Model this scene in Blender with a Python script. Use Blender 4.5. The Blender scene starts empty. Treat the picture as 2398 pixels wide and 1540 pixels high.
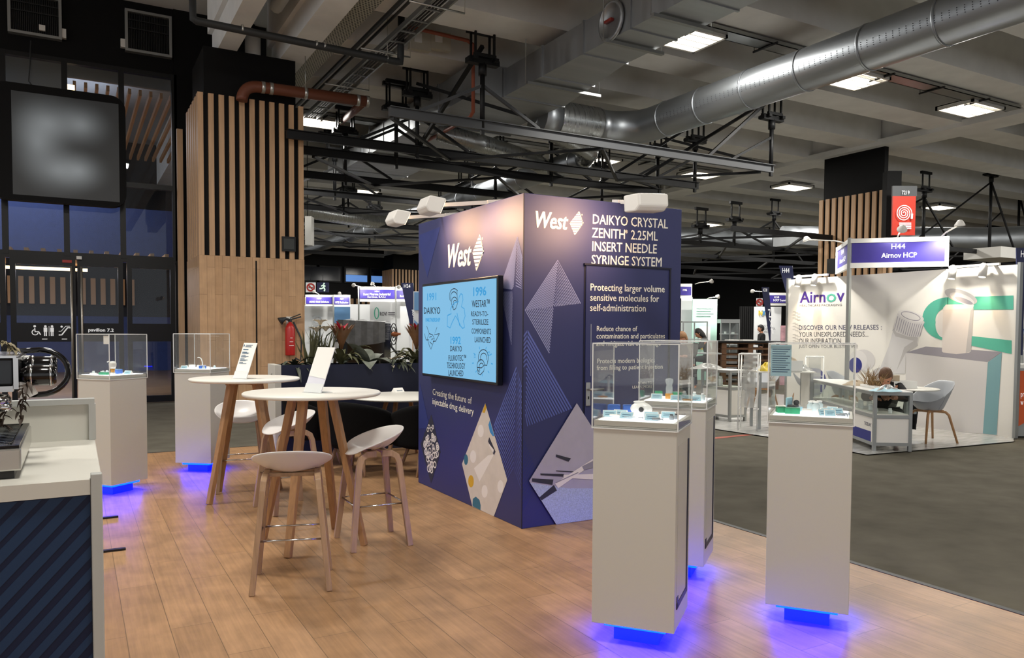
import bpy, math, random
from mathutils import Vector, Matrix
random.seed(7)
S = bpy.context.scene
COL = S.collection
PI = math.pi
# ---------------------------------------------------------------- camera, world, exposure
FPX, CX, H = 1820.0, 1199.0, 1.52
PITCH, ROLL, YAW = math.radians(2.3), math.radians(.34), math.radians(29.36)
CY = 772 + FPX*math.tan(PITCH)
_f0 = Vector((math.sin(YAW), math.cos(YAW), 0)); _r0 = Vector((math.cos(YAW), -math.sin(YAW), 0)); _u0 = Vector((0, 0, 1))
FWD = _f0*math.cos(PITCH) - _u0*math.sin(PITCH); _u1 = _u0*math.cos(PITCH) + _f0*math.sin(PITCH)
RIGHT = _r0*math.cos(ROLL) + _u1*math.sin(ROLL); UP = _u1*math.cos(ROLL) - _r0*math.sin(ROLL)
EYE = Vector((0, 0, H))
cam = bpy.data.cameras.new('camera'); co = bpy.data.objects.new('camera', cam); COL.objects.link(co)
co.matrix_world = Matrix((( RIGHT.x, UP.x, -FWD.x, 0), (RIGHT.y, UP.y, -FWD.y, 0), (RIGHT.z, UP.z, -FWD.z, H), (0, 0, 0, 1)))
cam.sensor_width = 36; cam.lens = 36*FPX/2398; cam.clip_start = .05; cam.clip_end = 200
cam.shift_y = (CY-770)/2398
S.camera = co
S.view_settings.view_transform = 'Standard'; S.view_settings.look = 'None'; S.view_settings.gamma = 1
S.view_settings.exposure = 0.0
S.cycles.max_bounces = 6; S.cycles.diffuse_bounces = 3; S.cycles.glossy_bounces = 3; S.cycles.transmission_bounces = 4
S.cycles.transparent_max_bounces = 40
S.cycles.sample_clamp_indirect = 4; S.cycles.caustics_reflective = False; S.cycles.caustics_refractive = False
W = bpy.data.worlds.new('hall_air'); S.world = W; W.use_nodes = True
W.node_tree.nodes['Background'].inputs[0].default_value = (.80, .80, .80, 1)
W.node_tree.nodes['Background'].inputs[1].default_value = 1.0

def ray(px, py): return FWD*FPX + RIGHT*(px-CX) - UP*(py-CY)
def G(px, py, z=0.):                       # a measured point on a horizontal plane
    d = ray(px, py); return EYE + d*((z-H)/d.z)
def PX(px, py, x): d = ray(px, py); return EYE + d*(x/d.x)
def PY(px, py, y): d = ray(px, py); return EYE + d*(y/d.y)
def PD(px, py, dist): return EYE + ray(px, py)*(dist/FPX)

def area_light(name, loc, sx, sy, power, color, rot=(0, 0, 0), parent=None, spread=PI):
    l = bpy.data.lights.new(name, 'AREA'); l.shape = 'RECTANGLE'; l.size = sx; l.size_y = sy; l.energy = power; l.color = color; l.spread = spread
    o = bpy.data.objects.new(name, l); COL.objects.link(o); o.location = loc; o.rotation_euler = rot; o.parent = parent
    return o
def spot_light(name, loc, target, power, color, angle=90, blend=.6, size=.04, parent=None):
    l = bpy.data.lights.new(name, 'SPOT'); l.energy = power; l.color = color; l.spot_size = math.radians(angle); l.spot_blend = blend; l.shadow_soft_size = size
    o = bpy.data.objects.new(name, l); COL.objects.link(o); o.parent = parent
    o.location = loc; o.rotation_euler = (Vector(target)-Vector(loc)).to_track_quat('-Z', 'Y').to_euler()
    return o
# ---------------------------------------------------------------- object helpers
def _col(c):
    if isinstance(c, str):
        v = [int(c[i:i+2], 16)/255 for i in (0, 2, 4)]
        return tuple((x/12.92 if x <= .04045 else ((x+.055)/1.055)**2.4) for x in v) + (1,)
    return tuple(c) + (1,) if len(c) == 3 else tuple(c)
MATS = {}
def mat(name, color='ffffff', rough=.5, metal=0., noise=0., nscale=8., stretch=(1, 1, 1), bump=0., emit=0., ecol=None, alpha=None, spec=.5, trans=0.):
    """a plain procedural material: base colour broken up by stretched noise, optional bump and emission"""
    if name in MATS: return MATS[name]
    m = bpy.data.materials.new(name); m.use_nodes = True; nt = m.node_tree; b = nt.nodes['Principled BSDF']
    c = _col(color); b.inputs['Base Color'].default_value = c; b.inputs['Roughness'].default_value = rough; b.inputs['Metallic'].default_value = metal
    b.inputs['Specular IOR Level'].default_value = spec
    if noise or bump:
        tc = nt.nodes.new('ShaderNodeTexCoord'); mp = nt.nodes.new('ShaderNodeMapping'); mp.inputs['Scale'].default_value = stretch
        nz = nt.nodes.new('ShaderNodeTexNoise'); nz.inputs['Scale'].default_value = nscale; nz.inputs['Detail'].default_value = 4
        nt.links.new(tc.outputs['Object'], mp.inputs[0]); nt.links.new(mp.outputs[0], nz.inputs['Vector'])
        if noise:
            mx = nt.nodes.new('ShaderNodeMix'); mx.data_type = 'RGBA'
            mx.inputs[6].default_value = tuple(max(0, v*(1-noise)) for v in c[:3])+(1,); mx.inputs[7].default_value = tuple(min(1, v*(1+noise)) for v in c[:3])+(1,)
            rp = nt.nodes.new('ShaderNodeMapRange'); rp.inputs[1].default_value = .3; rp.inputs[2].default_value = .7
            nt.links.new(nz.outputs[0], rp.inputs[0]); nt.links.new(rp.outputs[0], mx.inputs[0]); nt.links.new(mx.outputs[2], b.inputs['Base Color'])
        if bump:
            bp = nt.nodes.new('ShaderNodeBump'); bp.inputs['Strength'].default_value = bump; bp.inputs['Distance'].default_value = .02
            nt.links.new(nz.outputs[0], bp.inputs['Height']); nt.links.new(bp.outputs[0], b.inputs['Normal'])
    if emit:
        b.inputs['Emission Color'].default_value = _col(ecol) if ecol else c; b.inputs['Emission Strength'].default_value = emit
        m.cycles.emission_sampling = 'NONE' if emit < 2.5 or name.startswith('lamp') else 'AUTO'
    MATS[name] = m; return m
def glass(name, tint=(1, 1, 1), ior=1.25, rough=.01, haze=0., hcol=(1, 1, 1)):
    """thin clear sheet: straight-through view mixed with a Fresnel reflection"""
    m = bpy.data.materials.new(name); m.use_nodes = True; nt = m.node_tree; nt.nodes.clear()
    out = nt.nodes.new('ShaderNodeOutputMaterial'); tr = nt.nodes.new('ShaderNodeBsdfTransparent'); tr.inputs[0].default_value = tint+(1,)
    gl = nt.nodes.new('ShaderNodeBsdfGlossy'); gl.inputs['Roughness'].default_value = rough
    fr = nt.nodes.new('ShaderNodeFresnel'); ge = nt.nodes.new('ShaderNodeNewGeometry'); mr = nt.nodes.new('ShaderNodeMapRange'); mr.inputs[3].default_value = ior; mr.inputs[4].default_value = 1/ior
    nt.links.new(ge.outputs['Backfacing'], mr.inputs[0]); nt.links.new(mr.outputs[0], fr.inputs[0]); mx = nt.nodes.new('ShaderNodeMixShader')
    src = tr.outputs[0]
    if haze:
        df = nt.nodes.new('ShaderNodeBsdfDiffuse'); df.inputs[0].default_value = hcol+(1,); m2 = nt.nodes.new('ShaderNodeMixShader'); m2.inputs[0].default_value = haze
        nt.links.new(src, m2.inputs[1]); nt.links.new(df.outputs[0], m2.inputs[2]); src = m2.outputs[0]
    nt.links.new(fr.outputs[0], mx.inputs[0]); nt.links.new(src, mx.inputs[1]); nt.links.new(gl.outputs[0], mx.inputs[2]); nt.links.new(mx.outputs[0], out.inputs[0])
    MATS[name] = m; return m

class MB:
    """collects boxes, bars, tubes and turned shapes into ONE mesh"""
    def __init__(s): s.v = []; s.f = []; s.sm = []
    def add(s, vs, fs, smooth=False):
        n = len(s.v); s.v += [tuple(v) for v in vs]; s.f += [tuple(i+n for i in f) for f in fs]; s.sm += [smooth]*len(fs); return s
    def box(s, x0, y0, z0, x1, y1, z1):
        v = [(x, y, z) for z in (z0, z1) for y in (y0, y1) for x in (x0, x1)]
        return s.add(v, [(0, 2, 3, 1), (4, 5, 7, 6), (0, 1, 5, 4), (2, 6, 7, 3), (0, 4, 6, 2), (1, 3, 7, 5)])
    def cbox(s, c, d, rz=0, M=None):
        M = M or Matrix.Rotation(rz, 4, 'Z'); c = Vector(c)
        v = [c + (M.to_3x3() @ Vector((x*d[0]/2, y*d[1]/2, z*d[2]/2))) for z in (-1, 1) for y in (-1, 1) for x in (-1, 1)]
        return s.add(v, [(0, 2, 3, 1), (4, 5, 7, 6), (0, 1, 5, 4), (2, 6, 7, 3), (0, 4, 6, 2), (1, 3, 7, 5)])
    def bar(s, p, q, w, h=None, up=(0, 0, 1), w2=None, h2=None):
        h = h or w; w2 = w2 or w; h2 = h2 or h; p = Vector(p); q = Vector(q); d = (q-p).normalized(); u = Vector(up)
        if abs(d.dot(u)) > .99: u = Vector((0, 1, 0))
        a = d.cross(u).normalized(); b = a.cross(d).normalized()
        v = [p + a*i*w/2 + b*j*h/2 for j in (-1, 1) for i in (-1, 1)] + [q + a*i*w2/2 + b*j*h2/2 for j in (-1, 1) for i in (-1, 1)]
        return s.add(v, [(0, 1, 3, 2), (4, 6, 7, 5), (0, 4, 5, 1), (1, 5, 7, 3), (3, 7, 6, 2), (2, 6, 4, 0)])
    def tube(s, pts, r, n=8, cap=True, flat=1.0):
        pts = [Vector(p) for p in pts]; rs = r if isinstance(r, (list, tuple)) else [r]*len(pts); V = []; F = []; pa = None
        for i, p in enumerate(pts):
            d = ((pts[min(i+1, len(pts)-1)]-p).normalized() + (p-pts[max(i-1, 0)]).normalized())
            d = d.normalized() if d.length > 1e-6 else Vector((0, 0, 1))
            if pa is None: pa = d.orthogonal().normalized() if abs(d.z) > .9 else d.cross(Vector((0, 0, 1))).normalized()
            a = (pa - d*pa.dot(d)).normalized(); pa = a; b = d.cross(a)
            V += [p + (a*math.cos(t) + b*math.sin(t)*flat)*rs[i] for t in [2*PI*k/n for k in range(n)]]
        for i in range(len(pts)-1):
            for k in range(n):
                F.append((i*n+k, i*n+(k+1) % n, (i+1)*n+(k+1) % n, (i+1)*n+k))
        s.add(V, F, True)
        if cap:
            m = len(s.v)-len(V); s.f += [tuple(m+k for k in range(n))[::-1], tuple(m+(len(pts)-1)*n+k for k in range(n))]; s.sm += [False, False]
        return s
    def lathe(s, prof, c=(0, 0, 0), n=16, smooth=True, M=None):
        c = Vector(c); V = []
        for r, z in prof:
            V += [Vector((r*math.cos(2*PI*k/n), r*math.sin(2*PI*k/n), z)) for k in range(n)]
        V = [c + (M.to_3x3() @ v if M else v) for v in V]; F = []
        for i in range(len(prof)-1):
            for k in range(n): F.append((i*n+k, i*n+(k+1) % n, (i+1)*n+(k+1) % n, (i+1)*n+k))
        s.add(V, F, smooth); m = len(s.v)-len(V)
        if prof[0][0] > 1e-4: s.f.append(tuple(m+k for k in range(n))[::-1]); s.sm.append(False)
        if prof[-1][0] > 1e-4: s.f.append(tuple(m+(len(prof)-1)*n+k for k in range(n))); s.sm.append(False)
        return s
    def ball(s, c, r, n=12, m=8, sc=(1, 1, 1)):
        c = Vector(c); V = []; F = []
        for i in range(m+1):
            t = PI*i/m
            V += [c + Vector((r*sc[0]*math.sin(t)*math.cos(2*PI*k/n), r*sc[1]*math.sin(t)*math.sin(2*PI*k/n), r*sc[2]*math.cos(t))) for k in range(n)]
        for i in range(m):
            for k in range(n): F.append((i*n+k, (i+1)*n+k, (i+1)*n+(k+1) % n, i*n+(k+1) % n))
        return s.add(V, F, True)
    def prism(s, poly, off):                 # 3-D polygon pushed along a vector
        n = len(poly); o = Vector(off); V = [Vector(p) for p in poly] + [Vector(p)+o for p in poly]
        return s.add(V, [tuple(range(n))[::-1], tuple(range(n, 2*n))] + [(i, (i+1) % n, n+(i+1) % n, n+i) for i in range(n)])
    def poly(s, pts): return s.add(pts, [tuple(range(len(pts)))])
    def grid(s, fn, nu, nv, smooth=True):
        V = [fn(i/nu, j/nv) for j in range(nv+1) for i in range(nu+1)]
        return s.add(V, [(j*(nu+1)+i, j*(nu+1)+i+1, (j+1)*(nu+1)+i+1, (j+1)*(nu+1)+i) for j in range(nv) for i in range(nu)], smooth)
    def strip(s, pts, w, nrm):               # flat stroke lying in the plane whose normal is nrm
        nrm = Vector(nrm); pts = [Vector(p) for p in pts]; n = len(pts); V = []
        for i, p in enumerate(pts):
            d = (pts[min(i+1, n-1)]-pts[max(i-1, 0)]).normalized(); a = d.cross(nrm).normalized()*w/2; V += [p-a, p+a]
        return s.add(V, [(2*i, 2*i+1, 2*i+3, 2*i+2) for i in range(n-1)])
    def build(s, name, m, parent=None, bevel=0., solid=0., sub=0):
        me = bpy.data.meshes.new(name); me.from_pydata(s.v, [], s.f); me.validate()
        if len(me.polygons) == len(s.sm): me.polygons.foreach_set('use_smooth', s.sm)
        me.update(); me.materials.append(MATS[m] if isinstance(m, str) else m)
        o = bpy.data.objects.new(name, me); COL.objects.link(o); o.parent = parent
        if solid: q = o.modifiers.new('solid', 'SOLIDIFY'); q.thickness = solid; q.offset = 0
        if bevel: q = o.modifiers.new('bevel', 'BEVEL'); q.width = bevel; q.segments = 2; q.limit_method = 'ANGLE'
        if sub: q = o.modifiers.new('sub', 'SUBSURF'); q.levels = sub; q.render_levels = sub
        return o
def tag(o, label, cat, group=None, kind=None):
    o['label'] = label; o['category'] = cat
    if group: o['group'] = group
    if kind: o['kind'] = kind
    return o
def thing(name, label, cat, loc=(0, 0, 0), rz=0., group=None):
    o = bpy.data.objects.new(name, None); COL.objects.link(o); o.empty_display_size = .1
    o.location = loc; o.rotation_euler = (0, 0, rz); return tag(o, label, cat, group)
def struct(name, mb, m, **k):
    o = mb.build(name, m, **k); o['kind'] = 'structure'; return o
def dup(root, loc, rz, label=None, group=None):
    r = root.copy(); COL.objects.link(r); r.location = loc; r.rotation_euler = (0, 0, rz)
    if label: r['label'] = label
    if group: r['group'] = group
    for ch in list(root.children):
        c = ch.copy(); COL.objects.link(c); c.parent = r
        for g in list(ch.children):
            d = g.copy(); COL.objects.link(d); d.parent = c
    return r
_txt = {}
def text_mesh(s, bold, spacing, line, align):
    key = (s, bold, spacing, line, align)
    if key not in _txt:
        cu = bpy.data.curves.new('t', 'FONT'); cu.body = s; cu.size = 1; cu.offset = bold; cu.space_character = spacing; cu.space_line = line; cu.align_x = align; cu.resolution_u = 2
        o = bpy.data.objects.new('t', cu); COL.objects.link(o); dg = bpy.context.evaluated_depsgraph_get()
        me = bpy.data.meshes.new_from_object(o.evaluated_get(dg)); V = [tuple(v.co) for v in me.vertices]; F = [tuple(p.vertices) for p in me.polygons]
        bpy.data.objects.remove(o); bpy.data.curves.remove(cu); bpy.data.meshes.remove(me)
        x0 = min(v[0] for v in V); x1 = max(v[0] for v in V); y0 = min(v[1] for v in V); y1 = max(v[1] for v in V)
        _txt[key] = ([((v[0]-x0)/(x1-x0), (v[1]-y0)/(y1-y0)) for v in V], F)
    return _txt[key]
def text(mb, s, bl, br, tl, off=(0, 0, 0), bold=0., spacing=1., line=1., align='LEFT', shear=0.):
    """lettering laid flat in the parallelogram bottom-left, bottom-right, top-left"""
    bl, br, tl, off = Vector(bl), Vector(br), Vector(tl), Vector(off); P, F = text_mesh(s, 0., spacing, line, align); u = br-bl; v = tl-bl
    b = bold*v.length/(1+s.count('\n')*1.3); bu, bv = u.normalized()*b, v.normalized()*b     # heavier weights: the strokes are widened by shifted copies
    nn = u.cross(v).normalized()*max(1.5e-4, (bl-EYE).length*2e-5)
    for i, (du, dv) in enumerate(((0, 0),) if bold < .006 else ((0, 0), (1, 0), (-1, 0), (0, .6), (0, -.6)) if bold < .03 else ((0, 0), (1, .5), (-1, .5), (1, -.5), (-1, -.5), (.5, 0), (-.5, 0))):
        mb.add([bl + u*(x*(1-shear)+y*shear) + v*y + off + bu*du + bv*dv + nn*i for x, y in P], F)
    return mb
# ---------------------------------------------------------------- hall lamps (each in its own fitting)
mat('lamp_white', 'fff6e6', .4, emit=9., ecol='fff3df')
mat('white_metal', 'd9d8d3', .35); mat('grey_metal', '8f9190', .4, .6); mat('black_metal', '0b0c0e', .5, spec=.3)
mat('dark_steel', '1b1c1d', .45, .3)
HALL_W = 235
def fitting(x, y, z, label, lit=1.):
    t = thing('ceiling_light', label, 'ceiling light', (x, y, z), 0, 'square ceiling light panels')
    m = MB(); w, d = .62, .42
    m.box(-w, -d, 0, w, -d+.05, .09); m.box(-w, d-.05, 0, w, d, .09); m.box(-w, -d, 0, -w+.05, d, .09); m.box(w-.05, -d, 0, w, d, .09); m.box(-w, -d, .07, w, d, .1)
    for k in range(3): m.box(-w+.05, -d+.2+.21*k-.01, .005, w-.05, -d+.2+.21*k+.01, .06)
    m.tube([(-.5, 0, .1), (-.5, 0, .95)], .008, 5); m.tube([(.5, 0, .1), (.5, 0, .95)], .008, 5)
    m.build('frame', 'white_metal', t); MB().box(-w+.05, -d+.05, .05, w-.05, d-.05, .065).build('diffuser', 'lamp_white', t)
    if lit: area_light('lamp', (0, 0, -.02), 1.2, .8, HALL_W*lit, (1, .965, .9), parent=t)
    return t
_near = {(9.05, 10.25): 'bright ceiling light panel beside the rectangular silver duct', (13.4, 10.25): 'bright ceiling light panel under the cable tray right of the round duct',
         (17.4, 10.25): 'bright ceiling light panel at the end of the cable tray by the white girder', (5.05, 18.8): 'bright ceiling light panel just past the slatted wood column',
         (13.4, 18.8): 'bright ceiling light panel behind the black truss, near the flexible duct', (17.4, 18.8): 'bright ceiling light panel behind the right end of the black truss'}
for y in (1.7, 10.25, 18.8, 27.3, 35.8, 44.3):  # nearest row is out of view, put in for light on the foreground
    for x in (.9, 5.05, 9.05, 13.4, 17.4, 21.6, 25.8, 30):
        if (y < 5 and x > 19) or (x < 5 and y > 5): continue
        if y > 20 and x in (9.05, 17.4, 25.8) and y != 27.3: continue
        if (x, y) == (5.05, 10.25): continue
        fitting(x, y, 6.45, _near.get((x, y), 'small bright ceiling light panel far down the hall' if y > 20 else 'unseen ceiling light panel of the nearest row, out of view overhead' if y < 5 else 'bright ceiling light panel right of the white girder'), (.9 if x < 2 else .28) if y < 5 else 1.)
fitting(.9, 8.4, 6.45, 'added ceiling light panel above the stools, unseen over the picture edge', 1.); fitting(-3.2, 8.4, 6.45, 'added ceiling light panel above the coffee counter, unseen over the picture edge', 1.)  # both added out of view to brighten the wood column, stools and floor
# ---------------------------------------------------------------- floor
def wood_floor(name, c1, c2, cm, scale_w, scale_l, rot, rough=.4, grain=.25, upright=False):
    m = bpy.data.materials.new(name); m.use_nodes = True; nt = m.node_tree; b = nt.nodes['Principled BSDF']; L = nt.links.new
    tc = nt.nodes.new('ShaderNodeTexCoord'); mp = nt.nodes.new('ShaderNodeMapping'); mp.inputs['Rotation'].default_value = rot
    br = nt.nodes.new('ShaderNodeTexBrick'); br.offset = .37; br.inputs['Scale'].default_value = 1; br.inputs['Brick Width'].default_value = scale_l; br.inputs['Row Height'].default_value = scale_w
    br.inputs['Mortar Size'].default_value = .0022; br.inputs['Mortar Smooth'].default_value = .3; br.inputs['Bias'].default_value = 0
    br.inputs['Color1'].default_value = _col(c1); br.inputs['Color2'].default_value = _col(c2); br.inputs['Mortar'].default_value = _col(cm)
    m2 = nt.nodes.new('ShaderNodeMapping'); m2.inputs['Scale'].default_value = (1.2, 26, 26); nz = nt.nodes.new('ShaderNodeTexNoise'); nz.inputs['Scale'].default_value = 1.6; nz.inputs['Detail'].default_value = 7; nz.inputs['Roughness'].default_value = .65
    n2 = nt.nodes.new('ShaderNodeTexNoise'); n2.inputs['Scale'].default_value = 5; n2.inputs['Detail'].default_value = 5
    src = tc.outputs['Object']
    if upright:                                  # boards standing on end: length along z, width along x or y
        sx = nt.nodes.new('ShaderNodeSeparateXYZ'); ad0 = nt.nodes.new('ShaderNodeMath'); ad0.operation = 'ADD'; cb = nt.nodes.new('ShaderNodeCombineXYZ')
        L(src, sx.inputs[0]); L(sx.outputs[0], ad0.inputs[0]); L(sx.outputs[1], ad0.inputs[1]); L(sx.outputs[2], cb.inputs[0]); L(ad0.outputs[0], cb.inputs[1]); src = cb.outputs[0]
    L(src, mp.inputs[0]); L(mp.outputs[0], br.inputs['Vector']); L(mp.outputs[0], m2.inputs[0]); L(m2.outputs[0], nz.inputs['Vector']); L(mp.outputs[0], n2.inputs['Vector'])
    ad = nt.nodes.new('ShaderNodeMath'); ad.operation = 'ADD'; L(nz.outputs[0], ad.inputs[0]); L(n2.outputs[0], ad.inputs[1])
    rp = nt.nodes.new('ShaderNodeMapRange'); rp.inputs[1].default_value = .7; rp.inputs[2].default_value = 1.3; rp.inputs[3].default_value = 1-grain; rp.inputs[4].default_value = 1+grain
    L(ad.outputs[0], rp.inputs[0]); mx = nt.nodes.new('ShaderNodeVectorMath'); mx.operation = 'SCALE'
    L(br.outputs['Color'], mx.inputs[0]); L(rp.outputs[0], mx.inputs['Scale']); L(mx.outputs[0], b.inputs['Base Color']); b.inputs['Roughness'].default_value = rough
    b.inputs['Specular IOR Level'].default_value = .35
    MATS[name] = m; return m
wood_floor('oak_planks', 'a6815e', '9a7653', '735a40', .2, 1.25, (0, 0, PI/2), .4, .26)
wood_floor('foyer_planks', '8a6f52', '7a6148', '3a2e22', .15, 1.2, (0, 0, 0), .35, .2)
mat('carpet', '5c584e', .95, noise=.16, nscale=3, stretch=(1, 1, 1), bump=.15, spec=.1)
mat('black_strip', '101010', .5)
struct('floor', MB().box(-14, -14, -.1, 46, 17.45, -.012).box(3.5, 17.45, -.1, 46, 56, -.012), 'carpet')
struct('floor_platform', MB().box(-8, -9, -.011, 4.43, 10.33, 0).box(4.43, 5.0, -.011, 4.52, 10.33, 0), 'oak_planks')
struct('trim_1', MB().box(4.431, -9, -.011, 4.475, 4.99, .003).box(4.431, 4.955, -.011, 4.52, 4.99, .003), 'black_strip')
struct('trim_2', MB().box(-8, 10.331, -.011, 4.52, 10.36, .001), 'black_strip')
struct('floor_foyer', MB().box(-8, 17.46, -.1, 3.4, 31, -.012), 'foyer_planks')
# ---------------------------------------------------------------- ceiling
mat('white_paint', 'e6e7e6', .8, noise=.06, nscale=2); mat('ceiling_paint', 'e0e0dd', .9, noise=.06, nscale=.6)
struct('ceiling', MB().box(-9, -12, 8.0, 46, 56, 8.15), 'ceiling_paint')
for k in range(-5, 17):
    y = 11.68+2.26*k; x0 = 3.84 if y < 17 else 4
    struct('ceiling_beam', MB().box(x0, y-.42, 6.6, 18.9, y+.42, 8.0), 'white_paint')
    struct('ceiling_beam', MB().box(19.6, y-.42, 6.6, 40, y+.42, 8.0), 'white_paint')
def girder(x, y0, y1, w, z0=6.5):
    m = MB(); h = w/2
    m.box(x-h, y0, z0, x+h, y1, z0+.16); m.box(x-h*.55, y0, z0+.16, x+h*.55, y1, 8); m.box(x-h, y0, 7.2, x+h, y1, 7.45)
    k = y0+.6
    while k < y1:
        m.box(x-h, k, z0+.16, x+h, k+.07, 7.2); k += 2.1
    struct('ceiling_girder', m, 'white_paint')
girder(19.25, -10, 52, .95)
struct('ceiling_girder', MB().box(2.3, -10, 6.5, 2.62, 15.5, 8).box(2.22, -10, 6.95, 2.3, 15.5, 8), 'white_paint')
struct('ceiling_girder', MB().box(3.38, -10, 6.5, 3.83, 15.5, 8).box(3.3, -10, 6.9, 3.38, 15.5, 8), 'white_paint')
struct('ceiling_girder', MB().box(2.62, 17.8, 6.6, 4.2, 50, 8), 'white_paint')
# ---------------------------------------------------------------- slatted wood columns
wood_floor('cladding_wood', 'c09b76', 'b48f6a', '6d5239', .13, 1.3, (0, 0, 0), .5, .14, True)
mat('slat_wood', 'bd9873', .5, noise=.14, nscale=3, stretch=(6, 6, .5)); mat('black_board', '060607', .7, spec=.2)
def slat_column(name, label, x0, x1, y0, y1, zs, zt, zb=0., n=11, ns=10, lower=True, cap=6.5):
    t = thing(name, label, 'column', (x0, y0, zb)); t['kind'] = 'structure'; W_, D_ = x1-x0, y1-y0; Z = zs-zb; T = zt-zb
    MB().box(.05, .05, 0, W_-.05, D_, T-.03).box(.12, .12, T-.03, W_-.12, D_-.1, cap-zb).build('core', 'black_board', t)
    if lower:
        MB().box(0, 0, 0, W_, .06, Z).box(0, .06, 0, .06, D_, Z).box(W_-.06, .06, 0, W_, D_, Z).build('plank_panel', 'cladding_wood', t)
    m = MB(); p = W_/(n-.45)
    for k in range(n): m.box(k*p, 0, Z+.002, k*p+.52*p, .05, T)
    q = D_/ns
    for k in range(ns):
        m.box(0, .052+k*q, Z+.002, .05, .052+k*q+.55*q, T); m.box(W_-.05, .052+k*q, Z+.002, W_, .052+k*q+.55*q, T)
    m.build('slat_panel', 'slat_wood', t); return t
c1 = slat_column('wood_column', 'tall square column clad in light wood slats over wood planks', 1.93, 3.78, 14.7, 16.4, 2.81, 5.65, ns=6)
struct('trim_10', MB().box(1.86, 17.2, 0, 1.97, 17.3, 5.55), 'slat_wood')
MB().box(.96, -.004, 0, .985, .0, 2.75).build('panel_gap', 'black_board', c1)
m = MB().box(1.43, -.05, 2.95, 1.68, -.01, 3.22); m.build('exit_lamp_housing', 'dark_steel', c1); MB().box(1.46, -.055, 2.99, 1.65, -.051, 3.18).build('exit_lamp_face', mat('lamp_cover', '2c2f2c', .3), c1)
c2 = slat_column('wood_column', 'wood slatted column behind the red hose reel sign', 18.9, 19.3, 13.35, 15.5, .0, 5.32, n=2, ns=10, lower=False)
c3 = slat_column('wood_column', 'distant wood slatted column behind the dark blue tower', 18.4, 20.4, 49, 51, 0, 5.5, n=9, ns=6, lower=False)
# ---------------------------------------------------------------- far hall walls
mat('hall_black', '0c0c0e', .85); mat('dusk_sky', '7fb2ff', .5, emit=.55, ecol='6ea2f0'); mat('night_pane', '141a28', .1)
struct('wall_back', MB().box(7, 52, -.01, 46, 52.3, 8), 'hall_black'); struct('wall_right', MB().box(43, -14, -.01, 43.3, 52, 8), 'hall_black')
struct('wall_side', MB().box(3.45, 17.5, -.01, 3.7, 52, 8), 'hall_black')
m = MB()
for k in range(30): m.box(12.5+k*.4, 51.9, 0, 12.5+k*.4+.2, 51.99, 3.6)
struct('trim_3', m, 'slat_wood')
n = 1
for x, l in ((13.5, 0), (15, 0), (16.9, 1), (18.7, 1), (20.5, 1), (29, 1), (31, 1), (33, 0), (35, 1), (37, 0), (39, 1)):
    f = struct('window_%d' % (n+20), MB().box(x-.85, 51.86, 4.65, x+.85, 51.98, 5.75), 'dark_steel'); n += 1
    MB().box(x-.75, 51.83, 4.75, x+.75, 51.86, 5.2 if l else 5.65).build('lower_pane', 'dusk_sky' if l else 'night_pane', f)
    if l: MB().box(x-.75, 51.83, 5.22, x+.75, 51.86, 5.65).build('upper_pane', 'night_pane', f)
m = MB()
for k in range(26): m.box(42.9, 8+k*.62, 0, 42.99, 8.3+k*.62, 5)
struct('trim_4', m, 'slat_wood')
# ---------------------------------------------------------------- glazed front to the foyer (Y = 17.5)
mat('frame_black', '0a0b0c', .4, spec=.3)
glass('facade_glass', (.86, .9, .95), 1.35)
struct('wall_left', MB().box(-9, 17.45, 6.68, 1.9, 17.7, 8), 'black_board')
struct('wall_left_end', MB().box(1.84, 17.42, 0, 3.45, 17.7, 8), 'black_board')
XS = [-2.1, -1.11, -.105, .875, 1.84]; m = MB()
for x in XS: m.box(x-.05, 17.42, 2.9, x+.05, 17.56, 6.68)
struct('trim_5', m, 'frame_black')
struct('trim_6', MB().box(-9, 17.43, 2.84, 1.84, 17.57, 2.97).box(-9, 17.44, 4.33, 1.84, 17.55, 4.43).box(-9, 17.43, 6.6, 1.84, 17.57, 6.68), 'frame_black')
n = 1
for i in range(4):
    for z0, z1 in ((2.97, 4.33), (4.43, 6.6)):
        struct('window_%d' % n, MB().box(XS[i]+.05, 17.48, z0, XS[i+1]-.05, 17.495, z1), 'facade_glass'); n += 1
mat('steel_bar', 'b9b3a8', .3, .8); mat('sign_white', 'e6e6e6', .5, emit=.35)
def glazed_leaf(name, x0, x1, label, kind_door=True):
    f = struct(name, MB().box(x0, 17.43, 0, x0+.09, 17.53, 2.84).box(x1-.09, 17.43, 0, x1, 17.53, 2.84).box(x0+.09, 17.43, 2.72, x1-.09, 17.53, 2.84)
               .box(x0+.09, 17.43, 0, x1-.09, 17.53, .13).box(x0+.09, 17.43, 1.24, x1-.09, 17.53, 1.6), 'frame_black')
    MB().box(x0+.09, 17.475, .13, x1-.09, 17.49, 1.24).box(x0+.09, 17.475, 1.6, x1-.09, 17.49, 2.72).build('pane', 'facade_glass', f)
    f['label'] = label; f['category'] = 'door' if kind_door else 'window'; return f
d1 = glazed_leaf('door_1', -1.05, .03, 'black glazed door leaf with white toilet and escalator symbols')
d2 = glazed_leaf('door_2', .06, .86, 'black glazed door leaf lettered pavillon 7.2')
w9 = glazed_leaf('window_9', .93, 1.82, 'fixed glazed side panel of the black entrance, beside the wood column', False)
glazed_leaf('window_10', -2.1, -1.12, 'fixed glazed side panel at the edge of the picture', False)
for d, x in ((d1, -.04), (d2, .13)):
    h = MB().tube([(x, 17.36, .15), (x, 17.36, 2.7)], .022, 8).tube([(x, 17.36, .3), (x, 17.43, .3)], .012, 6).tube([(x, 17.36, 2.5), (x, 17.43, 2.5)], .012, 6); h.build('pull_bar', 'steel_bar', d)
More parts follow.
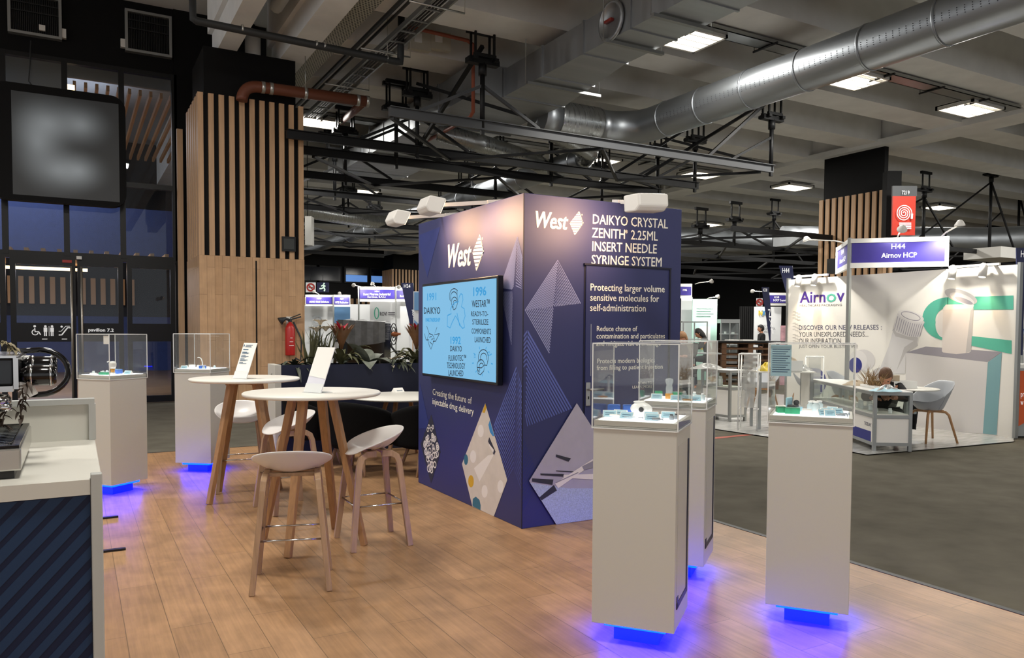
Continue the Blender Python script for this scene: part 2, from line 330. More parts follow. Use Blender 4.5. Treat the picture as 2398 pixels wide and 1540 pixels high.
m = MB(); text(m, 'pavillon 7.2', PY(207, 778, 17.425), PY(266, 779, 17.425), PY(207, 768, 17.425), bold=.03); m.build('lettering', 'sign_white', d2)
# door symbols: wheelchair, woman and man, escalator
m = MB(); Y0 = 17.425; Nn = (0, -1, 0)
def pt(x, z): return (x, Y0, z)
def ringpts(cx, cz, r, a0=0, a1=2*PI, n=14): return [pt(cx+r*math.cos(a0+(a1-a0)*k/n), cz+r*math.sin(a0+(a1-a0)*k/n)) for k in range(n+1)]
def dot(cx, cz, r): m.poly(ringpts(cx, cz, r, n=10)[:-1])
m.strip(ringpts(-.66, 1.42, .05, PI*.6, PI*1.95), .016, Nn); dot(-.665, 1.535, .022); m.strip([pt(-.665, 1.5), pt(-.66, 1.43), pt(-.6, 1.43), pt(-.57, 1.37)], .018, Nn)
for cx in (-.49, -.38):
    dot(cx, 1.535, .022); m.strip([pt(cx, 1.51), pt(cx, 1.43)], .06, Nn); m.strip([pt(cx-.014, 1.43), pt(cx-.014, 1.35)], .018, Nn); m.strip([pt(cx+.014, 1.43), pt(cx+.014, 1.35)], .018, Nn)
m.strip([pt(-.43, 1.54), pt(-.43, 1.35)], .008, Nn)
m.strip([pt(-.27, 1.37), pt(-.22, 1.37), pt(-.12, 1.51), pt(-.07, 1.51)], .022, Nn); m.strip([pt(-.27, 1.44), pt(-.23, 1.44), pt(-.15, 1.54), pt(-.08, 1.54)], .01, Nn); dot(-.22, 1.53, .02)
m.strip([pt(-.55, 1.29), pt(-.46, 1.29)], .012, Nn); m.strip([pt(-.22, 1.29), pt(-.13, 1.29)], .012, Nn); m.build('symbols', 'sign_white', d1)
MB().box(-.19, 17.41, 2.77, -.03, 17.428, 2.82).build('red_sticker', mat('red_sticker', 'a3241c', .5), d1)
MB().box(.05, 17.36, 2.84, .14, 17.42, 2.9).build('door_sensor', 'white_metal', d1)
m = MB(); m.box(1.3, 17.3, 1.95, 1.38, 17.42, 2.0)
# foyer behind the glass
mat('foyer_blue', '2b3b6b', .6, noise=.1); mat('foyer_grey', '8a8d90', .8); mat('foyer_slat', 'c79a6c', .5); mat('lamp_strip', 'ffe2b8', .4, emit=4, ecol='ffd9a0'); mat('foyer_dark', '14161c', .7); mat('lamp_strip_cool', 'd5e6ff', .4, emit=1.6, ecol='cfe4ff')
struct('wall_foyer', MB().box(-9, 30.5, -.01, 3.4, 30.7, 1.9), 'foyer_blue'); struct('wall_foyer_upper', MB().box(-9, 30.5, 1.9, 3.4, 30.7, 8), 'foyer_dark')  # blue wall panels, with the blue lighting also put into their colour
struct('wall_foyer_bulkhead', MB().box(-9, 18.9, 5.9, -.1, 19.0, 8).box(-.1, 18.9, 6.75, 3.4, 19, 8), 'foyer_grey')
struct('ceiling_foyer', MB().box(-9, 17.72, 7.98, 3.4, 31, 8.05), 'foyer_grey')
m = MB()
for k in range(40): m.box(-5+k*.21, 19.05, 6.6, -4.94+k*.21, 26.4, 6.72)
struct('trim_7', m, 'foyer_slat'); m = MB()
for k in range(34): m.box(-8.2+k*.3, 30.35, 2.3, -8.05+k*.3, 30.48, 3.2)
struct('trim_8', m, 'foyer_slat'); struct('wall_foyer_landing', MB().box(-9, 22.5, 3.2, 3.4, 22.7, 4.6), 'foyer_blue')
m = MB()
for k in range(30): m.box(-6+k*.3, 19.2, 3.05, -5.92+k*.3, 22.4, 3.18)
struct('trim_9', m, 'foyer_slat')
tag(MB().box(-3.2, 22.0, 2.9, .3, 22.06, 2.97).build('strip_light', 'lamp_strip'), 'long warm strip light seen through the glazed door', 'strip light')
tag(MB().box(-.06, 17.9, 5.6, .07, 17.96, 6.32).build('wall_light', 'lamp_strip'), 'tall warm vertical light behind the upper window left of centre', 'wall light')
area_light('foyer_lamp', (-2, 23, 6.6), 6, 3, 420, (.85, .9, 1), rot=(PI, 0, 0))
area_light('foyer_ceiling_lamp', (-2, 21, 6.3), 5, 2.5, 260, (.9, .93, 1)); area_light('foyer_warm', (-1, 20.8, 2.85), 3, .2, 120, (1, .8, .55))
area_light('foyer_blue_lamp', (-1.5, 24.5, 3.0), 5, 2, 200, (.6, .7, 1))
# ---------------------------------------------------------------- ducts
def galv(name, base, rough, band):
    m = mat(name, base, rough, .9); nt = m.node_tree; b = nt.nodes['Principled BSDF']
    tc = nt.nodes.new('ShaderNodeTexCoord'); mp = nt.nodes.new('ShaderNodeMapping'); mp.inputs['Scale'].default_value = band
    nz = nt.nodes.new('ShaderNodeTexNoise'); nz.inputs['Scale'].default_value = 1; nz.inputs['Detail'].default_value = 3
    rp = nt.nodes.new('ShaderNodeMapRange'); rp.inputs[1].default_value = .3; rp.inputs[2].default_value = .7; rp.inputs[3].default_value = rough-.1; rp.inputs[4].default_value = rough+.15
    bp = nt.nodes.new('ShaderNodeBump'); bp.inputs['Strength'].default_value = .06; bp.inputs['Distance'].default_value = .03
    for a, c in ((tc.outputs['Object'], mp.inputs[0]), (mp.outputs[0], nz.inputs['Vector']), (nz.outputs[0], rp.inputs[0]), (rp.outputs[0], b.inputs['Roughness']), (nz.outputs[0], bp.inputs['Height']), (bp.outputs[0], b.inputs['Normal'])): nt.links.new(a, c)
galv('galvanised', 'a6a9ac', .45, (.3, 4, .6)); galv('galvanised_round', 'a3a8ad', .4, (2, .15, 2)); galv('foil_flex', 'a6a9aa', .3, (30, 2, 2))
mat('duct_dark', '5c6066', .5, .6); mat('perforation', '3c4044', .6, .3)
t = thing('air_duct', 'long rectangular silver sheet metal duct with an octagonal side hatch', 'air duct', (7.1, 0, 5.9))
MB().box(0, -3, 0, .86, 10.4, .5).add([(0, 10.4, 0), (.86, 10.4, 0), (1.33, 12.98, 0), (0, 12.98, 0), (0, 10.4, .5), (.86, 10.4, .5), (1.33, 12.98, .5), (0, 12.98, .5)], [(3, 2, 1, 0), (4, 5, 6, 7), (0, 1, 5, 4), (1, 2, 6, 5), (2, 3, 7, 6), (3, 0, 4, 7)]).build('casing', 'galvanised', t)
MB().box(-.62, 13.0, -.02, 1.25, 22.5, .55).build('wide_casing', 'galvanised', t)
def ring(m, x0, y, z0, x1, z1, w): return m.box(x0-w, y, z0-w, x1+w, y+.04, z0).box(x0-w, y, z1, x1+w, y+.04, z1+w).box(x0-w, y, z0, x0, y+.04, z1).box(x1, y, z0, x1+w, y+.04, z1)
for y in (1.2, 3.4, 5.6, 7.9, 9.15, 10.35, 11.6, 12.95): ring(MB(), 0, y, 0, .86+max(0, y-10.4)*.182, .5, .02).build('flange', 'galvanised', t)
for y in (14.6, 16.2, 17.8, 19.4, 21): ring(MB(), -.62, y, -.02, 1.25, .55, .02).build('flange', 'galvanised', t)
for y in (8.5, 9.6, 11.9, 15.3, 18.6): MB().box(-.75 if y > 13 else -.12, y, -.07, 1.45 if y > 11 else 1.0, y+.07, -.023).tube([(-.7 if y > 13 else -.15, y+.03, -.05), (-.7 if y > 13 else -.15, y+.03, 1.9)], .008, 5).tube([(1.42 if y > 11 else .97, y+.03, -.05), (1.42 if y > 11 else .97, y+.03, 1.9)], .008, 5).build('hanger_rail', 'grey_metal', t)
hm = Matrix.Rotation(-PI/2, 4, 'Y')
h = MB().lathe([(.3, 0), (.3, .03), (.25, .05), (.25, .02), (0, .02)], (-.02, 9.6, .25), 20, M=hm).build('hatch', 'galvanised', t)
MB().box(-.1, 9.51, .22, -.05, 9.69, .26).build('red_grip', mat('grip_red', '8c2a22', .5), h)
t = thing('round_duct', 'large round silver perforated air duct crossing the ceiling, with an elbow', 'air duct', (10.75, 0, 5.9))
arc = [(-.75+.75*math.cos(a), 13.05+.75*math.sin(a), 0) for a in [PI/2*k/8 for k in range(9)]]
MB().tube([(0, -4, 0), (0, 6, 0), (0, 13.05, 0)]+arc[1:]+[(-.95, 13.8, 0)], .35, 28).build('pipe', 'galvanised_round', t)
for y in (3.1, 4.3, 5.5, 6.7, 7.9, 9.1, 10.3, 11.5, 12.6): MB().lathe([(.35, -.018), (.362, -.018), (.362, .018), (.35, .018)], (0, y, 0), 28, M=Matrix.Rotation(PI/2, 4, 'X')).build('seam_ring', 'galvanised_round', t)
m = MB()
for row in range(4):
    a = PI+.05+row*.09
    for k in range(90):
        y = 3.2+k*.105; c = Vector((.3515*math.cos(a), y, .3515*math.sin(a))); m.cbox(c, (.003, .012, .012), M=Matrix.Rotation(-(a-PI), 4, 'Y'))
m.build('perforation', 'perforation', t)
def flex(pts, r, pitch=.05):
    P = []; R = []; pts = [Vector(p) for p in pts]
    for a, b in zip(pts, pts[1:]):
        n = max(2, int((b-a).length/pitch)); 
        for k in range(n): P += [a.lerp(b, k/n), a.lerp(b, (k+.5)/n)]; R += [r, r*.965]
    return MB().tube(P+[pts[-1]], R+[r], 22)
flex([(-.96, 13.8, 0), (-2.0, 13.8, 0)], .375).build('flexible_sleeve', 'foil_flex', t)
MB().tube([(-2.0, 13.8, 0), (-2.4, 13.8, 0)], [.36, .38], 22).build('collar', 'galvanised_round', t)
t = thing('round_duct', 'slimmer round silver duct running away behind the black truss', 'air duct', (10.1, 0, 5.4))
MB().tube([(0, 14.7, 0), (0, 24, 0), (0, 42, 0)], .25, 22).build('pipe', 'galvanised_round', t)
for k in range(16): MB().lathe([(.25, -.015), (.26, -.015), (.26, .015), (.25, .015)], (0, 15+1.2*k, 0), 22, M=Matrix.Rotation(PI/2, 4, 'X')).build('seam_ring', 'galvanised_round', t)
flex([(0, 14.7, 0), (-.2, 14.2, .05), (-.9, 14.0, .2), (-1.75, 14.05, .45)], .22).build('flexible_sleeve', 'foil_flex', t)
tag(flex([(6.9, 15.5, 5.75), (7.6, 15.0, 5.5), (8.6, 15.3, 5.45), (9.4, 15.6, 5.4), (9.86, 16, 5.4)], .2).build('flexible_duct', 'foil_flex'), 'crumpled foil flexible duct hanging under the wide silver duct', 'flexible duct')
tag(flex([(5.5, 24.5, 5.3), (7.2, 24.9, 5.2), (8.6, 25.3, 5.15), (9.3, 25.6, 5.2), (9.87, 26, 5.4)], .24).build('flexible_duct', 'foil_flex'), 'long grey flexible duct left of the tower, behind the truss bars', 'flexible duct')
tag(MB().tube([(22.5, 20, 4.9), (26, 18, 4.9), (29, 16.5, 4.9), (30, 15, 4.9), (30, 8, 4.9)], .45, 22).build('round_duct', 'galvanised_round'), 'fat round silver duct behind the red hose reel sign', 'air duct')
tag(MB().tube([(14.5, 26, 4.9), (15.5, 25, 5.1), (24, 22, 5.1)], .45, 20).build('round_duct', 'galvanised_round'), 'round silver duct between the tower and the far wood column', 'air duct')
tag(MB().box(20.5, 17.5, 4.35, 22.7, 18.6, 4.75).box(22.7, 17.8, 4.4, 23.4, 18.4, 4.7).build('duct_box', 'galvanised'), 'short silver duct box left of the slatted column by the fascia', 'duct box')
tag(MB().box(26, 14.2, 3.95, 28, 15.4, 4.3).build('duct_box', 'white_metal'), 'white ventilation box behind the glaring lamp at right', 'duct box')
# ---------------------------------------------------------------- black hanging truss
def clamp(m, x, y, z, w=.42, sides=(-.2, .2)):
    for s in sides:
        m.box(x-w/2, y+s*.44-.03, z-.02, x+w/2, y+s*.44+.03, z+.04); m.bar((x-w/2+.03, y+s*.44, z), (x-w/2+.03, y+s*.44, z+.5), .035); m.bar((x+w/2-.03, y+s*.44, z), (x+w/2-.03, y+s*.44, z+.5), .035)
        m.box(x-w/2-.05, y+s*.44-.04, z+.42, x+w/2+.05, y+s*.44+.04, z+.5)
    m.box(x-.24, y-.16, z-.08, x-.16, y+.16, z-.02); m.box(x+.16, y-.16, z-.08, x+.24, y+.16, z-.02); m.box(x-.3, y-.07, z-.12, x+.3, y+.07, z-.03); m.tube([(x, y, z-.1), (x, y, z-.3)], .075, 8)
ZT = 5.05; mat('truss_grey', '45474a', .6, .1)
tr = thing('hanging_truss', 'large black hanging steel truss grid of bars and struts under the ceiling', 'truss', (0, 0, ZT))
CH = [(12.12, 4.5, 13.3), (14.45, 3.4, 13.3), (15.6, 3.9, 13.1), (18.0, 4.5, 13.1), (20.2, 4.8, 13.1), (22.7, 5.4, 13.1), (25.4, 6.0, 13.1), (28.5, 7, 13.1), (32, 8, 13.1), (36, 9, 13.1)]
for i, (y, a, b) in enumerate(CH): MB().box(a, y-.035, -.08, b, y+.035, .08).box(a, y-.08, .065, b, y+.08, .08).build('chord', 'truss_grey' if i == 0 else 'black_metal', tr)
def zig(y0, y1, a, b, step, z=-.1):
    x = a; s = 0; i = 0
    while x < b-.3:
        e = min(x+step, b); p, q = ((x, y0, z), (e, y1, z)) if s == 0 else ((x, y1, z), (e, y0, z))
        MB().bar(p, q, .06, .05).build('diagonal_brace', 'black_metal', tr); x = e; s ^= 1
zig(12.12, 14.45, 4.55, 13.2, 2.1); zig(15.6, 18.0, 4.2, 13, 2.1); zig(20.2, 22.7, 4.9, 13, 2.3); zig(25.4, 28.5, 6.2, 13, 2.6); zig(14.45, 15.6, 4.0, 13, 3.2, .1); zig(28.5, 32, 7.2, 13, 2.9)
POSTS = [(12.12, 6.2), (12.12, 13.25), (14.45, 5.95), (14.45, 13.2), (15.6, 5.95), (15.6, 9.8), (15.6, 13), (18, 5.6), (18, 9.6), (18, 13), (20.2, 6), (20.2, 10), (22.7, 7), (22.7, 11), (25.4, 8), (25.4, 11.5), (28.5, 10), (32, 11)]
for y, x in POSTS:
    ry = 11.68 + 2.26*round((y-11.68)/2.26)
    MB().tube([(x, y, -.05), (x, y, 6.05-ZT)], .045, 8).box(x-.03, y-.03, -.16, x+.03, y+.03, .05).build('hanger_post', 'black_metal', tr)
    m = MB(); clamp(m, x, y, 6.2-ZT); m.build('beam_clamp', 'black_metal', tr)
    m = MB()
    for s in (-1, 1):
        if x+s*1.1 < 13.4: m.bar((x, y, .68), (x+s*1.15, y, .09), .05)
    m.build('raking_brace', 'truss_grey' if (y, x) == (12.12, 6.2) else 'black_metal', tr)
for p, q in (((13.2, 12.12, 1.5), (11.4, 12.12, .05)), ((13.2, 12.14, 1.5), (11.6, 14.45, .05)), ((13.2, 14.45, 1.5), (11.2, 15.6, .05)), ((6.2, 12.12, 1.35), (6.0, 14.45, .1)), ((5.95, 14.45, 1.3), (7.1, 12.2, .3)), ((13, 18, 1.4), (11.3, 15.6, .1)), ((13.0, 15.6, 1.4), (13.2, 12.2, .1))):
    MB().bar(p, q, .06).build('long_brace', 'black_metal', tr)
tr2 = thing('hanging_truss', 'second black hanging truss low over the stands right of the tower', 'truss', (0, 0, 4.2))
for y in (15, 18, 21, 25, 29): MB().box(15, y-.04, -.07, 36, y+.04, .07).build('chord', 'black_metal', tr2)
for y in (15, 18, 21, 25):
    x = 15.2; s = 0
    while x < 34: MB().bar((x, y, 0) if s else (x, y+3, 0), (x+2.6, y+3, 0) if s else (x+2.6, y, 0), .06).build('diagonal_brace', 'black_metal', tr2); x += 2.6; s ^= 1
for px, py, y in ((1720, 510, 18), (1813, 497, 21), (1640, 525, 18), (2165, 440, 15), (2322, 405, 15), (2388, 440, 18)):
    p = PY(px, py, y); MB().tube([(p.x, y, 0), (p.x, y, p.z-4.2-.2)], .05, 8).build('hanger_post', 'black_metal', tr2)
    m = MB(); clamp(m, p.x, y, p.z-4.2, .4, (-.1,)); m.build('beam_clamp', 'black_metal', tr2)
    MB().bar((p.x, y, p.z-4.5), (p.x+1.6, y, .05), .05).bar((p.x, y, p.z-4.5), (p.x-1.2, y+2.6, .05), .05).build('raking_brace', 'black_metal', tr2)
# ---------------------------------------------------------------- pipes, trays, grilles
mat('brown_pipe', '6b3a26', .5, .1); mat('dark_pipe', '2a2c2d', .6, .2); mat('red_pipe', '8a4630', .5); mat('pipe_clip', 'b9b9b5', .3, .8); mat('tray_metal', '9a9b98', .35, .85); mat('mesh_white', 'bdb9ab', .6, .1)
t = thing('drain_pipe', 'brown drain pipe bending out above the slatted wood column', 'pipe')
a = PY(566, 236, 14.5); k_ = PY(568, 201, 14.5); b = PY(602, 203, 14.5); c = PY(862, 238, 14.4)
MB().tube([a*(1-q)**2 + k_*2*q*(1-q) + b*q*q for q in [i/8 for i in range(9)]]+[c], .1, 12).build('pipe', 'brown_pipe', t)
d = PD(790, 290, 20); MB().tube([c+Vector((-.1, 0, -.03)), c.lerp(d, .5), d], .08, 10).build('branch', 'brown_pipe', t)
for k in (.05, .12, .42, .9, .99):
    p = b.lerp(c, k); m = MB().tube([p-Vector((.03, 0, 0)), p+Vector((.03, 0, 0))], .108, 12)
    if k == .42: m.tube([p, p+Vector((0, 0, .75))], .008, 5)
    m.build('pipe_clip', 'pipe_clip', t)
t = thing('black_pipe', 'black insulated pipe running under the white girders to a drop elbow', 'pipe')
p0, p1, p2, p3 = PY(450, -40, 13.0), PY(452, 43, 13.0), PY(938, 146, 12.6), PY(940, 35, 12.6)
MB().tube([p0, p1, p1+Vector((.06, 0, -.03)), p2-Vector((.06, 0, 0)), p2, p2+Vector((0, 0, .08)), p3], .06, 10).build('pipe', 'dark_pipe', t)
for k in (.22, .57, .61, .93):
    q = p1.lerp(p2, k); m = MB().tube([q-Vector((.015, 0, 0)), q+Vector((.015, 0, 0))], .066, 10)
    if k == .93: m.tube([q, q+Vector((0, 0, 1))], .006, 5)
    m.build('pipe_clip', 'pipe_clip', t)
q = [PY(955, 62, 12.7), PY(1095, 95, 12.7), PY(1108, 105, 12.7), PY(1108, 262, 12.7), PY(1100, 275, 13.2), PY(1000, 330, 17), PY(890, 400, 26)]
tag(MB().tube(q, .035, 8).build('sprinkler_pipe', 'red_pipe'), 'thin rust red sprinkler pipe dropping beside the square duct', 'pipe')
tag(MB().tube([(2.95, 15.1, 5.75), (2.95, 15.1, 6.9)], .14, 12).build('down_pipe', 'white_paint'), 'thick pale pipe standing on top of the wood column', 'pipe')
tag(MB().tube([(3.02, 13.5, 6.9), (3.02, 4, 6.9)], .11, 10).build('grey_pipe', 'white_paint'), 'pale grey pipe running between the two white girders', 'pipe')
def perforated(name, base):
    m = mat(name, base, .5, .3); nt = m.node_tree; b = nt.nodes['Principled BSDF']; tc = nt.nodes.new('ShaderNodeTexCoord')
    br = nt.nodes.new('ShaderNodeTexBrick'); br.inputs['Scale'].default_value = 1; br.inputs['Brick Width'].default_value = .05; br.inputs['Row Height'].default_value = .06; br.inputs['Mortar Size'].default_value = .012
    br.inputs['Color1'].default_value = br.inputs['Color2'].default_value = (.03, .03, .03, 1); br.inputs['Mortar'].default_value = _col(base)
    nt.links.new(tc.outputs['Object'], br.inputs['Vector']); nt.links.new(br.outputs[0], b.inputs['Base Color'])
perforated('perforated_sheet', 'b3af9f')
tag(MB().box(3.87, -4, 6.55, 4.2, 17, 6.6).build('perforated_tray', 'perforated_sheet'), 'wide pale perforated tray beside the second white girder', 'cable tray')
t = thing('cable_ladder', 'long silver cable ladder running away beside the perforated tray', 'cable tray', (4.62, 0, 6.32)); m = MB()
m.box(0, -4, 0, .03, 18, .08).box(.3, -4, 0, .33, 18, .08); m.build('side_rail', 'tray_metal', t)
for k in range(36): MB().box(.03, k*.5, .01, .3, .04+k*.5, .03).build('rung', 'tray_metal', t)
for k in range(7): MB().tube([(-.3, 2+k*2.2, -.02), (.6, 2+k*2.2, -.02)], .015, 6).tube([(.6, 2+k*2.2, -.02), (.6, 2+k*2.2, 1.6)], .006, 5).build('hanger', 'pipe_clip', t)
m = MB()
for k in range(4): m.tube([(.06+.055*k, -4, .05), (.08+.05*k, 6, .06), (.06+.055*k, 18, .05)], .016, 6)
m.build('cables', 'dark_pipe', t)
tag(MB().box(4.35, -4, 6.45, 4.4, 18, 6.5).box(4.48, -4, 6.45, 4.5, 18, 6.5).build('steel_rail', 'dark_steel'), 'thin dark steel rail left of the cable ladder', 'rail')
def ladder(y, x0, x1, z, label):
    t = thing('cable_tray', label, 'cable tray', (x0, y, z)); L_ = x1-x0; m = MB()
    m.box(0, 0, 0, L_, .02, .07).box(0, .3, 0, L_, .32, .07).box(0, 0, 0, L_, .32, .008); m.build('tray', 'tray_metal', t); k = .8
    while k < L_: MB().tube([(k, -.1, -.02), (k, .45, -.02)], .02, 6).tube([(k, .43, -.02), (k, .43, 1.4)], .006, 5).build('hanger', 'dark_steel', t); k += 1.6
ladder(9.7, 8.2, 18.4, 6.5, 'steel cable tray crossing above the round duct toward the white girder')
ladder(18.2, 4.4, 18.2, 6.5, 'steel cable tray behind the black truss')
tag(MB().bar((11.4, 14.2, 6.3), (11.15, 1, 6.3), .07, .05).build('cable_rail', 'dark_steel'), 'long dark cable rail running alongside above the round duct', 'rail')
# small service boxes in the ceiling recess
for px, lab in ((985, 'left of two small grey junction boxes in the ceiling recess'), (1033, 'right of two small grey junction boxes in the ceiling recess')):
    p = PY(px, 95, 13.2); t = thing('junction_box', lab, 'junction box', p); MB().box(-.2, 0, -.16, .2, .12, .16).build('housing', 'mesh_white', t); MB().box(-.12, -.02, -.04, .02, 0, .12).build('cover', 'white_paint', t)
# round holes in the beams
mat('hole_dark', '0d0d0c', .9)
for i, (px, py, y) in enumerate(((2083, 305, 15.78), (1345, 155, 13.52), (1505, 155, 15.78), (2115, 283, 13.52), (2245, 283, 13.52), (2330, 230, 11.26), (1775, 345, 18.0), (1565, 365, 20.3))):
    p = PY(px, py, y-.0); m = MB().lathe([(.0, 0), (.13, 0), (.13, .02), (.0, .02)], (p.x, y-.02, min(p.z, 7.7)), 16, M=Matrix.Rotation(PI/2, 4, 'X')); struct('trim_%d' % (20+i), m, 'hole_dark')
def grille(x0, x1, z0, z1, label):
    t = thing('wall_grille', label, 'grille', (x0, 17.3, z0)); w, h = x1-x0, z1-z0; m = MB(); e = .05
    m.box(0, 0, 0, w, .14, e).box(0, 0, h-e, w, .14, h).box(0, 0, e, e, .14, h-e).box(w-e, 0, e, w, .14, h-e); m.build('frame', 'grey_metal', t); m = MB()
    k = e
    while k < w-e: m.box(k, .06, e, k+.012, .1, h-e); k += .03
    m.build('slat', 'dark_steel', t); MB().box(e, .1, e, w-e, .14, h-e).build('back', 'black_board', t); MB().box(e, .03, h*.55, w-e, .05, h*.55+.02).box(e, .03, h*.75, w-e, .05, h*.75+.02).build('crossbar', 'dark_steel', t)
    return t
t = grille(-1.0, -.13, 6.98, 7.75, 'black grille panel in a grey frame, with a white sensor, at upper left'); MB().box(.5, -.05, .1, .6, 0, .2).build('sensor', 'white_metal', t)
MB().box(.87, .02, .05, .94, .12, .22).build('bracket', 'white_metal', t)
t = grille(.95, 1.8, 6.98, 7.8, 'black grille panel in a grey frame beside the first white girder'); MB().box(-.08, .02, .06, 0, .12, .22).build('bracket', 'white_metal', t)
tag(MB().tube([PY(72, 95, 17.25), PY(70, 150, 17.25), PY(67, 190, 17.25), PY(92, 222, 17.2)], .012, 6).build('cable', 'dark_pipe'), 'thin black cable hanging from the grille over the upper window', 'cable')
# dark sign with a blurred pale shape
def blurred(name):
    m = bpy.data.materials.new(name); m.use_nodes = True; nt = m.node_tree; b = nt.nodes['Principled BSDF']; L = nt.links.new
    b.inputs['Base Color'].default_value = (.012, .013, .014, 1); b.inputs['Roughness'].default_value = .5
    tc = nt.nodes.new('ShaderNodeTexCoord'); acc = None
    for c, sc in (((-.25, 0, .38), (1.25, 1, 1.5)), ((-.42, 0, .0), (1.6, 1, 1.2)), ((-.1, 0, -.48), (1.25, 1, 1.6)), ((.3, 0, .42), (1.6, 1, 1.9)), ((.25, 0, -.45), (1.6, 1, 2.0))):
        mp = nt.nodes.new('ShaderNodeMapping'); mp.inputs['Scale'].default_value = sc; mp.inputs['Location'].default_value = tuple(-a*s for a, s in zip(c, sc))
        g = nt.nodes.new('ShaderNodeTexGradient'); g.gradient_type = 'QUADRATIC_SPHERE'; L(tc.outputs['Object'], mp.inputs[0]); L(mp.outputs[0], g.inputs[0])
        if acc is None: acc = g.outputs['Fac']
        else: a = nt.nodes.new('ShaderNodeMath'); a.operation = 'ADD'; L(acc, a.inputs[0]); L(g.outputs['Fac'], a.inputs[1]); acc = a.outputs[0]
    p = nt.nodes.new('ShaderNodeMath'); p.operation = 'MULTIPLY_ADD'; p.inputs[1].default_value = .17; p.inputs[2].default_value = .008; L(acc, p.inputs[0]); L(p.outputs[0], b.inputs['Emission Strength']); b.inputs['Emission Color'].default_value = (.9, .97, 1, 1)
    m.cycles.emission_sampling = 'NONE'; MATS[name] = m
blurred('blurred_screen')
t = thing('hanging_screen', 'big black rounded sign above the doors with a blurred pale shape', 'screen', (-.13, 17.1, 4.93))
m = MB(); out = []
for cx, cz, a0 in ((.92, .92, 0), (-1.02, .92, PI/2), (-1.02, -.95, PI), (.92, -.95, 1.5*PI)): out += [(cx-.12+.25*math.cos(a0+PI/2*k/5) if cx > 0 else cx+.12+.25*math.cos(a0+PI/2*k/5), -.1, (cz-.12 if cz > 0 else cz+.12)+.25*math.sin(a0+PI/2*k/5)) for k in range(6)]
m.prism(out[::-1], (0, .22, 0)); m.build('case', 'black_board', t)
MB().box(-.82, -.105, -.98, .93, -.1, .9).build('screen', 'blurred_screen', t)
# ---------------------------------------------------------------- dark blue printed tower with a store door
mat('navy_print', '2a2f5e', .5, spec=.55); mat('print_white', 'f4f1e4', .6); mat('print_line', '5a66a8', .55, spec=.2); mat('print_line_pale', '8c92bd', .55, spec=.2); mat('print_panel', '333c74', .55, spec=.2)
mat('print_grey', 'a9a5b5', .6, noise=.05); mat('print_cream', 'cfc6bb', .6, noise=.05, nscale=10); mat('print_yellow', 'd0a31c', .6); mat('print_teal', '2f6a80', .6); mat('print_sky', '3a86c0', .6); mat('print_dark', '2b2d38', .6); mat('print_mid', '8d8a96', .6); mat('print_pale', 'e4ded8', .6)
mat('print_bluegrain', 'a9b5cf', .6, noise=.22, nscale=120); mat('navy_gap', '0d1028', .6)
TX0, TX1, TY0, TY1, TH = 2.958, 4.51, 5.09, 7.146, 2.55
tw = thing('display_tower', 'big square dark blue display tower printed with white logos and diamonds', 'exhibition tower')
MB().box(TX0, TY0, 0, TX1, TY1, TH).build('body', 'navy_print', tw, bevel=.004)
MB().bar((TX0-.001, TY0-.001, 0), (TX0-.001, TY0-.001, TH), .007).build('corner_seam', 'navy_gap', tw)
def L1_(x, y, o=.0015): return PX(960+x/3.5, 440+y/3.5, TX0-o)
def L2_(x, y, o=.0015): return PX(960+x/3.5, 820+y/3.5, TX0-o)
def R1_(x, y, o=.0015): return PY(960+x/3.5, 440+y/3.5, TY0-o)
def R2_(x, y, o=.0015): return PY(960+x/3.5, 820+y/3.5, TY0-o)
NL, NR = Vector((-1, 0, 0)), Vector((0, -1, 0))
def prt(mb, name, m, label=None):
    o = mb.build(name, m, tw)
    if label: o['label'] = label
    return o
def stripes_diamond(mb, t, r, b, l, nrm, n=10, gap=.28):
    t, r, b, l = map(Vector, (t, r, b, l))
    def lr(k):                                  # left and right edge at fraction k from top
        if k < .5: return t.lerp(l, k*2), t.lerp(r, k*2)
        return l.lerp(b, k*2-1), r.lerp(b, k*2-1)
    for i in range(n):
        k0, k1 = i/n, (i+1-(gap if i < n-1 else 0))/n
        a, b2 = lr(k0+1e-3); c, d = lr(min(k1, .999)); mid = []
        if k0 < .5 < k1: e, f = lr(.5); mb.poly([a, e, c, d, f, b2])
        else: mb.poly([a, c, d, b2])
    # thin right-hand edge that ties the bars together
    mb.strip([t.lerp(r, .06), r.lerp(l, .03), b.lerp(r, .06)], (r-l).length*.05, nrm)
# logos
m = MB(); text(m, 'West', L1_(297, 655), L1_(505, 632), L1_(303, 470), bold=.034, spacing=1., shear=.06); stripes_diamond(m, L1_(571, 377), L1_(607, 520), L1_(543, 680), L1_(512, 528), NL)
text(m, '®', L1_(588, 425), L1_(597, 423), L1_(588, 405)); prt(m, 'logo', 'print_white')
m = MB(); text(m, 'West', R1_(1010, 322), R1_(1298, 343), R1_(1016, 188), bold=.034, spacing=1., shear=.06); stripes_diamond(m, R1_(1385, 190), R1_(1424, 287), R1_(1349, 385), R1_(1309, 287), NR)
text(m, '®', R1_(1405, 226), R1_(1416, 226), R1_(1405, 212)); prt(m, 'logo', 'print_white')
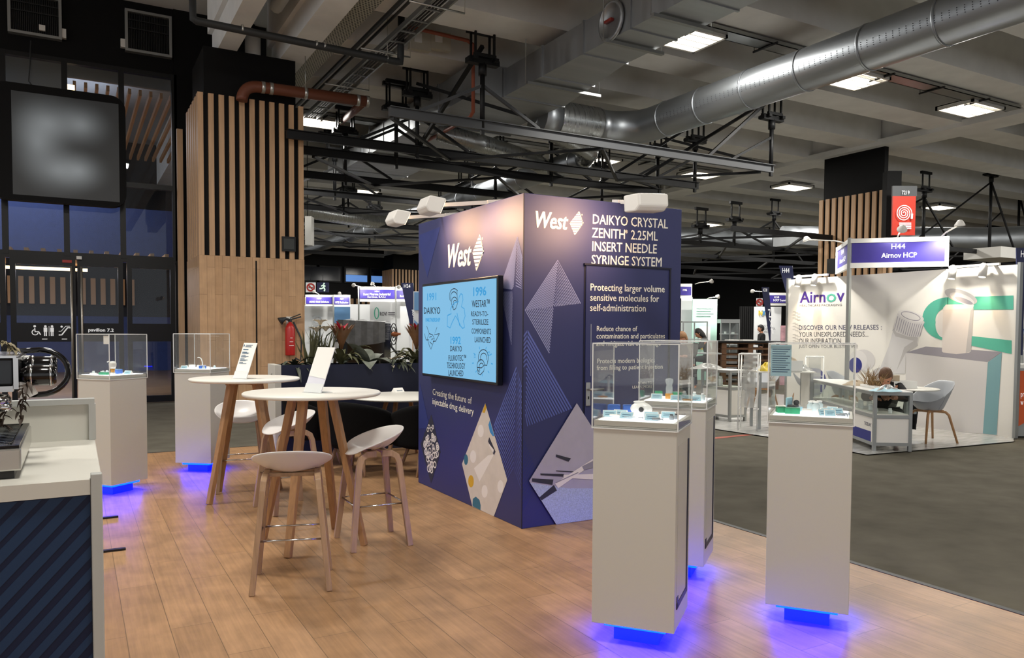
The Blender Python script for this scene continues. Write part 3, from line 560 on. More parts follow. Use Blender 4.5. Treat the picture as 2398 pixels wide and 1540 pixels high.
# texts
m = MB(); text(m, 'Creating the future of\ninjectable drug delivery', L2_(185, 455), L2_(522, 547), L2_(187, 312), bold=.012, line=1.05); prt(m, 'slogan', 'print_white')
m = MB(); text(m, 'DAIKYO CRYSTAL\nZENITH  2.25ML\nINSERT NEEDLE\nSYRINGE SYSTEM', R1_(1487, 626), R1_(2105, 646), R1_(1496, 214), bold=.016, line=.98); text(m, '®', R1_(1765, 372), R1_(1785, 373), R1_(1765, 342), bold=.02); prt(m, 'title', 'print_white')
door = prt(MB().box(R1_(1440, 625).x, TY0-.012, .01, R1_(2118, 660).x, TY0-.0005, R1_(1440, 632).z), 'door', 'navy_print')
x0, x1, zt = R1_(1440, 625).x, R1_(2118, 660).x, R1_(1440, 632).z; YD = TY0-.0135
MB().box(x0-.02, TY0-.02, zt, x1+.02, TY0-.0005, zt+.014).box(x1, TY0-.02, 0, x1+.016, TY0-.0005, zt).box(x0-.014, TY0-.004, 0, x0, TY0-.0005, zt).build('door_gap', 'navy_gap', door)
def RD(x, y, c=1): return PY(960+x/3.5, (440 if c == 1 else 820)+y/3.5, YD)
m = MB(); text(m, 'Protecting larger volume\nsensitive molecules for\nself-administration', RD(1477, 1008), RD(2085, 1014), RD(1479, 782), bold=.018); m.build('door_text', 'print_white', door); m = MB(); text(m, 'Reduce chance of\ncontamination and particulates\nand mitigate risk of breakage', RD(1527, 1308), RD(2087, 1303), RD(1530, 1130), bold=.016)
m.build('door_text', 'print_white', door); m = MB(); text(m, 'Protects modern biologics\nfrom filling to patient injection', RD(1530, 1505), RD(2070, 1492), RD(1533, 1398), bold=.014); m.build('door_text', 'print_white', door); m = MB(); text(m, 'SCAN TO\nLEARN MORE', RD(1824, 312, 2), RD(1985, 307, 2), RD(1824, 258, 2), bold=.012, align='RIGHT'); m.build('door_text', 'print_white', door)
p, q = RD(1438, 455, 2), RD(1477, 262, 2); mat('satin_steel', 'b5b6b6', .3, .8)
h = MB().box(p.x, YD-.008, p.z, q.x, YD, q.z).build('handle_plate', 'satin_steel', door, bevel=.003)
e = RD(1458, 318, 2); MB().tube([(e.x, YD, e.z), (e.x, YD-.045, e.z), (e.x+.02, YD-.05, e.z), (e.x+.12, YD-.05, e.z)], .009, 8).build('lever', 'satin_steel', h); e = RD(1459, 388, 2); MB().box(e.x-.005, YD-.0085, e.z-.012, e.x+.005, YD-.0078, e.z+.012).build('keyhole', 'black_board', h)
m = MB(); m.strip([RD(1485, 1115), RD(1482, 1540)], .006, NR); m.build('metal_edge', 'satin_steel', door)
# line patterns
def nest(mb, t, l, b, n, w, nrm, r=None, keep=1.):
    """nested outlines: left leg t-l-b (and right leg t-r) shrinking towards the right"""
    t, l, b = map(Vector, (t, l, b)); c = (t+b)/2 if r is None else (t+b+l+Vector(r))/4
    for i in range(n):
        k = i/n*keep; pts = [t.lerp(c, k), l.lerp(c, k), b.lerp(c, k)]
        if r is not None: pts = [Vector(r).lerp(c, k)]+pts
        mb.strip(pts, w, nrm)
m = MB(); nest(m, R1_(1212, 592), R1_(945, 1000), R1_(1143, 1352), 17, .008, NR, r=R1_(1398, 946)); prt(m, 'line_diamond', 'print_line_pale')
def peak(mb, apex, left, right, n, w, nrm, step):
    """nested upside-down V lines, each one lower than the last; the sides stop on left and right"""
    a, l, r, s = map(Vector, (apex, left, right, step))
    for i in range(n):
        k = i/n; mb.strip([(l+s*i).lerp(a+s*i, k*.0), a+s*i, r+s*i], w, nrm)
def clip_lines(mb, lines, w, nrm): 
    for a, b in lines: mb.strip([a, b], w, nrm)
# right face, lower big peak, cut by the tower edge
m = MB()
for i in range(19):
    a = R2_(960-0*i, -190+46*i*.62); u = i/19
    ex = R2_(1325-(1325-945)*u, 478+160*u*.95); x_cut = TX0+.004
    top = Vector(R2_(962, -160)).lerp(R2_(945, 560), u)
    m.strip([top, ex], .013-.006*u, NR)
    if i < 8: m.strip([top, Vector(R2_(928, -120)).lerp(R2_(928, 540), u+.02)], .01, NR)
prt(m, 'line_peak', 'print_line')
m = MB()
for i in range(18): m.strip([R2_(925, 760+i*32), R2_(925+(14+i*8 if i < 12 else 110-(i-12)*10), 760+i*32-(30+i*11 if i < 12 else 160-(i-12)*12))], .006, NR)
prt(m, 'line_fan', 'print_panel')
# left face patterns
m = MB()
for i in range(24):
    u = i/24; m.strip([Vector(L1_(738, 818)).lerp(L1_(838, 832), u), Vector(L1_(880, 402)).lerp(L1_(850, 826), u*.98)], .005, NL)
for i in range(16):
    u = i/16; m.strip([Vector(L1_(880, 402)).lerp(L1_(866, 826), u), Vector(L1_(921, 575)).lerp(L1_(914, 838), u)], .006, NL)
for i in range(16):
    u = i/16; m.strip([Vector(L1_(746, 850)).lerp(L1_(842, 846), u), Vector(L1_(833, 1284)).lerp(L1_(843, 880), u)], .004, NL)
prt(m, 'line_diamond', 'print_line_pale')
m = MB().poly([L1_(78, 480), L1_(142, 733), L1_(248, 318), L1_(78, 385)]); prt(m, 'tint_triangle', 'print_panel')
m = MB().poly([L2_(80, 258), L2_(72, 640), L2_(162, 640)]); prt(m, 'tint_triangle', 'print_panel')
m = MB()
for i in range(20):
    u = i/20; a = Vector(L2_(873, 138)).lerp(L2_(848, 1000), u)
    m.strip([Vector(L2_(690, 620)).lerp(L2_(745, 1180), u), a, Vector(L2_(914, 300)).lerp(L2_(912, 1180), u)], .014-.0105*u, NL)
prt(m, 'line_peak', 'print_line')
# diamond photographs
m = MB(); dt, dr, db, dl = L2_(175, 525), L2_(252, 835), L2_(172, 1090), L2_(88, 768); m.poly([dt, dl, db, dr]); prt(m, 'photo_stoppers', 'print_dark')
rs = random.Random(3); m = MB(); m2 = MB()
for i in range(120):
    x, y = rs.uniform(90, 250), rs.uniform(545, 1075); k = (y-525)/310 if y < 800 else (1090-y)/290
    if abs(x-170) > 76*max(0, k)-6: continue
    r = 6+7*(y-525)/560; c = L2_(x, y, .002+.00001*i); rr = r*.0018
    if i % 3 == 0: m2.poly([c+Vector((0, math.cos(a)*rr*1.5, math.sin(a)*rr*1.2)) for a in [2*PI*j/8 for j in range(8)]][::-1])
    m.strip([c+Vector((0, math.cos(a)*rr*1.6, math.sin(a)*rr*1.4)) for a in [2*PI*j/10 for j in range(11)]], rr*.7, NL)
prt(m, 'photo_rings', 'print_pale'); prt(m2, 'photo_caps', 'print_mid')
t_, r_, b_, l_ = L2_(618, 432), L2_(798, 1062), L2_(688, 1360), L2_(427, 930); bl = L2_(512, 1278)
MB().poly([p_-Vector((.0006, 0, 0)) for p_ in (t_, l_, bl, b_, r_)]).build('photo_tray', 'print_cream', tw)
def disc(mb, x, y, rx, ry, f, o=.0025, n=20, clip=None): mb.poly([f(x+rx*math.cos(2*PI*k/n), y+ry*math.sin(2*PI*k/n), o) for k in range(n)])
m = MB()
for x, y in ((580, 660), (518, 870), (612, 1155), (742, 1115)): disc(m, x, y, 25, 52, L2_)
m.poly([L2_(640, 860, .0022), L2_(525, 965, .0022), L2_(570, 1075, .0022), L2_(690, 850, .0022)]); prt(m, 'photo_pale_caps', 'print_pale')
m = MB(); disc(m, 500, 1072, 23, 50, L2_); prt(m, 'photo_yellow_cap', 'print_yellow'); m = MB(); m.poly([L2_(618, 436, .0025), L2_(592, 508, .0025), L2_(612, 514, .0025), L2_(628, 470, .0025)]); prt(m, 'photo_yellow_cap', 'print_yellow')
m = MB(); disc(m, 459, 895, 17, 44, L2_); prt(m, 'photo_teal_cap', 'print_teal'); m = MB(); m.poly([L2_(512, 1270, .0025), L2_(516, 1215, .0025), L2_(540, 1198, .0025), L2_(570, 1225, .0025), L2_(580, 1270, .0025), L2_(578, 1308, .0025), L2_(520, 1280, .0025)]); prt(m, 'photo_teal_cap', 'print_teal')
m = MB(); m.poly([L2_(655, 570, .0025), L2_(643, 610, .0025), L2_(655, 670, .0025), L2_(678, 702, .0025), L2_(692, 702, .0025)]); prt(m, 'photo_blue_cap', 'print_sky')
m = MB(); m.poly([L2_(650, 710, .0028), L2_(640, 745, .0028), L2_(688, 860, .0028), L2_(702, 830, .0028)]); prt(m, 'photo_vial_cap', 'print_dark')
m = MB(); m.poly([L2_(645, 760, .003), L2_(650, 785, .003), L2_(682, 840, .003), L2_(688, 815, .003)]); prt(m, 'photo_vial_glint', 'print_pale')
def R2d(x, y, o=.0155): return PY(960+x/3.5, 820+y/3.5, TY0-o)
MB().poly([R2d(1368, 432), R2d(977, 1070), R2d(1200, 1428), R2d(1560, 1376), R2d(1760, 1050)]).build('photo_syringes', 'print_grey', tw)
m = MB(); m.poly([R2d(985, 1085, .017), R2d(1200, 1425, .017), R2d(1560, 1374, .017), R2d(1700, 1130, .017), R2d(1300, 1130, .017)]); prt(m, 'photo_blue_sheet', 'print_bluegrain')
m = MB(); m.poly([R2d(1060, 1205, .018), R2d(1080, 1228, .018), R2d(1205, 1148, .018), R2d(1180, 1102, .018)]); m.poly([R2d(1000, 1048, .018), R2d(1000, 1075, .018), R2d(1168, 1102, .018), R2d(1176, 1058, .018)]); m.poly([R2d(1068, 1008, .018), R2d(1072, 1022, .018), R2d(1255, 1035, .018), R2d(1262, 1012, .018)])
m.poly([R2d(1198, 852, .018), R2d(1196, 872, .018), R2d(1300, 912, .018), R2d(1320, 885, .018)]); m.poly([R2d(1198, 984, .018), R2d(1198, 990, .018), R2d(1380, 1003, .018), R2d(1380, 993, .018)]); prt(m, 'photo_plungers', 'print_dark')
m = MB(); m.poly([R2d(1190, 1090, .0185), R2d(1215, 1130, .0185), R2d(1500, 930, .0185), R2d(1500, 890, .0185)]); m.poly([R2d(1260, 1020, .0183), R2d(1260, 1045, .0183), R2d(1560, 1060, .0183), R2d(1560, 1010, .0183)]); prt(m, 'photo_barrels', 'print_pale')
m = MB(); m.poly([R2d(1410, 950, .019), R2d(1425, 980, .019), R2d(1500, 960, .019), R2d(1500, 905, .019)]); m.strip([R2d(1195, 1085, .0188), R2d(1380, 1000, .0188)], .008, NR); prt(m, 'photo_stopper', 'print_mid')
# flood lamps on arms (things that hang from the tower)
mat('lamp_head', 'd6d4cf', .35); mat('lamp_face_warm', 'ffe0bd', .4, emit=7, ecol='ffd2a0'); WARM = (1, .6, .34)
def arm_flood(label, root, head, aim, power):
    root, head, aim = Vector(root), Vector(head), Vector(aim); t = thing('arm_floodlight', label, 'floodlight', root, 0, 'arm floodlights on the tower')
    h = head-root; d = (aim-head).normalized(); side = Vector((0, 0, 1)).cross(h.normalized()).normalized()
    MB().bar((0, 0, 0), h*.93, .022, .03).bar(-h*.12, h*.12, .04, .035).build('arm', 'lamp_head', t)
    up = d.cross(side).normalized(); M = Matrix((side, d, up)).transposed()
    m = MB(); pr = [(-.06, -.055), (.075, -.075), (.075, .06), (-.02, .075), (-.06, .04)]
    m.prism([h + side*-.11 + d*a + up*b for a, b in pr], side*.22); m.build('head', 'lamp_head', t, bevel=.012)
    MB().prism([h + side*a + d*.077 + up*b for a, b in ((-.09, -.06), (.09, -.06), (.09, .05), (-.09, .05))], d*.002).build('glass_face', 'lamp_face_warm', t)
    spot_light('flood', h + d*.1, h + d, power, WARM, 130, 1, .18, t)
arm_flood('white arm floodlight over the blue screen, nearer the tower corner', (TX0+.1, 5.75, TH+.03), PD(1006, 481, 6.2), (TX0, 5.45, 2.3), 62)
arm_flood('white arm floodlight at the far left corner of the tower', (TX0+.1, 6.6, TH+.03), PD(928, 510, 6.95), (TX0, 6.2, 2.3), 46)
arm_flood('white arm floodlight over the door side of the tower', (3.92, TY0+.12, TH+.03), PD(1515, 474, 5.62), (3.4, TY0, 2.32), 72)
# ---------------------------------------------------------------- television on the tower
def em(name, c, s): return mat(name, '0b0c0e', .35, emit=s, ecol=c, spec=.2)
em('screen_blue', '80bfe6', .95); em('screen_ink', '17202e', .9); em('screen_cyan', '2f9bd8', .95); mat('tv_black', '070709', .3)
tv = thing('television', 'large wall-mounted screen with light blue hand-drawn timeline on the dark tower', 'television', (TX0, 6.0, 1.6))
TVX = TX0-.085
def TV(x, y, o=0.): return PX(690+x/3.421, 430+y/3.421, TVX-o)      # from the enlarged view of the screen
a, b, c_, d_ = PX(988, 662, TVX), PX(1165, 648, TVX), PX(1165, 905, TVX), PX(988, 877, TVX)
y0, y1, z0, z1 = b.y, a.y, (c_.z+d_.z)/2, (a.z+b.z)/2
off = Vector((TX0, 6.0, 1.6))
class TB(MB):
    def build(s, n, m, parent=None, **k): s.v = [tuple(Vector(v)-off) for v in s.v]; return MB.build(s, n, m, parent, **k)
TB().box(TVX+.003, y0, z0, TX0-.03, y1, z1).build('case', 'tv_black', tv, bevel=.006); TB().box(TX0-.03, y0+.3, z0+.2, TX0-.001, y1-.3, z1-.2).build('wall_bracket', 'tv_black', tv)
sc_ = TB().box(TVX-.001, y0+.022, z0+.024, TVX+.004, y1-.022, z1-.024).build('screen', 'screen_blue', tv)
def tvt(s, x, y, w, h, bold=.012, slope=-.0, mb=None): text(mb, s, TV(x, y+h, .003), TV(x+w, y+h+slope*w, .003), TV(x, y, .003), bold=bold, spacing=1.0, align='CENTER', line=1.15)
mk, mc = TB(), TB()
tvt('1991', 1063, 878, 70, 58, .02, -.06, mc); tvt('1996', 1432, 830, 102, 70, .03, -.06, mc); tvt('1992', 1250, 1225, 80, 58, .03, .02, mc); tvt('PARTNERSHIP', 1050, 1076, 115, 30, .03, .0, mc)
tvt('DAIKYO', 1036, 990, 130, 52, .014, .0, mk); tvt('WESTAR™', 1420, 932, 142, 58, .012, -.02, mk); tvt('READY-TO-', 1414, 1022, 136, 40, .012, .0, mk); tvt('STERILIZE', 1424, 1085, 128, 42, .012, .02, mk); tvt('COMPONENTS', 1418, 1158, 154, 42, .012, .04, mk); tvt('LAUNCHED', 1443, 1225, 128, 44, .012, .05, mk)
tvt('DAIKYO', 1247, 1297, 92, 44, .012, .04, mk); tvt('FLUROTEC™', 1233, 1372, 140, 46, .012, .0, mk); tvt('TECHNOLOGY', 1220, 1430, 146, 46, .012, .06, mk); tvt('LAUNCHED', 1233, 1490, 118, 46, .012, .06, mk)
def ln(mb, pts, w=.007): mb.strip([TV(x, y, .003) for x, y in pts], w, NL)
# coastline outline
ln(mc, [(1225, 1055), (1222, 1140), (1245, 1155), (1262, 1110), (1288, 1058), (1300, 1075), (1330, 1140), (1345, 1158), (1362, 1150), (1352, 1100), (1366, 1060), (1358, 1000), (1335, 985), (1348, 930), (1345, 890), (1332, 880), (1318, 905), (1312, 945), (1285, 950), (1262, 975), (1248, 1005), (1255, 1040), (1225, 1055)], .009); ln(mc, [(1300, 1035), (1312, 1090), (1322, 1140)], .009)
# stopper sketches, handshake
def arc_(cx, cy, rx, ry, a0, a1, n=14): return [(cx+rx*math.cos(a0+(a1-a0)*k/n), cy+ry*math.sin(a0+(a1-a0)*k/n)) for k in range(n+1)]
ln(mk, arc_(1278, 900, 38, 60, PI*.75, PI*1.75)); ln(mk, arc_(1276, 905, 26, 40, PI*.8, PI*1.85)); ln(mk, arc_(1280, 950, 24, 42, PI*.6, PI*2.0)); ln(mk, arc_(1284, 955, 12, 22, PI*.7, PI*1.9)); ln(mk, [(1300, 850), (1304, 960), (1290, 1000), (1275, 1010), (1262, 985)])
ln(mk, [(1058, 1140), (1078, 1200), (1062, 1240), (1080, 1300), (1092, 1325), (1108, 1280), (1120, 1240), (1105, 1210), (1078, 1200)]); ln(mk, [(1140, 1150), (1118, 1210), (1160, 1200)]); ln(mk, [(1040, 1200), (1052, 1250), (1075, 1250)]); ln(mk, [(1160, 1200), (1130, 1260), (1108, 1262)]); ln(mk, [(1080, 1230), (1098, 1222), (1096, 1250), (1112, 1238)]); ln(mk, [(1082, 1265), (1100, 1285)])
ln(mk, arc_(1512, 1390, 40, 62, PI*.8, PI*2.2)); ln(mk, arc_(1514, 1398, 26, 42, PI*.8, PI*2.1)); ln(mk, arc_(1492, 1460, 30, 52, PI*.6, PI*1.95)); ln(mk, arc_(1496, 1470, 18, 34, PI*.7, PI*1.9)); ln(mk, [(1462, 1470), (1470, 1520), (1488, 1530), (1515, 1500), (1522, 1452), (1495, 1475), (1462, 1470)]); ln(mk, [(1548, 1420), (1540, 1455), (1522, 1452)])
for a0 in range(9):
    t0 = 2*PI*a0/9+.2; ln(mc, [(1505+70*math.cos(t0), 1420+100*math.sin(t0)), (1505+84*math.cos(t0), 1420+122*math.sin(t0))], .008)
ln(mc, [(1545, 1350), (1562, 1346), (1564, 1372), (1547, 1376), (1545, 1350)], .007); ln(mc, [(1440, 1370), (1448, 1368), (1448, 1392), (1438, 1394), (1440, 1370)], .006)
for q_ in (mk, mc): pass
k_ = mk.build('ink_drawing', 'screen_ink', tv); mc.build('cyan_drawing', 'screen_cyan', tv)
# ---------------------------------------------------------------- lit display plinths with acrylic covers
mat('plinth_white', 'c6c4bb', .45); mat('plinth_dark_frame', '131a38', .5); mat('light_top', 'ffffff', .4, emit=1.6, ecol='f3f7ff'); mat('led_blue', '0a2cff', .4, emit=95, ecol=(0, .003, 1)); mat('base_lit_blue', '2c56d8', .6)
glass('acrylic', (.97, .975, .97), 1.3, .015, .012)
glass('acrylic_edge', (.9, .92, .91), 1.3, .1, .75, (.95, .97, .96))
mat('card_white', 'f2f0ea', .6); mat('card_blue', 'a3cbd8', .6); mat('card_ink', '2d5a78', .6); mat('vial_glass', 'c9d8da', .15, spec=.8); mat('plastic_white', 'eeeeea', .3); mat('plastic_grey', '8e979c', .35); mat('box_green', '1f9a6a', .5, noise=.2, nscale=40); mat('box_blue', '2f62b5', .5, noise=.25, nscale=30); mat('amber', 'c98a1a', .3); mat('rubber_dark', '24272b', .6)
glass('clear_plastic', (.86, .9, .92), 1.35, .1, .3, (.85, .9, .92))
def plinth(label, x, y, rz, dark=True, cov=''):
    t = thing('display_plinth', label, 'display plinth', (x, y, 0), rz, 'white display plinths with acrylic covers'); h = .2
    MB().box(-h, -h, .1, h, h, 1.062).build('body', 'plinth_white', t, bevel=.003)
    MB().box(-h+.002, -h+.002, 1.064, h-.002, h-.002, 1.088).build('cap', 'plinth_white', t)
    MB().box(-h+.02, -h+.02, 1.0885, h-.02, h-.02, 1.091).build('light_panel', 'light_top', t)
    MB().box(-h+.09, -h+.09, 0, h-.09, h-.09, .099).build('recessed_base', 'base_lit_blue', t)  # blue of the LED glow is put into the base colour
    g = h-.05; MB().box(-g, -g, .075, g, -g+.012, .098).box(-g, g-.012, .075, g, g, .098).box(-g, -g+.012, .075, -g+.012, g-.012, .098).box(g-.012, -g+.012, .075, g, g-.012, .098).build('led_strip', 'led_blue', t)
    if dark:
        m = MB(); e, w = h+.001, .03                       # frame line on the +x side
        m.box(e-.002, -h+.05, .2, e+.003, -h+.05+.035, .26).box(e-.002, -h+.05, .2, e+.003, h-.05, .228).box(e-.002, h-.085, .2, e+.003, h-.05, .98); m.build('dark_frame', 'plinth_dark_frame', t)
        MB().box(h-.0005, -h+.05, .23, h+.0015, h-.09, .98).build('side_panel', 'plinth_white', t)
    o = h+.004; k = .004; c = thing('acrylic_cover', 'clear acrylic cover over the ' + cov, 'acrylic cover', (x, y, 0), rz, 'clear acrylic covers on plinths')
    z0, z1 = 1.05, 1.455
    MB().box(-o, -o, z0, o, -o+k, z1).box(-o, o-k, z0, o, o, z1).box(-o, -o+k, z0, -o+k, o-k, z1).box(o-k, -o+k, z0, o, o-k, z1).box(-o, -o, z1+.0005, o, o, z1+k).build('panels', 'acrylic', c)
    m = MB(); w = .0055; f = o+.0008
    for sx in (-1, 1):
        for sy in (-1, 1): m.bar((sx*f, sy*f, z0), (sx*f, sy*f, z1), w)
    for z in (z0+.002, z1+.003):
        for s in (-1, 1): m.bar((-f, s*f, z), (f, s*f, z), w); m.bar((s*f, -f, z), (s*f, f, z), w)
    m.build('polished_edges', 'acrylic_edge', c); return t
ZP = 1.0915
PF, PM, PR_, PA, PB = (2.455, 3.03, math.radians(-51)), (3.31, 3.74, math.radians(-52)), (3.40, 2.80, math.radians(-52.5)), (.30, 8.06, math.radians(-52)), (1.185, 8.87, math.radians(-37))
plinth('white display plinth nearest the camera, with a thin dark frame on its side', *PF, cov='plinth nearest the camera'); plinth('white display plinth partly hidden behind the nearest one', *PM, cov='plinth half hidden behind the nearest'); plinth('white display plinth standing alone at right by the platform edge', *PR_, dark=False, cov='plinth alone at right')
plinth('white display plinth at left behind the coffee counter', *PA, dark=False, cov='plinth behind the coffee counter'); plinth('white display plinth in front of the slatted wood column', *PB, dark=False, cov='plinth before the wood column')
def local(P, u, v): a = P[2]; return (P[0]+u*math.cos(a)-v*math.sin(a), P[1]+u*math.sin(a)+v*math.cos(a), ZP)
WH = {id(PF): 'nearest plinth', id(PM): 'half hidden plinth', id(PR_): 'right-hand plinth', id(PA): 'plinth behind the counter', id(PB): 'plinth by the wood column'}
def tent(P, u, v, rz, lab, w=.07):
    t = thing('tent_card', lab + ' in the case of the ' + WH[id(P)], 'card', local(P, u, v), P[2]+rz, 'folded tent cards in the cases')
    h, d = .032, .022; MB().add([(-w/2, -d, 0), (w/2, -d, 0), (w/2, d, 0), (-w/2, d, 0), (-w/2, 0, h), (w/2, 0, h)], [(0, 1, 5, 4), (2, 3, 4, 5), (0, 4, 3), (1, 2, 5), (0, 3, 2, 1)]).build('card', 'card_white', t)
    MB().add([(-w/2+.003, -d-.0006, .001), (w/2-.003, -d-.0006, .001), (w/2-.003, -.0015, h-.002), (-w/2+.003, -.0015, h-.002)], [(0, 1, 2, 3)]).build('printed_face', 'card_blue', t)
    m = MB()
    for q in (.3, .55): m.add([(-w/2+.012, -d*(1-q)-.0012, h*q), (w/2*(.1+q), -d*(1-q)-.0012, h*q), (w/2*(.1+q), -d*(1-q)-.001+.0012, h*q+.0025), (-w/2+.012, -d*(1-q)-.001+.0012, h*q+.0025)], [(0, 1, 2, 3)])
    m.build('print', 'card_ink', t)
def vial(P, u, v, lab, r=.013, h=.045, cap='plastic_white', body='vial_glass'):
    t = thing('vial', lab + ' in the case of the ' + WH[id(P)], 'vial', local(P, u, v), 0, 'small vials in the cases')
    MB().lathe([(r*.95, 0), (r, .003), (r, h*.68), (r*.6, h*.82), (r*.6, h*.88), (0, h*.88)], n=12).build('bottle', body, t); MB().lathe([(r*.72, h*.86), (r*.72, h), (0, h)], n=12).build('cap', cap, t)
def block(P, u, v, rz, sx, sy, sz, m, name, lab, cat, top=None):
    t = thing(name, lab + ' in the case of the ' + WH[id(P)], cat, local(P, u, v), P[2]+rz); MB().box(-sx/2, -sy/2, 0, sx/2, sy/2, sz).build('body', m, t, bevel=.003)
    MB().box(-sx/2+.004, -sy/2+.004, sz, sx/2-.004, sy/2-.004, sz+.0015).build('top_face', top or m, t)
def rod(P, u, v, rz, L_, r, m, name, lab):
    t = thing(name, lab + ' in the case of the ' + WH[id(P)], 'syringe', local(P, u, v), P[2]+rz)
    MB().tube([(-L_/2, 0, r*1.6), (L_*.25, 0, r*1.6)], r, 8).build('barrel', m, t); MB().tube([(L_*.25, 0, r*1.6), (L_/2, 0, r*1.6)], r*.4, 6).lathe([(0, -.001), (r*1.6, -.001), (r*1.6, .001), (0, .001)], (L_/2, 0, r*1.6), 8, M=Matrix.Rotation(PI/2, 4, 'Y')).build('plunger', 'plastic_grey', t)
# nearest plinth: patch injector, blue boxes, cards
t = thing('injector_device', 'white rounded patch injector device in the nearest plinth case', 'medical device', local(PF, -.02, .04), PF[2]-.15)
MB().ball((0, 0, .036), .07, 18, 10, (.85, .42, .5)).build('shell', 'plastic_white', t, sub=1); MB().lathe([(0, 0), (.013, 0), (.013, .003), (0, .003)], (.012, -.0305, .036), 14, M=Matrix.Rotation(PI/2, 4, 'X')).build('button', 'rubber_dark', t); MB().ball((-.01, 0, .07), .03, 12, 8, (1.1, .5, .25)).build('lid', 'plastic_white', t)
block(PF, -.165, .06, .1, .06, .05, .05, 'box_blue', 'carton', 'blue carton at the left edge', 'carton', 'box_blue'); block(PF, -.1, .09, .3, .05, .05, .048, 'box_blue', 'carton', 'blue carton behind the white injector', 'carton')
for u, v, rz, lab in ((-.16, -.04, .2, 'plain white tent card at the left edge'), (-.115, .0, -.1, 'blue tent card left of the white injector'), (-.06, -.09, -.2, 'blue tent card in front of the injector'), (.045, -.03, .15, 'blue tent card right of the white injector'), (.07, -.12, -.1, 'front right pale blue tent card'), (.12, .02, .0, 'rear right pale blue tent card')): tent(PF, u, v, rz, lab)
rod(PF, -.02, -.13, .3, .09, .006, 'clear_plastic', 'syringe', 'clear syringe lying at the front'); rod(PF, -.12, -.07, -.2, .07, .006, 'plastic_white', 'syringe', 'white syringe lying at the left'); rod(PF, .1, -.155, .1, .05, .007, 'plastic_grey', 'syringe', 'grey syringe before the front right card')
for u, v in ((.15, -.06), (.165, -.02)): vial(PF, u, v, 'stubby grey stopper vial %s' % ('before the rear right card' if v < -.04 else 'by the right edge'), .012, .026, 'rubber_dark', 'plastic_grey')
# middle plinth
t = thing('sample_bottle', 'tall clear bottle with an orange base in the half hidden plinth case', 'bottle', local(PM, -.06, .0), 0); MB().lathe([(.022, .03), (.022, .07), (.018, .085), (.026, .11), (.024, .125), (0, .13)], n=16).build('flask', 'clear_plastic', t); MB().lathe([(.025, 0), (.025, .03), (.02, .035), (0, .035)], n=16).build('base', 'amber', t)
block(PM, -.015, .03, .1, .07, .04, .04, 'box_green', 'carton', 'green carton', 'carton'); block(PM, -.14, .06, .2, .05, .04, .04, 'box_green', 'carton', 'small green carton at the left', 'carton')
for u, v, rz, lab in ((.0, -.08, .1, 'front left tent card'), (.06, -.05, -.2, 'middle tent card'), (.12, -.1, .2, 'front right tent card'), (.13, .0, .1, 'rear right tent card'), (-.13, -.04, .1, 'left tent card')): tent(PM, u, v, rz, lab)
for u, v, lab in ((.03, .02, 'small clear vial at the centre'), (.09, .05, 'small clear vial at the back'), (.155, -.05, 'small clear vial at the right edge'), (.02, .1, 'small clear vial by the rear panel')): vial(PM, u, v, lab)
rod(PM, .05, .1, .6, .1, .007, 'plastic_white', 'syringe', 'white syringe leaning at the back'); rod(PM, .09, -.14, .1, .08, .006, 'amber', 'syringe', 'amber syringe at the front')
t = thing('syringe_stand', 'upright white syringe standing in the half hidden plinth case', 'syringe', local(PM, .07, -.03), 0); MB().lathe([(.016, 0), (.016, .004), (.006, .006), (.006, .1), (.01, .1), (.01, .105), (0, .105)], n=10).build('barrel', 'plastic_white', t); MB().lathe([(.003, .105), (.003, .13), (.008, .13), (.008, .134), (0, .134)], n=8).build('plunger', 'plastic_white', t)
# right plinth
block(PR_, -.09, -.1, .05, .075, .05, .03, 'box_green', 'carton', 'long green carton at the front', 'carton'); block(PR_, -.15, -.07, .3, .045, .05, .03, 'box_green', 'carton', 'short green carton at the left', 'carton'); block(PR_, -.02, -.09, .0, .05, .05, .025, 'plastic_white', 'carton', 'white carton beside the green ones', 'carton')
t = thing('wearable_device', 'dark lensed device on blue foil in the right-hand plinth case', 'medical device', local(PR_, -.09, .02), .3); MB().box(-.05, -.03, 0, .05, .03, .025).build('base', 'card_blue', t, bevel=.006); MB().ball((.03, 0, .045), .016, 12, 8).build('lens', 'rubber_dark', t); MB().box(-.045, -.025, .0255, .01, .02, .036).build('clip', 'rubber_dark', t, bevel=.004); MB().box(-.04, .02, .026, .03, .03, .075).build('flap', 'card_blue', t, bevel=.004)
for u, v, lab in ((.0, .06, 'clear jar with white cap at the back left'), (.035, .07, 'clear jar with white cap at the back right'), (.02, .0, 'clear jar with white cap at the centre'), (-.005, .01, 'clear jar with white cap left of the centre')): vial(PR_, u, v, lab, .02, .06)
for u, v, rz, lab in ((.07, -.03, .4, 'rear left tent card'), (.1, .05, -.3, 'rear middle tent card'), (.125, -.02, .4, 'rear right tent card'), (.055, -.11, .5, 'front left tent card'), (.09, -.12, .2, 'front right tent card')): tent(PR_, u, v, rz, lab, .055)
for i, (u, v, rz) in enumerate(((.13, -.12, .1), (.16, -.08, .5), (.15, -.15, -.2))): rod(PR_, u, v, rz, .05, .005, 'plastic_grey', 'syringe', ('first', 'second', 'third')[i]+' small grey syringe by the front right card')
t = thing('info_sheet', 'blue printed sheet standing inside the acrylic cover of the right-hand plinth', 'sheet', local(PR_, -.145, -.195), PR_[2]); MB().box(-.05, 0, .2, .05, .002, .36).build('sheet', 'card_blue', t)
m = MB()
for k in range(11): m.box(-.043, -.001, .335-k*.0115, .043-.01*(k % 3), 0, .339-k*.0115)
m.build('print', 'card_ink', t)
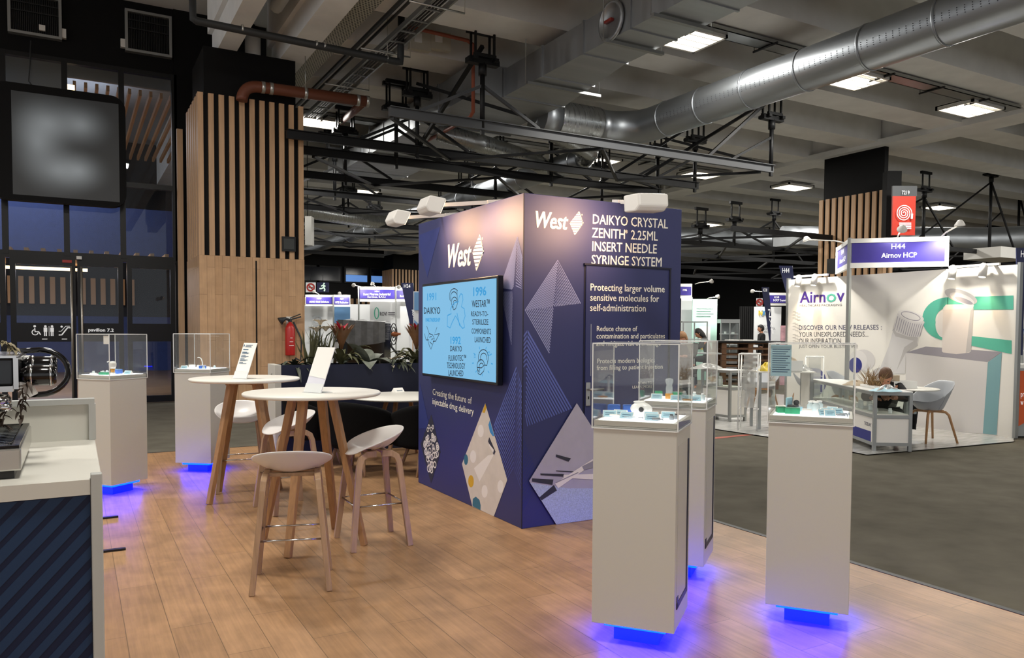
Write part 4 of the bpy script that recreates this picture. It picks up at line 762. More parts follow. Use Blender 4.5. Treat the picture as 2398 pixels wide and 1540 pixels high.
# plinth behind counter
t = thing('sample_bottle', 'clear bulb bottle with an amber neck in the case behind the counter', 'bottle', local(PA, .12, -.1), 0); MB().lathe([(.018, .055), (.03, .075), (.032, .1), (.025, .12), (0, .125)], n=16).build('bulb', 'plastic_white', t); MB().lathe([(.017, .025), (.019, .055), (0, .055)], n=14).build('neck', 'amber', t); MB().lathe([(.022, 0), (.022, .022), (.012, .025), (0, .025)], n=14).build('foot', 'plastic_white', t)
block(PA, .05, -.13, .1, .09, .04, .022, 'box_green', 'carton', 'green carton at the front', 'carton'); block(PA, .0, .05, .1, .07, .06, .04, 'box_blue', 'carton', 'light blue carton at the back', 'carton', 'card_blue')
for u, v, lab in ((-.13, .05, 'small white vial at the left'), (-.06, -.05, 'small white vial before the blue carton'), (.08, .08, 'small white vial at the back'), (-.1, -.12, 'small white vial at the front left'), (-.02, -.1, 'small white vial near the green carton'), (-.05, .1, 'small white vial by the rear panel')): vial(PA, u, v, lab, .014, .03)
rod(PA, -.05, -.15, .1, .1, .006, 'plastic_white', 'syringe', 'white syringe lying at the front'); rod(PA, -.1, 0, .6, .08, .006, 'clear_plastic', 'syringe', 'clear syringe lying at the left'); tent(PA, .13, .06, .2, 'tent card at the right')
for P, lab, u in ((PA, 'curved white tube standing', -.04), (PB, 'curved white tube standing', -.02)):
    t = thing('curved_tube', lab+' in the case of the '+WH[id(P)], 'tube', local(P, u, .04), 0); MB().tube([(0, 0, 0), (0, 0, .06), (-.012, 0, .1), (-.035, 0, .115), (-.05, 0, .108)], .005, 8).build('tube', 'plastic_white', t); MB().lathe([(.016, 0), (.016, .006), (0, .006)], n=10).build('foot', 'plastic_white', t)
t = thing('info_sheet', 'small white paper taped inside the acrylic cover behind the counter', 'sheet', local(PA, .16, -.196), PA[2]); MB().box(-.035, 0, .28, .035, .002, .355).build('sheet', 'card_white', t)
block(PB, .06, -.1, 0, .07, .035, .03, 'box_blue', 'carton', 'blue carton at the front', 'carton'); block(PB, -.07, -.08, .1, .06, .04, .04, 'plastic_white', 'carton', 'white carton at the left', 'carton'); block(PB, .0, -.02, .4, .09, .05, .03, 'plastic_white', 'carton', 'white tray at the centre', 'tray')
for u, v, lab in ((-.15, -.05, 'small white vial at the left'), (.13, .02, 'small white vial at the right'), (.1, -.15, 'small white vial at the front'), (-.08, .06, 'small white vial at the back')): vial(PB, u, v, lab, .014, .03)
rod(PB, .03, .03, .5, .12, .007, 'plastic_white', 'syringe', 'white syringe propped at the centre'); tent(PB, -.12, -.14, .1, 'tent card at the front left')
# ---------------------------------------------------------------- bar tables and stools
mat('oak_leg', 'a47a50', .45, noise=.18, nscale=5, stretch=(9, 9, .8)); mat('oak_pale', 'a98a6a', .45, noise=.15, nscale=5, stretch=(9, 9, .8)); mat('shell_white', 'dcd9d6', .35); mat('table_white', 'e2dfd6', .4); mat('chrome', 'c8c8c8', .15, 1.)
def stool_seat():
    def fn(u, v):
        a = 2*PI*u; r = max(v, .001); c, s = math.cos(a), math.sin(a); k = 2.15
        ex = (abs(c)**k + abs(s)**k)**(-1/k); x, y = .24*ex*c*r, .205*ex*s*r
        f = max(0, min(1, (y/.205+.78)/1.78)); rim = .15*f**.8
        w = r; z = rim*w**2.1
        if y < -.1: z -= .03*max(0, min(1, (-y-.1)/.1))**2*w
        return Vector((x*(1-.06*w*f), y*(1+.06*f*w), .675+z))
    m = MB(); m.grid(fn, 40, 12); return m
def make_stool(label):
    t = thing('bar_stool', label, 'stool', (0, 0, 0), 0, 'white bar stools with oak legs')
    stool_seat().build('seat', 'shell_white', t, solid=.012, sub=1)
    for sx in (-1, 1):
        for sy in (-1, 1):
            P = [(sx*.145, sy*.02, .655), (sx*.147, sy*.09, .652), (sx*.152, sy*.125, .63), (sx*.157, sy*.142, .585), (sx*.215, sy*.205, 0)]
            m = MB(); n = len(P)
            V = []
            for i, p in enumerate(P):
                p = Vector(p); d = (Vector(P[min(i+1, n-1)])-Vector(P[max(i-1, 0)])).normalized(); a = Vector((1, 0, 0)); a = (a-d*a.dot(d)).normalized(); b = d.cross(a); w = .019 - .004*i/n; h = .023 - .004*i/n
                V += [p+a*w+b*h, p-a*w+b*h, p-a*w-b*h, p+a*w-b*h]
            m.add(V, [(4*i+k, 4*i+(k+1) % 4, 4*i+4+(k+1) % 4, 4*i+4+k) for i in range(n-1) for k in range(4)]+[(3, 2, 1, 0), (4*n-4, 4*n-3, 4*n-2, 4*n-1)])
            m.build('leg', 'oak_pale', t, bevel=.004)
    MB().bar((-.15, .05, .662), (.15, .05, .662), .04, .022).bar((-.15, -.05, .662), (.15, -.05, .662), .04, .022).build('seat_support', 'oak_pale', t, bevel=.003)
    z = .30; k = .157+(.215-.157)*(1-z/.585); q = .142+(.205-.142)*(1-z/.585)
    MB().tube([(-k, -q, z), (k, -q, z)], .006, 8).tube([(-k, q, z), (k, q, z)], .006, 8).tube([(-k, -q, z), (-k, q, z)], .006, 8).tube([(k, -q, z), (k, q, z)], .006, 8).build('footrest', 'chrome', t)
    return t
st = make_stool('white bar stool with its rounded back to the camera, nearest of the four')
st.location = (1.12, 4.66, 0); st.rotation_euler = (0, 0, math.radians(163.6))
dup(st, (1.84, 5.29, 0), math.radians(-92), 'white bar stool seen from its side, next to the dark blue tower')
dup(st, (1.56, 6.62, 0), math.radians(-80), 'white bar stool half hidden behind the front bar table')
dup(st, (1.36, 7.66, 0), math.radians(-8), 'white bar stool tucked under the rear bar table')
def make_table(label, x, y, rz, r=.475):
    t = thing('bar_table', label, 'table', (x, y, 0), rz, 'round white bar tables')
    MB().lathe([(0, 1.05), (r-.012, 1.05), (r, 1.058), (r, 1.07), (r-.006, 1.075), (0, 1.075)], n=64).build('tabletop', 'table_white', t)
    MB().bar((-.19, 0, 1.033), (.19, 0, 1.033), .05, .03).bar((0, -.19, 1.033), (0, .19, 1.033), .05, .03).build('cross_support', 'oak_leg', t)
    for k in range(4):
        a = PI/2*k; MB().bar((.15*math.cos(a), .15*math.sin(a), 1.03), (.385*math.cos(a), .385*math.sin(a), 0), .062, .048, up=(0, 0, 1), w2=.046, h2=.04).build('leg', 'oak_leg', t, bevel=.004)
    return t
make_table('round white bar table in front, with a blank slanted sign on it', 1.46, 5.47, math.radians(5+45)); make_table('round white bar table at the rear, with a printed menu sign on it', 1.33, 7.26, math.radians(28))
mat('ghost_print', 'dcdce6', .5)
def sign(label, c, rz, w, h, lean, printed):
    t = thing('slanted_sign', label, 'sign', (c[0], c[1], 1.0755), rz, 'slanted sign holders on the bar tables'); k = math.tan(lean)*h
    def P(x, z, o=0): return (x, z/h*k+o*math.cos(lean)*-1, z+.004-o*math.sin(lean)*-0)
    MB().add([P(-w/2, 0), P(w/2, 0), P(w/2, h), P(-w/2, h), (-w/2, .004, .004), (w/2, .004, .004), (w/2, k+.004, h+.004), (-w/2, k+.004, h+.004)], [(0, 1, 2, 3), (5, 4, 7, 6), (0, 4, 5, 1), (3, 2, 6, 7), (1, 5, 6, 2), (0, 3, 7, 4)]).build('paper', 'card_white' if printed else 'ghost_print', t)
    m = MB(); m.box(-w/2, -.02, 0, w/2, .11, .003); m.prism([P(-w/2, 0, .003), P(w/2, 0, .003), P(w/2, .06, .003), P(-w/2, .06, .003)], (0, -.0015, 0)); m.build('clear_foot', 'acrylic_edge', t)
    if printed:
        m = MB()
        def tx(s, x, z, ww, hh, b=0., al='LEFT'): text(m, s, P(x, z, .002), P(x+ww, z, .002), P(x, z+hh, .002), bold=b, align=al)
        for z, ww in ((.93, .75), (.905, .6), (.88, .68)): m.add([P(-w*.3, h*z, .002), P(-w*.3+w*.7*ww, h*z, .002), P(-w*.3+w*.7*ww, h*z+.004, .002), P(-w*.3, h*z+.004, .002)], [(0, 1, 2, 3)])
        for k2, (z, ww, hh) in enumerate(((.80, .5, .008), (.73, .45, .005), (.71, .65, .004), (.69, .6, .004), (.64, .4, .005), (.61, .7, .004), (.59, .5, .004), (.54, .4, .005), (.51, .72, .004), (.49, .55, .004), (.44, .35, .005), (.41, .7, .004))):
            m.add([P(-w*.4, h*z, .002), P(-w*.4+w*.8*ww, h*z, .002), P(-w*.4+w*.8*ww, h*z+hh, .002), P(-w*.4, h*z+hh, .002)], [(0, 1, 2, 3)])
        m.add([P(-w*.42, h*.96, .002), P(-w*.36, h*.93, .002), P(-w*.42, h*.87, .002), P(-w*.46, h*.93, .002)], [(0, 1, 2, 3)])
        m.strip([P(-w*.48, h*.2, .002), P(-w*.1, h*.12, .002), P(w*.3, h*.1, .002)], .004, (0, -1, 0)); m.add([P(w*.05, h*.09, .0022), P(w*.2, h*.06, .0022), P(w*.36, h*.13, .0022), P(w*.24, h*.11, .0022)], [(0, 1, 2, 3)]); m.build('print', 'card_ink', t)
    else:
        MB().add([P(-w/2, h*.36, .002), P(w/2, h*.30, .002), P(w/2, h, .002), P(-w/2, h, .002)], [(0, 1, 2, 3)]).build('pale_print', 'card_white', t)
    return t
sign('white slanted sign holder facing away, on the front bar table', (1.43, 5.36), math.radians(-60), .165, .31, math.radians(24), False)
sign('white slanted sign with a printed drinks menu on the rear bar table', (1.26, 7.12), math.radians(-58), .165, .31, math.radians(22), True)
# ---------------------------------------------------------------- lounge corner behind the stools
mat('felt_black', '121212', .95, noise=.15, nscale=60, spec=.1)
t = thing('lounge_table', 'low round white table with a folded card, beside black armchairs', 'table', (3.35, 8.55, 0)); MB().lathe([(0, .72), (.61, .72), (.62, .728), (.62, .738), (.61, .742), (0, .742)], n=64).build('tabletop', 'table_white', t)
for k in range(4): a = PI/4+PI/2*k; MB().bar((.2*math.cos(a), .2*math.sin(a), .715), (.42*math.cos(a), .42*math.sin(a), 0), .045, .04, w2=.035, h2=.03).build('leg', 'oak_leg', t, bevel=.003)
t = thing('tent_card', 'folded white card standing on the low round table', 'card', G(932, 917, .742), .3); MB().add([(-.07, -.045, 0), (.07, -.045, 0), (.07, .045, 0), (-.07, .045, 0), (-.07, 0, .05), (.07, 0, .05)], [(0, 1, 5, 4), (2, 3, 4, 5), (0, 4, 3), (1, 2, 5), (0, 3, 2, 1)]).build('card', 'card_white', t); MB().add([(-.04, -.0356, .012), (.045, -.0356, .012), (.045, -.026, .024), (-.04, -.026, .024)], [(0, 1, 2, 3)]).build('print', 'plastic_grey', t)
def armchair(label, x, y, rz):
    t = thing('armchair', label, 'armchair', (x, y, 0), rz, 'black felt armchairs')
    def shell(rr):
        def fn(u, v):
            a = -.22*PI + u*1.44*PI; k = math.sin(max(0, min(1, u))*PI); top = .50+.28*k**.8; z = .30+(top-.30)*v; r = rr+.05*v; return Vector((r*math.cos(a)*1.05, r*math.sin(a)*.95, z))
        return fn
    m = MB(); m.grid(shell(.34), 28, 8); m.build('shell', 'felt_black', t, solid=.075, sub=1)
    MB().lathe([(0, .28), (.3, .28), (.35, .31), (.35, .39), (.31, .43), (0, .435)], n=28).build('seat_cushion', 'felt_black', t)
    for k in range(4): a = PI/4+PI/2*k; MB().tube([(.22*math.cos(a), .22*math.sin(a), .3), (.34*math.cos(a), .34*math.sin(a), 0)], [.022, .013], 8).build('leg', 'oak_pale', t)
    return t
armchair('black felt armchair behind the side-on stool, facing the low table', 2.62, 7.99, math.radians(128)); armchair('black felt armchair with its back to the camera, beside the tower', 3.28, 7.62, math.radians(180))
armchair('black felt armchair at the far left of the low table, near the planter', 2.42, 8.82, math.radians(75))
# ---------------------------------------------------------------- planter with bromeliads
mat('planter_navy', '0b1431', .55); mat('soil', '1c1713', .95); mat('leaf_dark', '3a4032', .5, noise=.3, nscale=14); mat('leaf_olive', '55563a', .5, noise=.3, nscale=14); mat('leaf_grey', '6c7166', .5, noise=.3, nscale=25); mat('leaf_brown', '6e4a2c', .5, noise=.3, nscale=14); mat('bract_red', 'b3283c', .5, noise=.2, nscale=20); mat('petal_white', 'd8cdb8', .5)
PYf = 9.35; t = thing('planter_box', 'long dark blue planter box with a white end, in front of the stands', 'planter', (2.05, PYf, 0))
MB().box(.075, 0, 0, 4.3, .02, 1.085).box(.075, .36, 0, 4.3, .38, 1.085).box(4.28, .02, 0, 4.3, .36, 1.085).build('panel', 'planter_navy', t); MB().box(0, -.004, 0, .075, .384, 1.09).build('end_panel', 'plinth_white', t, bevel=.003); MB().box(.075, .02, .98, 4.28, .36, 1.04).build('soil', 'soil', t)
rp = random.Random(5)
def leaf(m, base, az, L_, w, rise, droop, n=7, fold=.25):
    b = Vector(base); d = Vector((math.cos(az), math.sin(az), 0)); s = Vector((-math.sin(az), math.cos(az), 0)); V = []
    for i in range(n+1):
        k = i/n; p = b + d*(L_*(k*(1-.25*rise))) + Vector((0, 0, L_*(rise*k - droop*k*k))); ww = w*(math.sin(PI*min(1, .18+k*.82))**.8)*(1 if i < n else .1)
        V += [p-s*ww/2+Vector((0, 0, ww*fold)), p, p+s*ww/2+Vector((0, 0, ww*fold))]
    m.add(V, [(3*i+j, 3*i+j+1, 3*i+4+j, 3*i+3+j) for i in range(n) for j in (0, 1)], True)
def plant(name, label, px, kind, group='plants in the long planter box', y=None):
    p = PY(px, 850, (y or PYf+.19)); t = thing(name, label, 'plant', (p.x, p.y, 1.045), 0, group); m = MB(); t.scale = (1.25, 1.1, 1.3)
    if kind == 'strap':
        for i in range(20): leaf(m, (0, 0, 0), rp.uniform(0, 2*PI), rp.uniform(.2, .34), .04, rp.uniform(.4, .9), rp.uniform(.5, .9))
        m.build('leaves', 'leaf_dark', t)
    elif kind == 'upright':
        for i in range(22): a = rp.uniform(0, 2*PI); leaf(m, (.1*rp.uniform(-1, 1), .04*rp.uniform(-1, 1), 0), a, rp.uniform(.3, .45), .042, rp.uniform(.85, 1.0)*1.0, .05)
        m.v = [(x*.5, y_*.4, z) for x, y_, z in m.v]; m.build('leaves', 'leaf_olive', t)
    elif kind == 'brom':
        for i in range(24): leaf(m, (0, 0, .0), 2*PI*i/24+rp.uniform(-.1, .1), rp.uniform(.32, .46), .05, rp.uniform(.8, 1.3), rp.uniform(.7, 1.1), 9)
        m.build('leaves', 'leaf_olive', t); f = MB()
        for i in range(14): leaf(f, (0, 0, .16), 2*PI*i/14, rp.uniform(.2, .26), .045, 1.5, .4)
        f.build('inner_leaves', 'leaf_brown', t); f = MB()
        for i in range(22): leaf(f, (0, 0, .33), 2*PI*i/22+rp.uniform(-.2, .2), rp.uniform(.08, .15), .03, rp.uniform(.5, 1.2), .3)
        f.build('flower', 'bract_red', t)
    elif kind == 'broad':
        for i in range(11): leaf(m, (0, 0, 0), rp.uniform(0, 2*PI), rp.uniform(.28, .42), .17, rp.uniform(.5, 1.1), rp.uniform(.4, .7), 8, .12)
        m.build('leaves', 'leaf_grey', t)
    elif kind == 'pale':
        for i in range(12): leaf(m, (0, 0, 0), rp.uniform(0, 2*PI), rp.uniform(.18, .32), .075, rp.uniform(.3, 1.), rp.uniform(.4, .7), 7, .15)
        m.build('leaves', 'petal_white', t)
        f = MB()
        for i in range(12): leaf(f, (.06, 0, 0), rp.uniform(0, 2*PI), rp.uniform(.2, .3), .05, rp.uniform(.3, .9), rp.uniform(.4, .8))
        f.build('dark_leaves', 'leaf_dark', t)
    elif kind == 'lily':
        m.tube([(0, 0, 0), (.02, 0, .2), (.03, -.02, .4)], .007, 6); m.tube([(0, 0, 0), (.1, 0, .3), (.2, -.02, .38), (.28, -.02, .3)], .006, 6); m.build('stem', 'leaf_dark', t)
        for c in ((.03, -.02, .4), (.0, .0, .33), (.09, 0, .34)):
            f = MB()
            for i in range(6): leaf(f, c, 2*PI*i/6+c[0]*9, .11, .05, .9, .5)
            f.build('flower', 'petal_white', t)
    return t
plant('strap_leaf_plant', 'spiky dark strap-leaved plant at the white end of the planter', 690, 'strap'); plant('sword_plant', 'upright sword-leaved plant second from the white planter end', 722, 'upright'); plant('white_lily', 'white lily flowers between the upright leaves and the red bromeliad', 742, 'lily')
plant('bromeliad', 'red-flowered bromeliad with arching leaves, beside the slanted sign', 800, 'brom'); plant('broad_leaf_plant', 'broad grey-leaved plant right of the first red bromeliad', 862, 'broad'); plant('cream_leaf_plant', 'cream-leaved plant between the broad leaves and the second bromeliad', 910, 'pale')
plant('strap_leaf_plant', 'dark drooping strap-leaved plant spilling over the planter front', 935, 'strap', y=PYf+.1); plant('bromeliad', 'red-flowered bromeliad at the tower end of the planter', 975, 'brom')
plant('sword_plant', 'upright sword-leaved plant just behind the slanted sign', 757, 'upright')
# ---------------------------------------------------------------- fire extinguisher at the column
mat('ext_red', 'b3201c', .35); p = PY(681, 800, 14.55); t = thing('fire_extinguisher', 'red fire extinguisher with a black horn hung on the wood column', 'fire extinguisher', (p.x, 14.6, PY(681, 832, 14.55).z)); 
MB().lathe([(.0, 0), (.085, 0), (.09, .02), (.09, .5), (.06, .58), (.03, .6), (.03, .64), (0, .64)], n=20).build('cylinder', 'ext_red', t); MB().box(-.03, -.03, .62, .03, .03, .68).bar((0, 0, .66), (.2, -.02, .72), .025).bar((0, 0, .69), (.19, -.02, .77), .02).build('valve_handle', 'rubber_dark', t)
MB().tube([(-.02, -.02, .66), (-.1, -.05, .68), (-.15, -.06, .66), (-.2, -.06, .63)], [.02, .03, .05, .075], 10).build('horn', 'rubber_dark', t); m = MB(); m.tube([(.05, -.05, .62), (.2, -.05, .3), (.18, -.05, -.1), (.08, -.06, -.05)], .018, 8).build('hose', 'rubber_dark', t)
MB().box(-.05, .08, .3, .05, .1, .72).build('wall_bracket', 'white_metal', t); m = MB()
for k in range(3): m.box(-.04+.01*k, -.094, .18+k*.07, .045-.012*k, -.09, .19+k*.07)
m.build('label_print', 'card_white', t)
# ---------------------------------------------------------------- coffee counter
mat('counter_white', 'cfcdc3', .45); mat('counter_navy', '0d1a38', .5, spec=.3); mat('counter_stripe', '1d3555', .5, spec=.3); mat('counter_trim', 'b4b6b2', .4)
HC, YF, YB, XR = 1.05, 2.725, 3.70, .068
t = thing('coffee_counter', 'white coffee counter with a dark blue striped front', 'counter', (XR, YF, 0)); D_ = YB-YF
MB().box(-2.2, 0, HC-.045, 0, D_, HC).build('worktop', 'counter_white', t, bevel=.004); MB().box(-.032, -.018, 0, .0, .02, HC+.018).build('corner_post', 'counter_trim', t, bevel=.003); MB().box(-2.2, -.012, HC-.046, -.033, .01, HC+.001).build('top_trim', 'counter_white', t)
MB().box(-2.2, .0, 0, -.033, .012, HC-.047).build('front_panel', 'counter_navy', t); MB().box(-.02, .021, 0, -.002, D_, HC-.046).build('side_panel', 'counter_white', t)
m = MB(); x0, x1, z1 = -.62, -.034, HC-.05
for i in range(26):
    c = -.29+i*.062 if i < 3 else -.29+i*.060; w = .036-.0011*i
    # stripe band between c and c+w measured along the panel's top edge, rising to the right
    def seg(cc):                     # line z = (x - x0) * 1.08 + const clipped to the panel
        pts = []; s = 1.1
        xa, za = x1, z1-cc; xt = x1-(z1-za)/s*-1
        return za
    za, zb = .62+.38-i*.068, .62+.38-i*.068-w*1.35      # heights where the band meets the right edge
    za += .32; zb += .32; s = 1.08; poly = []
    def at(zr, x): return zr-(x1-x)*s
    for zr, rev in ((za, False), (zb, True)):
        a = (x1, zr) if zr <= z1 else (x1-(zr-z1)/s, z1); b = (x0, at(zr, x0))
        if b[1] < .02: b = (x1-(zr-.02)/s, .02)
        poly += [(b, a)] if not rev else [(a, b)]
    (b1, a1), (a2, b2) = poly
    if a1[0] < x0 or a2[0] < x0 or a1[1] < .03 or a2[1] < .03 or b1[0] > x1 or b2[0] > x1: continue
    P2 = [b1, a1] + ([(x1, z1)] if za > z1 > zb else []) + [a2, b2]
    m.poly([(p_[0], -.0015, p_[1]) for p_ in P2])
m.build('stripe_print', 'counter_stripe', t)
MB().box(-2.2, D_, .0, .0, D_+.03, HC+.165).build('back_screen', 'counter_white', t, bevel=.003); MB().box(-2.2, D_-.018, HC+.15, .0, D_+.045, HC+.172).box(-.022, D_-.018, HC+.001, .004, D_+.045, HC+.15).build('back_screen_frame', 'counter_trim', t)
for y in (6.93, 5.89):
    tag(MB().box(-.3, y-.018, .001, .283, y+.018, .014).build('floor_bar', 'dark_steel'), 'flat dark metal foot bar on the floor, %s the counter' % ('farther from' if y > 6 else 'nearer to'), 'bar', 'flat metal bars on the floor')
# espresso machine
mat('machine_steel', 'c9c7c0', .22, .85); mat('machine_glass', '22262b', .1, .2); mat('gloss_black', '08080a', .12); t = thing('espresso_machine', 'steel espresso machine with black portafilter handles on the counter', 'coffee machine', (-.40, 3.1, HC))
def EM(px, py, y): return PY(px, py, y)-Vector((-.40, 3.1, HC))
a, b = EM(0, 1117, 2.86), EM(57, 1090, 2.86); 
MB().box(-.5, -.27, .025, .25, .38, .095).build('drip_body', 'machine_steel', t, bevel=.006); MB().box(-.5, -.25, .0, .23, .36, .025).build('plinth_foot', 'gloss_black', t)
m = MB(); m.box(-.5, -.265, .096, .245, -.25, .104).box(-.5, .36, .096, .245, .375, .104).box(.225, -.25, .096, .245, .36, .104)
for k in range(18): m.box(-.5+k*.041, -.25, .096, -.479+k*.041, .36, .102)
for k in range(14): m.box(-.5, -.235+k*.043, .097, .22, -.215+k*.043, .103)
m.build('drip_grid', 'gloss_black', t)
MB().box(-.5, .12, .096, .1, .36, .28).build('column', 'machine_glass', t)
MB().box(-.6, -.14, .28, .225, .36, .37).build('upper_body', 'machine_glass', t, bevel=.008); MB().box(-.6, -.145, .37, .235, .36, .378).box(.226, -.145, .27, .24, .36, .37).box(-.6, -.15, .262, .225, -.1, .28).build('steel_edge', 'chrome', t)
MB().lathe([(.0, .215), (.07, .215), (.078, .225), (.078, .24), (.07, .25), (0, .26)], (.14, -.1, 0), 20).lathe([(0, .2), (.02, .2), (.02, .222), (0, .222)], (.2, -.13, 0), 12).build('group_head', 'chrome', t)
for y, z in ((-.08, .31), (.08, .335)):
    MB().tube([(.24, y, z), (.262, y, z), (.335, y, z), (.345, y, z)], [.02, .034, .034, .026], 14).build('knob', 'gloss_black', t)
    MB().lathe([(.035, -.003), (.037, -.003), (.037, .003), (.035, .003)], (.272, y, z), 14, M=Matrix.Rotation(PI/2, 4, 'Y')).lathe([(.035, -.003), (.037, -.003), (.037, .003), (.035, .003)], (.328, y, z), 14, M=Matrix.Rotation(PI/2, 4, 'Y')).build('knob_ring', 'chrome', t)
MB().tube([(.22, .3, .38)]+[(.285+.092*math.cos(a), .275+.025*math.sin(a), .303+.082*math.sin(a)) for a in [PI/2-PI*k/14 for k in range(15)]]+[(.22, .25, .221)], .0105, 10).build('steam_guard', 'gloss_black', t)
MB().box(.241, .12, .29, .255, .3, .365).prism([(.241, -.1, .225), (.29, -.1, .25), (.27, -.1, .285), (.241, -.1, .29)], (0, .05, 0)).build('side_plate', 'plastic_white', t)
mat('leaf_dry', '3a2c20', .6, noise=.3, nscale=30); mat('leaf_dry_pale', '857a5c', .6, noise=.3, nscale=30)
def vine(label, pts, y, n, mt, nm='trailing_plant'):
    P = [PY(px, py, y) for px, py in pts]; t = thing(nm, label, 'plant', P[0]); o = P[0]; m = MB().tube([p-o for p in P], .0022, 5); m.build('stem', 'leaf_dry', t); m = MB()
    for i in range(n):
        k = (i+.5)/n*(len(P)-1); j = min(int(k), len(P)-2); c = P[j].lerp(P[j+1], k-j)-o
        leaf(m, c, rp.uniform(0, 2*PI), rp.uniform(.02, .032), .014, rp.uniform(-.3, .4), rp.uniform(.5, 1.2), 5)
    m.build('leaves', mt, t); return t
vine('thin vine with dark leaves hanging below the machine knobs', [(66, 893), (52, 912), (55, 935), (48, 955), (50, 985)], 2.98, 15, 'leaf_dry'); vine('thin vine with dark leaves at the picture edge by the group head', [(22, 950), (8, 975), (6, 995), (10, 1000)], 2.98, 8, 'leaf_dry')
vine('dry leafy sprig lying on top of the espresso machine', [(-20, 800), (5, 800), (25, 806), (38, 822)], 3.2, 26, 'leaf_dry_pale', 'leafy_sprig')
# ---------------------------------------------------------------- shell-scheme stands
mat('shell_panel', 'e9e5dc', .6); mat('alu', 'a9acab', .35, .7); mat('fascia_purple', '3a2f8f', .45, noise=.06); mat('flag_navy', '161d45', .6); mat('teal', '56b299', .6); mat('art_white', 'dedad6', .6); mat('art_bottle', 'd0cdcb', .6); mat('art_pot', 'd8cfc8', .6); mat('art_grey', 'b9b5b2', .6); mat('art_mid', '97939a', .6); mat('art_light', 'd3cfcc', .6); mat('text_dark', '2b2a55', .6); mat('text_grey', '4d4a50', .6)
mat('logo_purple', '4a2d8c', .6); mat('teal_blue', '7aa3a8', .6); mat('art_navy', '2a2f7d', .6); mat('fascia_text', 'ffffff', .5, emit=.3); mat('lamp_glow', 'fff4e0', .4, emit=14, ecol='fff0d8'); mat('lamp_cyl', 'e9e6e0', .35)
XW = 11.81; stand = thing('exhibition_stand', 'white stand wall with giant bottle pictures and a purple H44 fascia', 'exhibition stand', (XW, 8.2, 0))
SO = Vector((XW, 8.2, 0))
class SB(MB):
    def build(s, n, m, parent=None, **k): s.v = [tuple(Vector(v)-SO) for v in s.v]; return MB.build(s, n, m, parent or stand, **k)
SB().box(XW, 6.2, 0, XW+.05, 10.31, 2.5).build('wall_panel', 'shell_panel'); m = SB()
m.box(XW-.02, 6.16, 0, XW+.06, 6.2, 2.53); m.build('post', 'alu'); m = SB(); m.box(XW-.02, 10.31, 0, XW+.06, 10.35, 2.53); A_, B_, C_ = Vector((10.83, 8.25, 0)), Vector((XW, 7.24, 0)), Vector((XW, 9.24, 0)); m.build('post', 'alu'); m = SB(); m.bar(A_, A_+Vector((0, 0, 3.02)), .05); m.build('fascia_post', 'alu')
for P_, Q_ in ((A_, B_), (A_, C_)):
    z = Vector((0, 0, 1)); n_ = (Q_-P_).normalized(); q = SB(); q.bar(P_+z*2.97, Q_+z*2.97, .05, .07).bar(P_+z*2.58, Q_+z*2.58, .05, .08).bar(Q_+z*2.54-n_*.02, Q_+z*3.01-n_*.02, .05); q.build('fascia_frame', 'plastic_white')
    SB().bar(P_+z*2.775+n_*.03, Q_+z*2.775-n_*.04, .02, .33).build('fascia_panel', 'fascia_purple')
def on_fascia(P_, Q_, s, k0, k1, z0, z1, b=.02):
    n_ = (Q_-P_).normalized(); o = Vector((n_.y, -n_.x, 0))
    if o.dot(EYE-P_) < 0: o = -o
    bl = P_.lerp(Q_, k0)+o*.012; br = P_.lerp(Q_, k1)+o*.012; q = SB(); text(q, s, bl+Vector((0, 0, z0)), br+Vector((0, 0, z0)), bl+Vector((0, 0, z1)), bold=b); q.build('fascia_lettering', 'fascia_text')
on_fascia(A_, B_, 'H44', .43, .57, 2.83, 2.91, .0); on_fascia(A_, B_, 'Airnov HCP', .33, .69, 2.69, 2.77); on_fascia(C_, A_, 'H44', .4, .6, 2.83, 2.91); on_fascia(C_, A_, 'Airnov HCP', .25, .75, 2.69, 2.77)
def K(x, y, o=.002): return PX(1820+x/4.149, 520+y/4.149, XW-o)
def J(x, y, o=.002): return PX(1650+x/3.206, 750+y/3.206, XW-o)
def Mm(x, y, o=.002): return PX(1980+x/5.737, 840+y/5.737, XW-o)
NW = Vector((-1, 0, 0))
def stx(s, bl, br, tl, m_, name='wall_lettering', **k): q = SB(); text(q, s, bl, br, tl, **k); q.build(name, m_)
stx('Airn', K(222, 782), K(466, 776), K(224, 676), 'logo_purple', 'logo_lettering', bold=.03); stx('o', K(480, 777), K(572, 774), K(480, 697), 'teal', 'logo_lettering', bold=.03); stx('v', K(580, 773), K(652, 770), K(580, 690), 'logo_purple', 'logo_lettering', bold=.03)
stx('HEALTHCARE PACKAGING', K(218, 822), K(628, 814), K(218, 800), 'text_grey', 'logo_lettering'); stx('DISCOVER OUR NEW RELEASES :', K(212, 1046), K(1015, 1044), K(212, 1002), 'text_dark'); stx('YOUR UNEXPLORED NEEDS...', K(212, 1112), K(885, 1112), K(212, 1066), 'text_grey'); stx('OUR INSPIRATION', J(708, 172), J(1024, 173), J(708, 135), 'text_grey')
stx('JUST OPEN YOUR BLISTER WE', J(708, 212), J(1150, 216), J(708, 182), 'text_grey'); stx('Protecting Today, Preserving Tomorrow', Mm(712, 700), Mm(1980, 828), Mm(712, 652), 'text_dark', bold=.01)
def art(name, m_, pts): q = SB(); q.poly(pts); q.build(name, m_)
def el(f, cx, cy, rx, ry, o, a0=0, a1=2*PI, n=26, rot=0): return [f(cx+rx*math.cos(t)*math.cos(rot)-ry*math.sin(t)*math.sin(rot), cy+rx*math.cos(t)*math.sin(rot)+ry*math.sin(t)*math.cos(rot), o) for t in [a0+(a1-a0)*k/n for k in range(n+(0 if abs(a1-a0) > 6.2 else 1))]]
